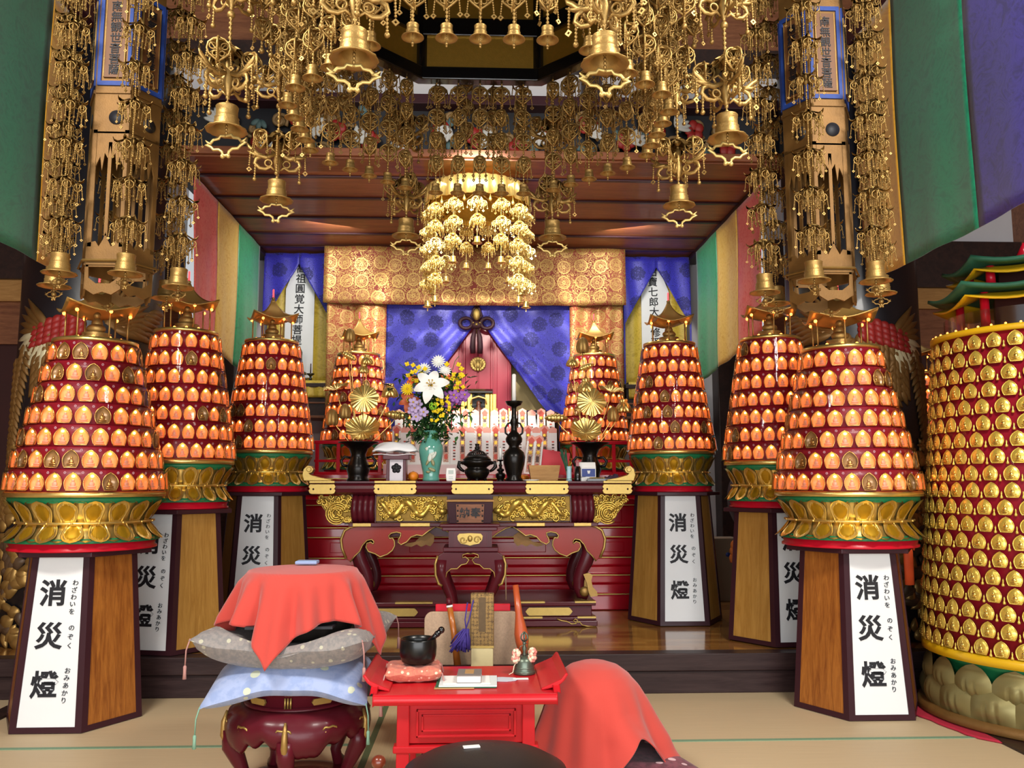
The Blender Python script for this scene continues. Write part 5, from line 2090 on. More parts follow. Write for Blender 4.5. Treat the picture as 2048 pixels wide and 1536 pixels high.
m = M(); m.box(xc - .17, xc + .17, YS + .02, YS + .38, .272, .31); part('foot_board', loc2(m), 'maroon', t, bevel=.006)
# lettered box
t = thing('offertory_box', 'small flared maroon box lettered in black, on the offering stand', 'box', (P(940, 1045, YS).x, YS + .2, P(940, 1048, YS).z + .001))
a = P(940, 1045, YS)
w0, w1, hh = .168, .184, P(940, 1003, YS).z - P(940, 1047, YS).z
m = M()
v = [(-w0, -.13, 0), (w0, -.13, 0), (w0, .13, 0), (-w0, .13, 0), (-w1, -.15, hh), (w1, -.15, hh), (w1, .15, hh), (-w1, .15, hh)]
m.add(v, [(3, 2, 1, 0), (4, 5, 6, 7), (0, 1, 5, 4), (1, 2, 6, 5), (2, 3, 7, 6), (3, 0, 4, 7)], 0, None, False)
m.box(-w1 - .008, w1 + .008, -.16, .16, hh, hh + .012, 1)
part('body', m, ['maroon_dark', 'box_wood'], t, bevel=.004)
m = M()
m.add([(-.105, -.138, .006), (.105, -.138, .006), (.112, -.155, hh - .02), (-.112, -.155, hh - .02)], [(0, 1, 2, 3)], 0, None, False)
for sg in (-1, 1):
    for k in range(4):
        m.sph((sg * .098, -.141 - .004 * k, .02 + k * (hh - .05) / 3), .006, 6, 5, 1)
pl = part('plaque', m, ['brown_wood', 'ink'], t, solid=.006)
m = M(); m.merge(text_mesh('納', .085, .002), tr(-.045, -.153, hh * .5)); m.merge(text_mesh('奉', .085, .002), tr(.045, -.153, hh * .5)); part('lettering', m, 'ink', pl)

# ================================================================== shrine and figures inside the blue curtain
m = M(); m.box(-1.1, 1.05, 10.30, 10.34, 1.53, 3.9); single('gilded_screen', m, 'screen_gold', 'dull gold screen standing behind the maroon shrine', 'screen')
t = thing('shrine', 'tall maroon lacquered shrine cabinet with a gold flower crest, behind the blue curtain', 'shrine', (-.01, 10.12, 1.53))
H0 = 1.53
m = M(); m.box(-.40, .40, -.10, .14, 0, 1.95); part('cabinet', m, 'shrine_red', t, bevel=.006)
for x in (-.205, -.165, .165, .205, -.37, .37):
    m = M(); m.box(x - .012, x + .012, -.125, -.10, .6, 1.78); part('moulding', m, 'shrine_red', t, bevel=.003)
for sg in (-1, 1):
    m = M(); m.box(*sorted((sg * .008, sg * .15)), -.12, -.10, .6, 1.78)
    part('door', m, 'shrine_red', t, bevel=.004)
    m = M(); m.box(*sorted((sg * .23, sg * .36)), -.112, -.10, .72, 1.7); part('side_panel', m, 'shrine_red', t, bevel=.004)
m = M()
for sg in (-1, 1):
    m.prism([(sg * .22, 1.78), (sg * .04, 1.78), (sg * .04, 1.765), (sg * .16, 1.76), (sg * .175, 1.66), (sg * .22, 1.62)], -.135, -.10)
    for z in (.70, .66, .62):
        m.box(*sorted((sg * .22, sg * .27)), -.135, -.10, z, z + .022); m.box(*sorted((sg * .33, sg * .38)), -.135, -.10, z, z + .022)
    m.box(*sorted((sg * .365, sg * .385)), -.135, -.10, .66, .80); m.box(*sorted((sg * .215, sg * .235)), -.135, -.10, .66, .80)
m.prism([(-.03, 1.78), (.03, 1.78), (.008, 1.66), (-.008, 1.66)], -.135, -.10)
part('metal_fittings', m, 'gold_pale', t)
m = M()
for k in range(16):
    a = k * PI / 8
    m.sph((.075 * math.cos(a), -.135, 1.33 + .065 * math.sin(a)), (.024, .008, .024), 8, 5)
m.lathe([(.075, -.006), (.07, .012), (0, .016)], 24, 0, tr(0, -.128, 1.33) @ Matrix.Rotation(PI / 2, 4, 'X'))
for sg in (-1, 1):
    m.tube([(sg * .015, -.15, 1.36), (sg * .03, -.15, 1.30), (sg * .012, -.15, 1.25)], .009, 6)
part('crest', m, 'gold_pale', t, label='gold flower crest')
m = M(); m.box(-.42, .42, -.22, .0, 0, .60); part('red_base', m, 'red', t, bevel=.006)
t = thing('gilded_niche', 'small gilded open shrine holding a brown standing figure, in front of the maroon shrine', 'shrine', (-.0, 9.62, 1.53))
m = M(); m.box(-.2, .2, -.1, .12, 0, .52); part('plinth', m, 'red', t)
for sg in (-1, 1):
    for x, w_ in ((.10, .026), (.145, .014), (.18, .02)):
        m = M(); m.box(sg * x - w_, sg * x + w_, -.1, .1, .52, .92); part('column', m, 'gold_leaf', t, bevel=.004)
m = M(); m.box(-.2, .2, .09, .11, .52, .92); part('back', m, 'black', t)
m = M(); m.extrude_x([(-.13, .93), (-.13, .95), (-.05, .985), (.12, .985), (.12, .92), (-.1, .92)], -.16, .16); part('roof', m, 'black', t, bevel=.004)
m = M(); m.tube([(-.09, -.09, .80), (-.08, -.09, .87), (0, -.09, .895), (.08, -.09, .87), (.09, -.09, .80)], .014, 8)
for sg in (-1, 1):
    m.tube([(sg * .085, -.09, .52), (sg * .065, -.09, .66), (sg * .075, -.09, .74), (sg * .06, -.09, .76), (sg * .05, -.09, .74)], [.01, .012, .016, .012, .006], 8)
part('arch', m, 'gold_pale', t)
t2 = single('standing_figure', M().lathe([(.05, 0), (.055, .06), (.042, .14), (.05, .2), (.045, .24), (.02, .265), (.024, .285), (.026, .30), (.02, .325), (0, .335)], 14), 'figure_brown', 'brown carved standing figure inside the small gilded shrine', 'statue', loc=(0, 9.60, 2.051))
t = thing('black_box', 'round black lacquered lidded box right of the maroon shrine', 'box', (.66, 9.55, 1.53))
m = M(); m.lathe([(.26, 0), (.26, .62), (.24, .64)], 40); part('body', m, 'black', t)
m = M(); m.lathe([(.28, .64), (.28, .69), (.24, .72), (0, .73)], 40); part('lid', m, 'black', t)

# ================================================================== rows of paper talismans in front of the shrine
t = thing('talisman_shelf', 'white cloth covered stepped shelf holding rows of paper talismans', 'shelf', (-.05, 8.6, 1.53))
m = M(); m.box(-.90, .86, -.12, .12, 0, .105); part('lower_step', m, 'paper', t, bevel=.006)
m = M(); m.box(-.90, .86, .125, .40, 0, .30); part('upper_step', m, 'paper', t, bevel=.006)


def talisman(kind):
    w, h = (.0425, .40) if kind else (.041, .385)
    m = M()
    m.prism([(-w, 0), (w, 0), (w, h - .024), (0, h), (-w, h - .024)], -.006, .006, 0)
    m.prism([(-w, h - .065), (w, h - .065), (w, h - .024), (0, h), (-w, h - .024)], -.0075, -.0055, 1)
    if kind:
        m.box(-w * .62, w * .62, -.0075, -.0055, .02, h - .085, 2)
        m.prism([(-w * .5, h - .09), (-w * .7, h - .05), (0, h - .02), (w * .7, h - .05), (w * .5, h - .09)], -.009, -.007, 3)
        for k, (z0, z1, mi) in enumerate(((.25, .30, 4), (.20, .235, 5), (.12, .18, 4), (.05, .10, 3))):
            m.box(-w * .35, w * .35, -.009, -.007, z0, z1, mi)
        m.sph((0, -.008, h - .105), (w * .5, .003, w * .45), 10, 6, 5)
    else:
        for k in range(7):
            m.box(-w * .3, w * .3, -.0075, -.0055, .04 + .03 * k, .055 + .03 * k, 4 if k % 3 else 3)
    return m.mesh('talisman', ['paper', 'pink_print', 'print_ground', 'red_print', 'ink_print', 'gold_leaf'])


TA, TB = talisman(1), talisman(0)
rr = random.Random(3)
for row, (Y, z, x0, x1, n, nm) in enumerate(((8.55, 1.637, -.83, .76, 20, 'lower'), (8.80, 1.832, -.83, .76, 17, 'upper'))):
    for i in range(n):
        x = lerp(x0, x1, i / (n - 1))
        kind = (i + row) % 2 == 0
        lab = ('printed ' if kind else 'plain white ') + 'pointed paper talisman standing in the ' + nm + ' row before the shrine'
        o = link('paper_talisman', TA if kind else TB, None, (x, Y + rr.uniform(-.012, .012), z), rr.uniform(-.06, .06))
        o.rotation_euler = (-.09, 0, rr.uniform(-.10, .10))
        tag(o, lab, 'talisman', ('printed' if kind else 'plain white') + ' paper talismans in the ' + nm + ' row')
for i in range(2):
    o = link('paper_talisman', TA, None, (P(1058 + 16 * i, 910, 8.05).x, 8.22, 1.532)); o.rotation_euler = (-.25, .12, 0)
    tag(o, 'printed paper talisman leaning alone behind the pale wooden box, ' + ('nearer the tall candlestick' if i == 0 else 'nearer the red envelope'), 'talisman')
m = M(); m.box(-.16, .15, -.004, .004, 0, .23); o = single('red_envelope', m, 'pink_red2', 'bright red paper sheet leaning behind the pale wooden box', 'paper', loc=(P(1104, 910, 8.25).x, 8.27, 1.535)); o.rotation_euler = (-.12, .15, 0)
m = M(); m.box(-.11, .11, -.06, .06, 0, .08); single('white_carton', m, 'paper', 'flat white carton lying among the talismans behind the incense burner', 'box', loc=(-.07, 8.40, 1.532), bevel=.004)
# ================================================================== things standing on the altar table
ZT = 1.4625


def on_table(px, Y):
    return (P(px, 950, Y).x, Y, ZT)


def k_at(Y):                      # metres per photo pixel at depth Y near table height
    return Y / FPX * 1.005


# bronze vases with golden lotus
def lotus_leaf(m, c, r, tilt, spin, cup=.25, n=20, mi=0):
    """round ruffled lotus leaf with radial ribs; tilt leans its face toward -y"""
    T = tr(*c) @ Matrix.Rotation(spin, 4, 'Y') @ Matrix.Rotation(tilt, 4, 'X')

    def fn(u, v):
        a = u * 2 * PI
        rr_ = r * v * (1 + .05 * math.sin(a * 9) * v)
        z = r * cup * v * v + .07 * r * v * math.cos(a * n) * .6 + .06 * r * v * v * math.sin(a * 5)
        return (rr_ * math.cos(a), rr_ * math.sin(a), z)
    m.grid(fn, 80, 7, mi, T)


def lotus_bud(m, c, r, mi=0, open_=0.0):
    for ringi, (rs, zs) in enumerate(((1.0, .0), (.8, .12))):
        for k in range(6):
            T = tr(*c) @ rotz(k * PI / 3 + ringi * .5) @ Matrix.Rotation(-.18 - open_, 4, 'Y')
            m.sph((r * .42 * rs, 0, r * zs), (r * .5 * rs, r * .48 * rs, r * 1.15), 8, 7, mi, T)


def curled_leaf(m, c, L, r, ang, mi=0):
    T = tr(*c) @ Matrix.Rotation(ang, 4, 'Y')

    def fn(u, v):
        a = u * 2 * PI
        s = math.sin(PI * min(.98, max(.02, v))) ** .55
        rr_ = r * s * (1 + .12 * math.cos(v * 40))
        return ((v - .5) * L, rr_ * math.cos(a), rr_ * math.sin(a) * .9)
    m.grid(fn, 16, 26, mi, T)


def lotus_vase(px, label_v, label_l, spec, Y):
    x, y, z = on_table(px, Y)
    t = thing('bronze_vase', label_v, 'vase', (x, y, z), 0, 'black bronze vases with golden lotus')
    m = M()
    m.lathe([(.0, 0), (.095, 0), (.10, .012), (.085, .03), (.088, .06), (.102, .10), (.092, .15), (.068, .20), (.065, .235), (.085, .285), (.14, .325), (.175, .335), (.178, .345), (.13, .335), (.07, .27), (.0, .26)], 32)
    part('body', m, 'black_metal', t)
    for sg in (-1, 1):
        m = M(); m.tube([(sg * .09, 0, .13), (sg * .135, 0, .14), (sg * .15, 0, .18), (sg * .12, 0, .215), (sg * .07, 0, .205)], [.012, .014, .014, .012, .01], 8); part('handle', m, 'black_metal', t)
    l = thing('golden_lotus', label_l, 'ornament', (x, y, z + .27), 0, 'gilt metal lotus arrangements')
    base = Vector((x, y, z + .27))
    for i, (kind, qx, qy, s, dy, ang) in enumerate(spec):
        p = P(qx, qy, y + dy) - base
        kk = k_at(Y)
        m = M()
        if kind == 'leaf':
            lotus_leaf(m, p, s * kk, 1.35, ang, -.12)
            nm = 'lotus_leaf'
        elif kind == 'flat':
            lotus_leaf(m, p, s * kk, .35, ang, .22)
            nm = 'lotus_leaf'
        elif kind == 'cup':
            lotus_leaf(m, p, s * kk, .85, ang, .35)
            nm = 'lotus_leaf'
        elif kind == 'bud':
            lotus_bud(m, p, s * kk)
            nm = 'lotus_bud'
        elif kind == 'bloom':
            lotus_bud(m, p, s * kk, 0, .5)
            nm = 'lotus_flower'
        else:
            curled_leaf(m, p, s * kk * 2, s * kk * .42, ang)
            nm = 'curled_leaf'
        o = part(nm, m, 'gold_bright' if kind != 'bud' else 'gold', l)
        q = M()
        st = Vector((p.x * .04, 0, -.02))
        en = p + Vector((0, .01, -.01))
        q.tube([st, st.lerp(en, .35) + Vector((p.x * .12, .02, .03)), st.lerp(en, .75) + Vector((p.x * .08, .015, .01)), en], .0045, 6)
        part('stem', q, 'gold_bright', o)


lotus_vase(716, 'black bronze flared vase holding the golden lotus at the left of the altar table', 'golden metal lotus in the left bronze vase, facing leaf at its middle',
           [('bud', 700, 672, 12, .02, 0), ('leaf', 728, 796, 28, -.06, 0), ('flat', 673, 778, 25, .02, -.2), ('cup', 726, 862, 33, -.08, 0), ('bud', 664, 836, 14, -.04, 0), ('bud', 690, 824, 13, 0, 0),
            ('curl', 794, 830, 24, .02, .1), ('bloom', 780, 785, 15, .04, 0), ('curl', 697, 712, 17, .02, .5), ('bloom', 734, 722, 11, .03, 0), ('bloom', 727, 740, 10, .03, 0)], 7.46)
lotus_vase(1180, 'black bronze flared vase holding the golden lotus at the right of the altar table', 'golden metal lotus in the right bronze vase, bud at its top',
           [('bud', 1165, 692, 14, .02, 0), ('leaf', 1184, 803, 29, -.06, .3), ('flat', 1222, 782, 25, .02, .1), ('cup', 1172, 866, 30, -.08, -.1), ('bud', 1226, 830, 13, -.02, 0), ('bloom', 1247, 816, 15, .02, 0),
            ('curl', 1112, 836, 23, .02, 0), ('curl', 1172, 734, 17, .02, -.35), ('bloom', 1172, 776, 16, .04, 0), ('bloom', 1144, 726, 11, .03, 0), ('flat', 1158, 822, 10, -.02, 0)], 7.52)

# wooden offering stand with a wrapped white parcel
x, y, z = on_table(794, 7.32)
t = thing('offering_tray', 'maroon edged offering tray stand with a flower-shaped hole, left of the celadon vase', 'stand', (x, y, z))
m = M(); m.box(-.060, .060, -.07, .07, 0, .185); part('body', m, 'plum_white', t, bevel=.003)
for sg in (-1, 1):
    m = M(); m.prism([(sg * .058, 0), (sg * .086, 0), (sg * .082, .185), (sg * .058, .185)], -.085, .085); part('side', m, 'maroon', t, bevel=.003)
m = M(); m.box(-.112, .112, -.11, .11, .185, .192); m.box(-.112, .112, -.115, -.105, .185, .235); m.box(-.112, .112, .105, .115, .185, .235)
for sg in (-1, 1):
    m.box(*sorted((sg * .104, sg * .114)), -.115, .115, .185, .235)
part('tray', m, 'maroon', t, bevel=.003)
m = M()
for k in range(5):
    a = PI / 2 + k * 2 * PI / 5
    m.lathe([(.020, -.004), (.020, 0), (0, .001)], 14, 0, tr(.024 * math.cos(a), -.071, .11 + .024 * math.sin(a)) @ Matrix.Rotation(PI / 2, 4, 'X'))
m.lathe([(.024, -.004), (.024, 0), (0, .0012)], 14, 0, tr(0, -.071, .11) @ Matrix.Rotation(PI / 2, 4, 'X'))
part('hole', m, 'ink', t, label='flower-shaped hole with its shade painted dark')  # dark discs on the face paint the shade inside the opening
m = M()
m.grid(lambda u, v: ((u - .5) * .36 + .02 * math.sin(v * 7), (v - .5) * .24, .03 + .075 * (1 - (2 * u - 1) ** 4) * (1 - (2 * v - 1) ** 4) + .006 * math.sin(u * 13 + v * 9)), 24, 16)
m.grid(lambda u, v: ((u - .5) * .35, (v - .5) * .235, .0 + .005 * math.sin(u * 9)), 10, 6)
single('wrapped_parcel', m, 'wrap_white', 'white paper wrapped parcel lying on the offering tray stand', 'parcel', loc=(x - .02, y, z + .225), solid=.006)
# fruit
for px, py, Y, lb in ((826, 949, 7.40, 'orange resting on the table between offering tray and celadon vase'), (828, 935, 7.50, 'orange at the back between offering tray and celadon vase'),
                      (1046, 950, 7.56, 'small orange right of the tall black candlestick'), (1052, 940, 7.66, 'small orange behind, right of the tall black candlestick')):
    r = .045 if px < 900 else .032
    xx = P(px, py, Y).x
    t = thing('orange', lb, 'fruit', (xx, Y, ZT), 0)
    m = M(); m.sph((0, 0, r * .94), (r, r, r * .94), 18, 12); part('peel', m, 'orange_peel', t)
    m = M(); m.lathe([(.006, r * 1.86), (.004, r * 1.94), (0, r * 1.95)], 6); part('stalk', m, 'leaf_green', t)
# celadon vase and its bouquet
x, y, z = on_table(862, 7.34)
t = thing('celadon_vase', 'blue-green glazed vase painted with a crane, holding the bouquet', 'vase', (x, y, z))
VPX = (x, y, z)
m = M(); m.lathe([(.0, 0), (.072, 0), (.074, .02), (.068, .04), (.075, .09), (.095, .18), (.108, .26), (.104, .31), (.075, .355), (.052, .38), (.050, .405), (.070, .43), (.072, .436), (.05, .42), (.042, .38), (0, .36)], 40)
part('body', m, 'celadon', t)
m = M()
for cx, cz, sx, sz, a in ((-.01, .27, .04, .022, .3), (.01, .235, .03, .018, -.4), (.025, .22, .02, .04, .6), (-.005, .20, .02, .035, .2), (-.02, .17, .012, .04, .5), (.02, .16, .014, .03, -.3), (.012, .10, .035, .014, .4), (-.02, .08, .02, .01, 0)):
    rr_ = .103 if cz > .15 else .085
    th = cx / rr_ - PI / 2
    m.sph((0, 0, 0), (sx, .004, sz), 8, 6, 0 if cz > .18 else 1, tr(rr_ * .985 * math.cos(th), rr_ * .985 * math.sin(th), cz) @ Matrix.Rotation(a, 4, 'Y'))
part('painted_crane', m, ['crane_white', 'crane_brown'], t)


def flower(px, py, dy, kind, r, mat, label, cen='pollen', group=None, name=None):
    p = P(px, py, VPX[1] + dy)
    t = thing(name or kind, label, 'flower', p, 0, group)
    m, c = M(), M()
    face = Matrix.Rotation(PI / 2 - .25, 4, 'X')
    rr_ = random.Random(px)
    if kind == 'lily':
        for k in range(6):
            T = face @ rotz(k * PI / 3 + .25)
            sc = 1 if k % 2 else 1.08

            def fn(u, v, sc=sc):
                w = r * .30 * math.sin(PI * (v * .9 + .08)) ** .7
                return (r * sc * v * 1.0 + .0, (u - .5) * 2 * w, r * (.42 * v - .55 * v * v * v) + .10 * r * abs(u - .5))
            m.grid(fn, 6, 10, 0, T)
        for k in range(6):
            a = k * PI / 3
            c.tube([tuple(face @ Vector(q)) for q in ((0, 0, 0), (.10 * r * math.cos(a), .10 * r * math.sin(a), .3 * r), (.2 * r * math.cos(a), .2 * r * math.sin(a), .5 * r))], .003, 5)
            c.sph(tuple(face @ Vector((.2 * r * math.cos(a), .2 * r * math.sin(a), .5 * r))), .007, 6, 5)
    elif kind == 'chrysanthemum':
        for lay in range(4):
            n = 16 - lay * 3
            for k in range(n):
                T = face @ rotz(k * 2 * PI / n + lay * .3) @ Matrix.Rotation(-.25 - lay * .3, 4, 'Y')
                L = r * (1 - lay * .2)
                m.sph((L * .52, 0, 0), (L * .5, r * .11, r * .05), 6, 5, 0, T)
        c.sph(tuple(face @ Vector((0, 0, r * .28))), r * .2, 8, 6)
    elif kind == 'orchid':
        for k in range(9):
            q = Vector((rr_.uniform(-1, 1), rr_.uniform(-.4, .4), rr_.uniform(-1, 1))) * r * .8
            for j in range(5):
                T = Matrix.Translation(q) @ Matrix.Rotation(rr_.uniform(-.4, .4), 4, 'Z') @ face @ rotz(j * 2 * PI / 5)
                m.sph((r * .26, 0, 0), (r * .26, r * .2, r * .05), 7, 5, 0, T)
            c.sph(q + Vector((0, -.01, 0)), r * .09, 6, 5)
    elif kind == 'spray':
        for k in range(13):
            q = Vector((rr_.uniform(-1, 1), rr_.uniform(-.5, .5), rr_.uniform(-1, 1))) * r
            for j in range(4):
                T = Matrix.Translation(q) @ face @ rotz(j * PI / 2 + k) @ Matrix.Rotation(-.5, 4, 'Y')
                m.sph((r * .16, 0, 0), (r * .17, r * .14, r * .05), 6, 5, 0, T)
    else:                                     # green pompon
        for k in range(60):
            a, b = rr_.uniform(0, 6.28), math.acos(rr_.uniform(-1, 1))
            m.sph((r * .8 * math.sin(b) * math.cos(a), r * .8 * math.sin(b) * math.sin(a), r * .8 * math.cos(b)), r * .2, 6, 5)
    part('petals', m, mat, t)
    if c.v:
        part('centre', c, cen, t)
    s_ = M()
    e = Vector((VPX[0], VPX[1], VPX[2] + .40)) - p
    s_.tube([(0, .01, 0), Vector((0, .02, 0)).lerp(e, .5) + Vector((-e.x * .12, .02, .02)), e], .004, 6)
    part('stem', s_, 'leaf_green', t)


flower(862, 772, -.15, 'lily', .15, 'petal_white', 'large white lily at the front of the bouquet', 'pollen')
flower(815, 779, -.05, 'chrysanthemum', 0.066, 'petal_yellow', 'yellow chrysanthemum at the far left of the bouquet')
flower(848, 740, .05, 'chrysanthemum', 0.070, 'petal_white', 'white chrysanthemum upper left in the bouquet, above the lily', 'petal_white')
flower(877, 724, .06, 'chrysanthemum', 0.070, 'petal_white', 'white chrysanthemum topmost in the bouquet', 'petal_white')
flower(890, 742, .02, 'chrysanthemum', 0.062, 'petal_white', 'white chrysanthemum upper right in the bouquet, below the topmost one', 'petal_white')
flower(832, 748, 0, 'spray', 0.084, 'petal_yellow', 'spray of yellow blossoms upper left in the bouquet', name='blossom_spray')
flower(908, 745, 0, 'spray', 0.090, 'petal_yellow', 'spray of yellow blossoms at the upper right of the bouquet', name='blossom_spray')
flower(912, 776, -.04, 'spray', 0.078, 'petal_yellow', 'spray of yellow blossoms at the right, above the purple orchid', name='blossom_spray')
flower(884, 806, -.12, 'spray', 0.066, 'petal_yellow', 'low spray of yellow blossoms below the lily', name='blossom_spray')
flower(876, 830, -.12, 'spray', 0.054, 'petal_yellow', 'lowest spray of yellow blossoms in the bouquet', name='blossom_spray')
flower(914, 800, -.08, 'orchid', 0.108, 'petal_purple', 'purple orchid at the right of the bouquet', 'pollen')
flower(840, 818, -.12, 'orchid', 0.096, 'petal_lilac', 'pale lilac blossoms at the lower left of the bouquet', 'pollen')
flower(818, 803, -.06, 'lily', .09, 'petal_rust', 'rust-coloured bloom at the left of the bouquet', 'pollen')
flower(826, 762, .0, 'lily', .06, 'petal_orange', 'orange bloom behind the lily at the left', 'pollen')
flower(892, 758, .0, 'lily', .06, 'petal_orange', 'orange bloom behind the lily at the right', 'pollen')
flower(866, 812, -.14, 'pompon', .038, 'petal_lime', 'lime green pompon flower low in the bouquet', name='pompon_flower')
m = M()
rr = random.Random(12)
for k in range(1300):
    px, py = rr.gauss(866, 28), rr.uniform(750, 885)
    if py > 845:
        px = 862 + (px - 866) * .75
    p = P(px, py, VPX[1] + rr.uniform(-.07, .10))
    L = rr.uniform(.045, .09)
    T = Matrix.Translation(p) @ Matrix.Rotation(rr.uniform(0, 6.28), 4, 'Z') @ Matrix.Rotation(rr.uniform(-1.2, 1.2), 4, 'Y')
    m.add([(0, 0, 0), (L * .4, -L * .2, .01), (L, 0, -.005), (L * .4, L * .2, .01)], [(0, 1, 2, 3)], rr.choice((0, 0, 1)), T)
for k in range(26):
    p = P(862 + rr.gauss(0, 24), rr.uniform(790, 850), VPX[1] + rr.uniform(-.06, .06))
    m.tube([(VPX[0], VPX[1], VPX[2] + .41), p], .0035, 5)
for pts in (((835, 770), (822, 745), (808, 735), (798, 727)), ((905, 740), (910, 722), (918, 712))):
    m.tube([P(a, b, VPX[1]) for a, b in pts], .003, 5)
o = single('bouquet_leaves', m, ['leaf_green', 'leaf_dark'], 'dark green leaves and twigs filling the bouquet in the celadon vase', 'leaves')
o['kind'] = 'stuff'
# small white clock
x, y, z = on_table(902, 7.27)
t = thing('small_clock', 'small white standing clock left of the incense burner', 'clock', (x, y, z))
m = M(); m.prism([(-.038, 0), (.038, 0), (.044, .055), (.038, .112), (-.038, .112), (-.044, .055)], -.02, .02); part('case', m, 'paper', t, bevel=.006)
m = M(); m.box(-.022, .022, -.023, -.019, .062, .095); part('display', m, 'display_grey', t)
m = M(); m.box(-.018, .018, -.023, -.019, .02, .026); m.box(-.018, .018, -.023, -.019, .035, .04); part('buttons', m, 'display_grey', t)
# incense burner
x, y, z = on_table(954, 7.38)
t = thing('incense_burner', 'round black bronze incense burner with a pierced lid in the middle of the altar table', 'incense burner', (x, y, z))
m = M(); m.lathe([(.0, 0.01), (.06, .012), (.085, .03), (.11, .075), (.105, .105), (.085, .115), (.09, .125), (.13, .15), (.138, .172), (.125, .18), (.12, .17), (0, .16)], 40); part('bowl', m, 'black_metal', t)
m = M(); m.lathe([(.125, .178), (.12, .195), (.10, .215), (.085, .228)], 40); m.lathe([(.05, .258), (.03, .272), (.02, .28), (.024, .292), (.014, .30), (.018, .318), (.022, .325), (.0, .328)], 24)
for k in range(22):
    a = k * 2 * PI / 22
    m.tube([(.086 * math.cos(a), .086 * math.sin(a), .226), (.07 * math.cos(a + .1), .07 * math.sin(a + .1), .245), (.048 * math.cos(a), .048 * math.sin(a), .26)], .0045, 5)
m.lathe([(.088, .222), (.09, .228), (.084, .232)], 40)
part('pierced_lid', m, 'black_metal', t)
for sg in (-1, 1):
    m = M(); m.tube([(sg * .12, 0, .155), (sg * .155, 0, .165), (sg * .16, 0, .125), (sg * .135, 0, .10), (sg * .11, 0, .085)], [.014, .018, .018, .014, .01], 8); part('handle', m, 'black_metal', t)
for k in range(3):
    a = -PI / 2 + k * 2 * PI / 3
    m = M(); m.tube([(.07 * math.cos(a), .07 * math.sin(a), .03), (.082 * math.cos(a), .082 * math.sin(a), .012), (.09 * math.cos(a), .09 * math.sin(a), 0)], [.02, .017, .015], 8); part('foot', m, 'black_metal', t)


def candlestick(px, Y, h, r, label, candle, cr):
    x, y, z = on_table(px, Y)
    t = thing('candlestick', label, 'candlestick', (x, y, z))
    m = M()
    s, q = h, r
    prof = [(0, 0), (.78, 0), (.80, .02), (.62, .05), (.66, .08), (.95, .22), (1.0, .30), (.9, .36), (.5, .41), (.45, .44), (.72, .49), (.76, .53), (.62, .57), (.3, .62), (.26, .68), (.34, .72), (.36, .75), (.24, .79), (.2, .9), (.24, .93), (.62, .95), (.78, .99), (.78, 1.0), (.5, .985), (0, .98)]
    m.lathe([(q * a, s * b) for a, b in prof], 32)
    part('stand', m, 'black_metal', t)
    if h > .3:
        for sg in (-1, 1):
            m = M(); m.tube([(sg * q * .5, 0, s * .57), (sg * q * .75, 0, s * .60), (sg * q * .78, 0, s * .66), (sg * q * .55, 0, s * .72), (sg * q * .3, 0, s * .73)], q * .09, 8); part('handle', m, 'black_metal', t)
    c = thing('candle', candle, 'candle', (x, y, z + h * .985))
    m = M(); m.lathe([(cr, 0), (cr, .05 + h * .28), (cr * .5, .055 + h * .285), (0, .055 + h * .285)], 16); part('wax', m, 'wax', c)
    m = M(); m.lathe([(.0015, 0), (.0015, .012)], 6, 0, tr(0, 0, .054 + h * .285)); part('wick', m, 'ink', c)


candlestick(1028, 7.38, .70, .098, 'tall black bronze candlestick right of the incense burner', 'thick white candle on the tall black candlestick', .0185)
candlestick(1001, 7.50, .19, .045, 'small black candlestick between the incense burner and the tall candlestick', 'short white candle on the small black candlestick', .013)
x, y, z = on_table(1062, 7.28)
m = M(); m.lathe([(.05, 0), (.055, .003), (.075, .014), (.073, .015), (.05, .006), (0, .005)], 28); single('saucer', m, 'paper', 'shallow white saucer in front of the pale wooden box', 'dish', loc=(x, y, z))
x, y, z = on_table(1088, 7.46)
t = thing('wooden_box', 'pale wooden flared box right of the tall candlestick', 'box', (x, y, z))
m = M()
v = [(-.115, -.06, 0), (.115, -.06, 0), (.115, .06, 0), (-.115, .06, 0), (-.138, -.075, .14), (.138, -.075, .14), (.138, .075, .14), (-.138, .075, .14)]
i4 = [(-.128, -.066, .14), (.128, -.066, .14), (.128, .066, .14), (-.128, .066, .14), (-.108, -.053, .01), (.108, -.053, .01), (.108, .053, .01), (-.108, .053, .01)]
m.add(v + i4, [(3, 2, 1, 0), (0, 1, 5, 4), (1, 2, 6, 5), (2, 3, 7, 6), (3, 0, 4, 7), (4, 5, 9, 8), (5, 6, 10, 9), (6, 7, 11, 10), (7, 4, 8, 11), (8, 9, 13, 12), (9, 10, 14, 13), (10, 11, 15, 14), (11, 8, 12, 15), (12, 13, 14, 15)], 0, None, False)
part('body', m, 'box_wood', t)
# incense tube, cup, matchbox, tray and sundries at the right end
x, y, z = on_table(1138, 7.28)
t = thing('incense_tube', 'pale blue tube on the altar table holding green incense sticks', 'holder', (x, y, z))
m = M(); m.lathe([(.026, 0), (.027, .006), (.022, .015), (.022, .12), (.024, .128), (.02, .128), (.019, .02), (0, .02)], 20); part('tube', m, 'pale_blue', t)
m = M()
rr = random.Random(2)
for k in range(22):
    a, q = rr.uniform(0, 6.28), rr.uniform(0, .014)
    b = Vector((q * math.cos(a), q * math.sin(a), .03))
    m.tube([b, b + Vector((-.05 + rr.uniform(-.035, .035), rr.uniform(-.02, .02), rr.uniform(.20, .25)))], .0028, 5)
o = single('incense_sticks', m, 'incense_green', 'bundle of green incense sticks leaning in the pale blue tube', 'incense', loc=(x, y, z)); o['kind'] = 'stuff'
x, y, z = on_table(1155, 7.32)
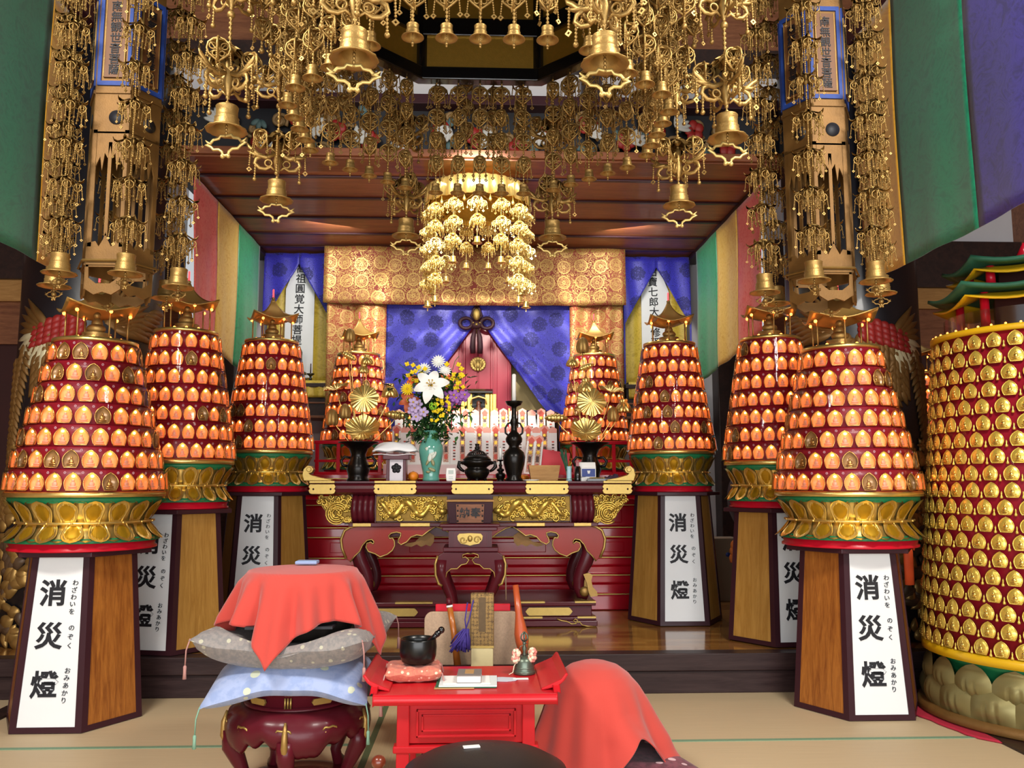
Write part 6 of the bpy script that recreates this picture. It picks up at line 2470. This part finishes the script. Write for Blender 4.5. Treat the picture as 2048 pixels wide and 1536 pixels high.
t = thing('black_cup', 'tall narrow black cup with a pink lighter, beside the incense tube', 'cup', (x, y, z))
m = M(); m.lathe([(.026, 0), (.028, .01), (.026, .13), (.022, .13), (.02, .02), (0, .02)], 20); part('cup', m, 'black', t)
m = M(); m.box(-.014, .014, -.012, .012, .06, .165); m.sph((0, 0, .168), (.018, .016, .02), 8, 6); single('lighter', m, 'pink_dull', 'pink lighter standing in the narrow black cup', 'lighter', loc=(x, y, z), bevel=.003)
x, y, z = on_table(1176, 7.36)
t = thing('incense_carton', 'small open white and blue incense carton near the right end of the altar table', 'box', (x, y, z))
m = M(); m.box(-.065, .065, -.035, .035, 0, .12); part('carton', m, 'paper', t, bevel=.002)
m = M(); m.prism([(-.078, .118), (.07, .118), (.064, .165), (-.085, .165)], .0, .004); part('lid_flap', m, 'paper', t)
m = M(); m.box(-.058, .058, -.037, -.034, .04, .108, 0); m.prism([(-.012, .092), (.016, .092), (.010, .066), (-.006, .066)], -.039, -.036, 1); part('blue_label', m, ['label_blue', 'paper'], t)
x, y, z = on_table(1203, 7.30)
t = thing('black_tray', 'black tray with pale beads and a dark cloth, right end of the altar table', 'tray', (x, y, z))
m = M(); m.box(-.13, .13, -.07, .07, 0, .014); m.box(-.135, .135, -.075, -.068, 0, .024); part('tray', m, 'black', t, bevel=.003)
m = M()
for k in range(16):
    m.sph((-.10 + .009 * k, -.03 + .02 * math.sin(k * .9), .024), .0105, 8, 6)
part('prayer_beads', m, 'gold_pale', t)
m = M(); m.grid(lambda u, v: (.02 + u * .12, -.05 + v * .1, .016 + .05 * math.sin(PI * v) ** .5 * (.3 + .7 * u) + .006 * math.sin(u * 18)), 14, 10); part('folded_cloth', m, 'plum_cloth', t, solid=.004)
m = M(); a = on_table(1112, 7.22); b = on_table(1172, 7.24); m.tube([(a[0], a[1], ZT + .003), (b[0], b[1], ZT + .040)], .0022, 6)
single('metal_skewer', m, 'black_metal', 'thin dark metal rod lying across the front of the incense tube', 'rod')
t = thing('felt_mallet', 'thin upright stick with a felt tip, right of the small offering stand', 'mallet', P(1011, 1130, 7.0))
m = M(); a0 = P(1011, 1132, 7.05) - t.location; b0 = P(1012, 1200, 7.05) - t.location; m.tube([a0, b0], .006, 6); part('stick', m, 'beige_board', t)
m = M(); m.sph(a0, (.018, .018, .03), 10, 8); part('felt_tip', m, 'felt_grey', t)

# ================================================================== foreground: padded stool, drum on cushions, sutra table
# --- lacquered floor-drum stand
cx, cy = -.868, 4.31
KR, DZ = .93, .073
t = thing('drum_stand', 'round maroon stand with gilt-edged curved legs under the two cushions', 'stand', (cx, cy, .004))
def lift(m, legs=False):
    m.v = [(x * KR, y * KR, (z + DZ) if not legs else z * (1 + DZ / .21)) for x, y, z in m.v]
    return m


m = M()
m.lathe([(.29, .40), (.30, .415), (.27, .43), (0, .435)], 48)
m.lathe([(.25, .335), (.26, .34), (.262, .385), (.29, .40)], 48, 0, None, True, False)
m.lathe([(.275, .318), (.285, .325), (.28, .338), (.25, .34)], 48, 0, None, True, False)
lift(m); part('top', m, 'maroon', t)
m = M()
prof = [(.275, .32), (.32, .305), (.352, .275), (.362, .24), (.352, .205), (.33, .185)]


def belly(u, v):
    a = u * 2 * PI
    cusp = abs((u * 5) % 1 - .5) * 2
    z1 = .125 + .075 * (1 - cusp ** 1.5) + .012 * math.cos(u * 5 * 2 * PI * 4)
    i = v * (len(prof) - 1)
    k = min(int(i), len(prof) - 2)
    r = lerp(prof[k][0], prof[k + 1][0], i - k)
    z = lerp(prof[k][1], prof[k + 1][1], i - k)
    z = lerp(.32, z1 + .0, (.32 - z) / (.32 - .185))
    r = r - .03 * max(0, v - .75)
    return (r * math.cos(a), r * math.sin(a), z)


m.grid(belly, 160, 10)
lift(m); ap = part('apron', m, 'maroon', t, solid=.02)
m = M(); m.tube([belly(i / 160, 1.0) for i in range(160)], .0065, 5, 0, None, True); lift(m); part('gold_edging', m, 'gold_pale', ap)
m = M()
for k in range(10):                      # cloud-shaped gilt openings
    a0 = (k + .5) / 10
    c = Vector(belly(a0 if k % 1 == 0 else a0, .55))
    T = tr(c.x, c.y, c.z) @ rotz(a0 * 2 * PI + PI / 2)
    for q in ([(-.04, 0, .006), (-.03, -.006, .018), (-.01, -.006, .014), (.01, -.006, .018), (.03, -.006, .012), (.036, 0, 0)], [(-.03, -.004, -.004), (0, -.006, -.012), (.03, -.004, -.006)]):
        m.tube(q, .005, 5, 0, T)
lift(m); part('cloud_openings', m, 'gold_pale', ap)
m = M()
for k in range(10):
    a = k * 2 * PI / 10 + .3
    T = tr(.266 * math.cos(a), .266 * math.sin(a), .362) @ rotz(a + PI / 2)
    if k % 2:
        for q in (-.014, 0, .014):
            m.tube([(q, -.004, -.024), (q, -.004, .024)], .0055, 5, 0, T)
    else:
        m.prism([(-.055, 0), (-.045, .014), (.045, .014), (.055, 0), (.045, -.014), (-.045, -.014)], -.008, .002, 0, T)
lift(m); part('gilt_panels', m, 'gold_pale', t)
for k in range(5):
    a = -PI / 2 + k * 2 * PI / 5 + .02
    T = lambda r, z: (r * math.cos(a), r * math.sin(a), z)
    m = M(); m.tube([T(.335, .21), T(.338, .16), T(.30, .11), T(.275, .07), T(.29, .035), T(.325, .015)], [.05, .045, .036, .03, .028, .026], 10)
    lift(m, True); lg = part('leg', m, 'maroon', t)
    m = M(); m.tube([T(.362, .30), T(.376, .25), T(.376, .19), T(.35, .13), T(.325, .10)], [.006, .014, .018, .012, .004], 8); lift(m); part('gilt_spine', m, 'gold', lg)
m = M(); m.lathe([(.30, 0), (.31, .012), (.26, .022), (.22, .012)], 40); part('base_ring', m, 'maroon', t)


def cushion(name, label, loc_, sx, sy, h, mat, rz, seed, droop=0.0, tassel='tassel_pink', press=.0):
    """stuffed square cushion; press = how far a weight in the middle squeezes it"""
    t = thing(name, label, 'cushion', loc_, rz)
    m = M()

    def fn(u, v, top=True):
        x, y = 2 * u - 1, 2 * v - 1
        e = ((1 - abs(x) ** 5) * (1 - abs(y) ** 5)) ** .45
        pin = 1 - .06 * (1 - abs(x)) * abs(y) - .06 * (1 - abs(y)) * abs(x)
        d = math.hypot(x, y)
        z = h * .5 * e * (1 if top else -1)
        z -= droop * max(0, d - .55) ** 1.6
        if top:
            z -= press * max(0, 1 - (d / 1.05) ** 4)
        z += press * .35 * d * d * abs(x)
        z += .004 * math.sin(x * 9 + seed) * math.sin(y * 8)
        return (sx * x * pin, sy * y * pin, z)
    m.grid(lambda u, v: fn(u, v, True), 30, 30)
    m.grid(lambda u, v: fn(1 - u, v, False), 30, 30)
    part('body', m, mat, t)
    for x, y in ((-1, -1), (1, -1), (1, 1), (-1, 1)):
        c = fn((x * .985 + 1) / 2, (y * .985 + 1) / 2)
        q = M()
        q.tube([c, (c[0] + x * .012, c[1] + y * .012, c[2] - .05), (c[0] + x * .014, c[1] + y * .012, c[2] - .12)], .0035, 5)
        q.lathe([(.004, 0), (.008, -.006), (.007, -.03), (.009, -.06), (0, -.06)], 8, 0, tr(c[0] + x * .014, c[1] + y * .012, c[2] - .115))
        part('tassel', q, tassel, t)
    return t


ZB, ZG = .566, .682
cushion('blue_cushion', 'pale blue cushion with white flowers, lower of the two under the covered drum', (cx - .02, cy, ZB), .37, .37, .135, 'cushion_blue', .06, 1, .15, 'tassel_green')
cushion('grey_cushion', 'grey-brown patterned cushion, upper of the two under the covered drum', (cx + .0, cy, ZG), .40, .39, .19, 'cushion_grey', -.10, 2, 0, 'tassel_pink', .085)
t = thing('wooden_drum', 'large dark round wooden drum under the red cloth on the cushions', 'drum', (cx + .0, cy, .690))
m = M(); m.lathe([(0, 0), (.15, .0), (.23, .03), (.268, .10), (.262, .20), (.23, .28), (.14, .322), (0, .327)], 48); part('body', m, 'drum_dark', t)
m = M(); m.box(-.20, .20, -.30, -.05, .09, .102); part('slit', m, 'ink', t)


def draped(name, label, loc_, Rt, Hd, seed, reach, mat, rz=0.0, dome=0.0, waves=9, corners=4, amp=.05, flare=.12):
    """square cloth thrown over something round: flat or domed top, folds growing toward a dipping hem"""
    rr_ = random.Random(seed)
    ph = [rr_.uniform(0, 6.28) for _ in range(4)]
    m = M()

    def fn(u, v):
        a = u * 2 * PI
        sq = reach / max(abs(math.cos(a - .35)), abs(math.sin(a - .35)))          # cloth edge distance from its middle
        s = sq * v
        if s < Rt:
            d = s / Rt
            r = s
            z = -dome * d * d
        else:
            q = s - Rt
            fold = math.cos(a * waves + ph[0]) * .6 + .4 * math.cos(a * (waves * 2 - 3) + ph[1])
            hang = q
            r = Rt + flare * hang + fold * amp * min(1, hang / .22)
            z = -dome - hang * .985 + .03 * min(hang, .05) / .05 * 0
            # rounded shoulder
            e = min(1, q / .05)
            r = Rt + (r - Rt) * e + .018 * math.sin(PI / 2 * e)
        return (r * math.cos(a), r * math.sin(a), max(z, -Hd))
    m.grid(fn, 160, 40)
    return single(name, m, mat, label, 'cloth', loc=loc_, rz=rz, solid=.006)


draped('red_cover_cloth', 'salmon red cloth draped over the drum on the cushions', (cx, cy, 1.032), .262, .50, 5, .475, 'cloth_red', .25, .012, 11, 4, .055, .30)
m = M(); m.box(-.055, .055, -.04, .04, 0, .018); single('folded_towel', m, 'cushion_blue_plain', 'small folded pale blue cloth on top of the red covered drum', 'cloth', loc=(-.868, 4.40, 1.039), bevel=.006)

# --- red sutra table
t = thing('sutra_table', 'vermilion lacquered sutra table with upturned ends and a framed front panel', 'table', (-.05, 4.0, .006))
zt = .55
m = M()
m.extrude_x([(3.735, zt - .045), (3.725, zt - .028), (3.728, zt - .010), (3.74, zt), (4.30, zt), (4.30, zt - .045)], -.445, .345)
for sg, xb in ((-1, -.43), (1, .33)):
    m.extrude_x([(3.76, zt), (3.80, zt + .02), (4.30, zt + .02), (4.30, zt)], *sorted((xb, xb + sg * .03)))
    cur = [(xb - sg * .05, zt - .002), (xb + sg * .02, zt + .012), (xb + sg * .05, zt + .036), (xb + sg * .07, zt + .066), (xb + sg * .058, zt + .072), (xb + sg * .036, zt + .044), (xb, zt + .028), (xb - sg * .05, zt + .008)]
    m.prism(cur, 3.80, 4.28)
lt = lambda m: (setattr(m, 'v', [(x + .05, y - 4.0, z - .006) for x, y, z in m.v]), m)[1]
part('tabletop', lt(m), 'red_table', t, bevel=.005)
m = M(); m.box(-.33, .235, 3.79, 4.24, .335, zt - .045); part('front_panel', lt(m), 'red_table', t, bevel=.003)
m = M()
fx0, fx1, fz0, fz1, yy = -.262, .168, .362, .478, 3.776
for q in range(2):
    d = .022 * q
    yv = yy + .006 * q
    for a, b, c, d_ in ((fx0 + d, fx1 - d, fz1 - d - .009, fz1 - d), (fx0 + d, fx1 - d, fz0 + d, fz0 + d + .009), (fx0 + d, fx0 + d + .009, fz0 + d, fz1 - d), (fx1 - d - .009, fx1 - d, fz0 + d, fz1 - d)):
        m.box(a, b, yv, 3.795, c, d_)
part('panel_frame', lt(m), 'red_table', t, bevel=.002)
for sg, xl in ((-1, -.318), (1, .222)):
    for yl in (3.80, 4.21):
        m = M(); m.prism([(xl - .030, 0), (xl + .030, 0), (xl + .026, .52), (xl - .026, .52)], yl - .03, yl + .03)
        part('leg', lt(m), 'red_table', t, bevel=.004)
m = M(); m.box(-.36, .265, 3.765, 3.83, .300, .330); part('lower_rail', lt(m), 'red_table', t, bevel=.006)
for xl in (-.318, .222):
    m = M(); m.box(xl - .02, xl + .02, 3.82, 4.2, .305, .325); part('side_rail', lt(m), 'red_table', t)
m = M(); m.box(-.16, .12, 4.235, 4.28, .02, .34); part('dark_board', lt(m), 'maroon_dark', t)  # upright dark board between the back legs

# on the sutra table
def onz(px, py, zz):
    p = PZ(px, py, zz); return (p.x, p.y, zz)


zt2 = zt + .0015
p = onz(826, 1362, zt2)
cushion('gong_cushion', 'small square salmon brocade cushion under the black bowl gong', (p[0], p[1] + .05, zt2 + .036), .130, .115, .072, 'cushion_coral', .06, 3, 0, 'tassel_pink', .008)
bx_, by_, bz_ = p[0] + .018, p[1] + .055, zt2 + .066
t = thing('bowl_gong', 'black metal bowl gong on the salmon cushion', 'gong', (bx_, by_, bz_))
m = M(); m.lathe([(0, 0), (.05, 0), (.075, .012), (.084, .04), (.086, .075), (.083, .108), (.081, .115), (.076, .114), (.074, .09), (.07, .03), (0, .015)], 44); part('bowl', m, 'gong_black', t)
t = thing('gong_striker', 'black padded striker resting in the bowl gong', 'striker', (bx_, by_, bz_))
m = M(); m.tube([(.03, .0, .075), (.075, -.005, .122), (.10, -.008, .145)], [.012, .012, .013], 10); part('handle', m, 'black', t)
m = M(); m.sph((.107, -.009, .152), .016, 10, 8); m.tube([(.084, -.006, .13), (.092, -.007, .138)], .0145, 10); part('grip_end', m, 'black', t)
p = onz(935, 1372, zt2)
m = M(); m.box(-.14, .13, -.10, .10, 0, .004, 1); m.box(-.125, .132, -.092, .104, .004, .009); single('music_folder', m, ['folder_white', 'incense_green'], 'white folder with a dark green edge under the grey book', 'folder', loc=(p[0], p[1] + .06, zt2), rz=-.02)
m = M(); m.box(-.155, .02, -.02, .02, 0, .003); single('paper_strip', m, 'kraft', 'brown paper strip sticking out at the left of the white folder', 'paper', loc=(p[0] + .01, p[1] - .035, zt2 - .001 + .001), rz=.0)
m = M(); m.box(-.11, .10, -.07, .08, 0, .003); single('paper_sheet', m, 'paper', 'white paper sheet lying on the folder', 'paper', loc=(p[0] + .0, p[1] + .066, zt2 + .0095), rz=.015)
t = thing('grey_book', 'thick grey sutra book with a paper title slip on the white papers', 'book', (p[0] + .008, p[1] + .06, zt2 + .0128), -.03)
m = M(); m.box(-.052, .052, -.062, .066, .003, .030); part('pages', m, 'paper', t)
m = M(); m.box(-.054, .054, -.066, .068, .030, .034); m.box(-.054, .054, -.066, .068, 0, .003); m.box(-.054, .054, .066, .070, 0, .034); part('cover', m, 'book_grey', t, bevel=.002)
m = M(); m.box(-.020, .020, -.03, .05, .034, .0352); part('title_slip', m, 'kraft', t)
m = M()
for k in range(3):
    m.merge(text_mesh('経', .017, .0003), tr(0, .032 - .020 * k, .0362) @ Matrix.Rotation(-PI / 2, 4, 'X'))
part('title', m, 'ink', t) if False else None
p = onz(1005, 1362, zt2)
m = M()
pts = [(-.07, -.035), (.02, -.045), (.06, -.03), (.075, 0), (.06, .03), (.0, .042), (-.07, .04)]
m.add([(x_, y_, 0) for x_, y_ in pts] + [(x_, y_, .002) for x_, y_ in pts], [tuple(reversed(range(7))), tuple(range(7, 14))] + [(i, (i + 1) % 7, 7 + (i + 1) % 7, 7 + i) for i in range(7)], 0, None, False)
single('fan_paper', m, 'paper_grey', 'pale grey rounded paper fan at the right of the folder', 'paper', loc=(p[0] + .0, p[1] + .03, zt2 + .0))
m = M(); m.box(-.035, .035, -.012, .012, 0, .003); single('paper_slip', m, 'paper', 'small white slip beside the hand bell', 'paper', loc=(p[0] + .085, p[1] + .035, zt2))
p = onz(1050, 1352, zt2)
hb = (p[0], p[1] + .055, zt2)
t = thing('hand_bell', 'green-grey bronze ritual hand bell with a pronged handle', 'bell', hb)
m = M(); m.lathe([(.050, 0), (.053, .004), (.049, .012), (.0455, .03), (.044, .055), (.036, .072), (.018, .08), (.0, .082)], 32)
m.lathe([(.051, .008), (.0525, .011), (.0495, .014)], 32, 0, None, True, False); m.lathe([(.046, .026), (.0475, .029), (.0455, .032)], 32, 0, None, True, False)
part('body', m, 'bronze_green', t)
m = M(); m.lathe([(.006, .078), (.010, .088), (.006, .10), (.012, .115), (.006, .13), (.009, .14), (.006, .15)], 14)
for k in range(4):
    a = k * PI / 2
    m.tube([(.006 * math.cos(a), .006 * math.sin(a), .148), (.016 * math.cos(a), .016 * math.sin(a), .162), (.013 * math.cos(a), .013 * math.sin(a), .178), (.002 * math.cos(a), .002 * math.sin(a), .19)], .0042, 6)
m.lathe([(.004, .148), (.003, .192), (0, .196)], 8)
part('handle', m, 'bronze_green', t)
for k, (dx, dz) in enumerate(((-.038, .098), (-.042, .072), (.038, .102), (.036, .076))):
    m = M()
    rr = random.Random(k)
    for q in range(26):
        a, b = rr.uniform(0, 6.28), math.acos(rr.uniform(-1, 1))
        m.sph((.014 * math.sin(b) * math.cos(a), .014 * math.sin(b) * math.sin(a), .014 * math.cos(b)), (.009, .009, .009), 6, 5, q % 2)
    part('pompon', m, ['pom_pink', 'pom_cream'], t, loc=(dx, -.022, dz))
m = M(); m.tube([(-.03, -.02, .07), (-.05, -.03, .04), (-.056, -.035, .012), (-.075, -.04, .004)], .0022, 5); part('cord', m, 'pom_cream', t)
m = M(); m.tube([(.012, -.01, .14), (-.02, -.03, .13), (-.03, -.02, .10)], .002, 5); part('wire_loop', m, 'bronze_green', t)

# --- low rack behind the sutra table with a padded board, sutra box, staff, whisk and clapper
YR_ = 4.78
a, b = P(848, 1330, YR_), P(1040, 1222, YR_)
t = thing('padded_rack', 'beige speckled padded board with rounded corners on a dark rack behind the sutra table', 'rack', ((a.x + b.x) / 2, YR_, .006))
hw, zb, ztp = (b.x - a.x) / 2, a.z - .006, b.z - .006
m = M()
r = .045
out = [(-hw, zb)] + [(-hw + r - r * math.cos(q * PI / 10), ztp - r + r * math.sin(q * PI / 10)) for q in range(6)] + [(hw - r + r * math.sin(q * PI / 10), ztp - r + r * math.cos(q * PI / 10)) for q in range(6)] + [(hw, zb)]
m.prism(out, -.012, .012); part('board', m, 'beige_board', t, bevel=.004)
m = M(); m.prism([(-hw * .78, ztp - .02), (hw * .8, ztp - .02), (hw * .8, ztp + .035), (-hw * .78, ztp + .035)], .03, .05); part('red_back', m, 'red', t, bevel=.004)
m = M(); m.box(-hw - .02, hw + .02, -.16, .09, zb - .035, zb - .004); part('shelf', m, 'maroon_dark', t, bevel=.006)
for sg in (-1, 1):
    for yl in (-.12, .06):
        m = M(); m.box(*sorted((sg * (hw - .0), sg * (hw - .04))), yl - .018, yl + .018, 0, zb - .03); part('leg', m, 'maroon_dark', t, bevel=.003)
zs = a.z - .002
# standing brocade sutra case
a, b = P(941, 1326, 4.68), P(988, 1186, 4.68)
t = thing('sutra_case', 'tall dark gold brocade sutra case leaning upright, pale at its foot', 'case', ((a.x + b.x) / 2, 4.68, zs), -.03)
w_, h_ = (b.x - a.x) / 2, b.z - zs
m = M(); m.box(-w_, w_, -.028, .028, h_ * .30, h_); part('brocade_cover', m, 'case_brocade', t, bevel=.004)
m = M(); m.box(-w_ * .94, w_ * .94, -.032, .026, 0, h_ * .285); part('page_block', m, 'cream_pages', t, bevel=.003)
m = M(); m.box(-w_, w_, -.034, .028, h_ * .285, h_ * .315); part('gilt_band', m, 'gold_pale', t)
m = M(); m.box(-w_ * .30, w_ * .30, -.031, -.027, h_ * .50, h_ * .95, 0); part('title_strip', m, 'case_strip', t)
t = thing('bamboo_staff', 'short amber bamboo staff with a pale binding, leaning left of the sutra case', 'staff', P(915, 1330, 4.70))
e = P(897, 1196, 4.74) - t.location
m = M(); m.tube([(0, 0, 0), e * .5 + Vector((.004, 0, 0)), e * .86], [.020, .018, .016], 10); part('shaft', m, 'amber_bamboo', t)
m = M(); m.tube([e * .86, e * .89], .0185, 10); part('binding', m, 'paper', t)
m = M(); m.tube([e * .89, e], [.018, .013], 10); part('tip', m, 'maroon', t)
t = thing('purple_tassel', 'purple tassel and cord hanging beside the sutra case', 'tassel', P(925, 1262, 4.62))
o0 = t.location.copy()
m = M(); m.tube([P(935, 1205, 4.66) - o0, P(930, 1240, 4.64) - o0, P(933, 1262, 4.62) - o0], .004, 6); m.tube([P(947, 1200, 4.65) - o0, P(938, 1240, 4.64) - o0, P(930, 1262, 4.62) - o0], .004, 6); part('cord', m, 'purple_thread', t)
m = M()
rr = random.Random(6)
for k in range(70):
    q0 = P(932 + rr.uniform(-6, 6), 1258, 4.62 + rr.uniform(-.015, .015)) - o0
    q1 = P(918 + rr.uniform(-19, 22), 1297 + rr.uniform(-10, 9), 4.61 + rr.uniform(-.03, .03)) - o0
    m.tube([q0, q0.lerp(q1, .5) + Vector((rr.uniform(-.008, .008), 0, .004)), q1], .0042, 5)
part('fringe', m, 'purple_thread', t)
t = thing('wooden_clapper', 'orange-brown wooden club-shaped clapper leaning at the right of the rack', 'clapper', P(1046, 1300, 4.66))
e = P(1031, 1170, 4.72) - t.location
m = M(); m.tube([(0, 0, -.02), e * .12, e * .25, e * .38, e * .55, e], [.022, .036, .038, .030, .02, .016], 12); part('body', m, 'clapper_orange', t)

# --- right: covered instrument on a cushion
t = cushion('maroon_cushion', 'dark maroon flowered cushion on the floor under the red draped gong', (.66, 4.20, .08), .38, .34, .14, 'cushion_maroon', .25, 4, 0, 'tassel_pink')
t = thing('covered_gong', 'large dark rounded gong under the red cloth at the right', 'gong', (.575, 4.27, .147))
m = M(); m.lathe([(0, 0), (.16, 0), (.205, .05), (.212, .17), (.19, .29), (.12, .38), (0, .41)], 40); part('bowl', m, 'drum_dark', t)


def dome_cloth():
    m = M()
    prof = [(0, 0), (.06, -.004), (.12, -.024), (.17, -.06), (.205, -.11), (.232, -.18), (.256, -.26), (.285, -.34), (.315, -.41), (.36, -.475), (.46, -.53), (.6, -.545)]
    acc = [0]
    for (r0, z0), (r1, z1) in zip(prof, prof[1:]):
        acc.append(acc[-1] + math.hypot(r1 - r0, z1 - z0))

    def fn(u, v):
        a = u * 2 * PI
        s = min(.70, .575 / max(abs(math.cos(a - .6)), abs(math.sin(a - .6)))) * v
        k = 0
        while k < len(acc) - 2 and acc[k + 1] < s:
            k += 1
        f = (s - acc[k]) / (acc[k + 1] - acc[k])
        r, z = lerp(prof[k][0], prof[k + 1][0], f), lerp(prof[k][1], prof[k + 1][1], f)
        hem = min(1, max(0, s - .20) / .3)
        fold = .5 * math.cos(a * 7 + .6 + s) + .5 * math.cos(a * 11 + 2 - s * 2)
        r += fold * .030 * hem + .05 * hem * max(0, math.cos(a - .1)) ** 8
        z += max(0, math.cos(a + .95)) ** 12 * .12 * max(0, v - .6) / .4
        return (r * math.cos(a), r * math.sin(a), z)
    m.grid(fn, 160, 44)
    return m


single('red_dome_cloth', dome_cloth(), 'cloth_red', 'salmon red cloth draped over the rounded gong at the right', 'cloth', loc=(.575, 4.27, .575), solid=.006)
# --- officiant's round black stool and a wooden knob at the bottom edge
t = thing('black_stool', 'round black padded stool at the bottom edge, before the sutra table', 'stool', (.03, 3.10, .006))
m = M(); m.lathe([(.0, .36), (.24, .36), (.285, .38), (.30, .41), (.285, .445), (.23, .475), (.12, .497), (0, .502)], 48); part('seat', m, 'stool_black', t)
m = M(); m.lathe([(.20, 0), (.21, .02), (.05, .06), (.04, .36)], 32); part('base', m, 'black_metal', t)
m = M(); m.box(-.03, .03, -.012, .012, 0, .004); o = single('paper_tag', m, 'paper', 'tiny white paper tag lying on the black stool', 'paper', loc=(-.02, 3.16, .506), rz=.2)
t = thing('wooden_post', 'turned brown wooden post with a round knob, left of the black stool', 'post', (P(757, 1524, 3.2).x, 3.2, .006))
zk = P(757, 1524, 3.2).z - .006
m = M(); m.lathe([(.03, 0), (.03, .02), (.014, .04), (.014, zk - .03), (.02, zk - .025)], 16); part('shaft', m, 'clapper_brown', t)
m = M(); m.sph((0, 0, zk), (.026, .026, .024), 16, 12); part('knob', m, 'clapper_brown', t)

# ================================================================== odds and ends beside the altar
t = thing('cardboard_box', 'tall plain cardboard carton with small stickers, behind the right table-side pedestal', 'box', (P(1448, 1150, 8.6).x, 8.7, .268))
hB = P(1448, 1076, 8.6).z - .268
m = M(); m.box(-.16, .16, -.15, .15, 0, hB); part('carton', m, 'cardboard', t, bevel=.006)
m = M(); m.lathe([(.022, 0), (.022, .003), (0, .003)], 16, 0, tr(.03, -.152, hB * .74) @ Matrix.Rotation(PI / 2, 4, 'X')); part('round_sticker', m, 'label_blue', t)
m = M(); m.box(.06, .11, -.154, -.15, hB * .69, hB * .75, 0); m.box(.05, .09, -.154, -.15, hB * .61, hB * .64, 1); part('stickers', m, ['paper', 'red_print'], t)
t = thing('plank_board', 'dark board leaning on the wall beside the cardboard carton', 'board', (P(1420, 1150, 8.6).x - .06, 8.98, .268))
m = M(); m.box(-.10, .10, -.02, .02, 0, hB * .98); part('board', m, 'brown_wood', t)
t = thing('big_drum', 'large barrel drum on its side behind the right rear lantern tower', 'drum', (3.02, 8.4, .268))
m = M(); T = tr(0, 0, 1.02) @ Matrix.Rotation(PI / 2, 4, 'X'); m.lathe([(.40, -.40), (.46, -.25), (.48, 0), (.46, .25), (.40, .40)], 40, 0, T); part('barrel', m, 'maroon_dark', t)
m = M(); m.lathe([(.405, .401), (.39, .412), (0, .415)], 40, 0, T); part('drumhead', m, 'drum_skin', t)
m = M()
for k in range(28):
    a_ = k * 2 * PI / 28
    m.sph((.418 * math.cos(a_), -.375, 1.02 + .418 * math.sin(a_)), .012, 6, 5)
part('tacks', m, 'gold', t)
m = M(); m.box(-.3, -.22, -.35, .35, 0, .62); m.box(.22, .3, -.35, .35, 0, .62); m.box(-.3, .3, -.04, .04, .3, .38); part('cradle', m, 'dark_wood', t, bevel=.006)
t = thing('orange_ornament', 'small bright orange cloth ornament behind the right rear pedestal', 'ornament', (P(1482, 1105, 7.6).x, 7.7, P(1482, 1125, 7.6).z))
m = M()
rr = random.Random(3)
for k in range(9):
    m.sph((rr.uniform(-.03, .05), rr.uniform(-.03, .03), rr.uniform(-.02, .17)), (.045, .03, .05), 10, 7)
part('cloth_folds', m, 'orange_cloth', t)
m = M(); m.tube([(-.02, -.04, .18), (.02, -.05, .12), (.0, -.05, .06)], .006, 6); part('dark_cord', m, 'ink', t)
m = M(); m.tube([(0, 0, -.02), (0, .0, .02 - (P(1482, 1125, 7.6).z - .268))], .012, 6); part('stand_pole', m, 'dark_wood', t)
t = thing('orange_tassel', 'bright orange tassel hanging at the right lantern tower, before the pillar', 'tassel', (P(1818, 1140, 5.75).x, 5.75, P(1818, 1098, 5.75).z))
m = M(); m.lathe([(.03, 0), (.034, -.02), (.034, -.24), (.0, -.245)], 14); m.v = [(x, y * .5, z) for x, y, z in m.v]; part('fringe', m, 'tassel_orange', t)
m = M(); m.tube([(0, 0, 0), (-.03, -.03, .06), (-.12, -.06, .10), (-.16, -.08, .16)], .008, 6); m.tube([(0, 0, 0), (.03, 0, .05), (.06, .02, .03), (.05, .02, -.01)], .008, 6); part('cord', m, 'tassel_orange', t)
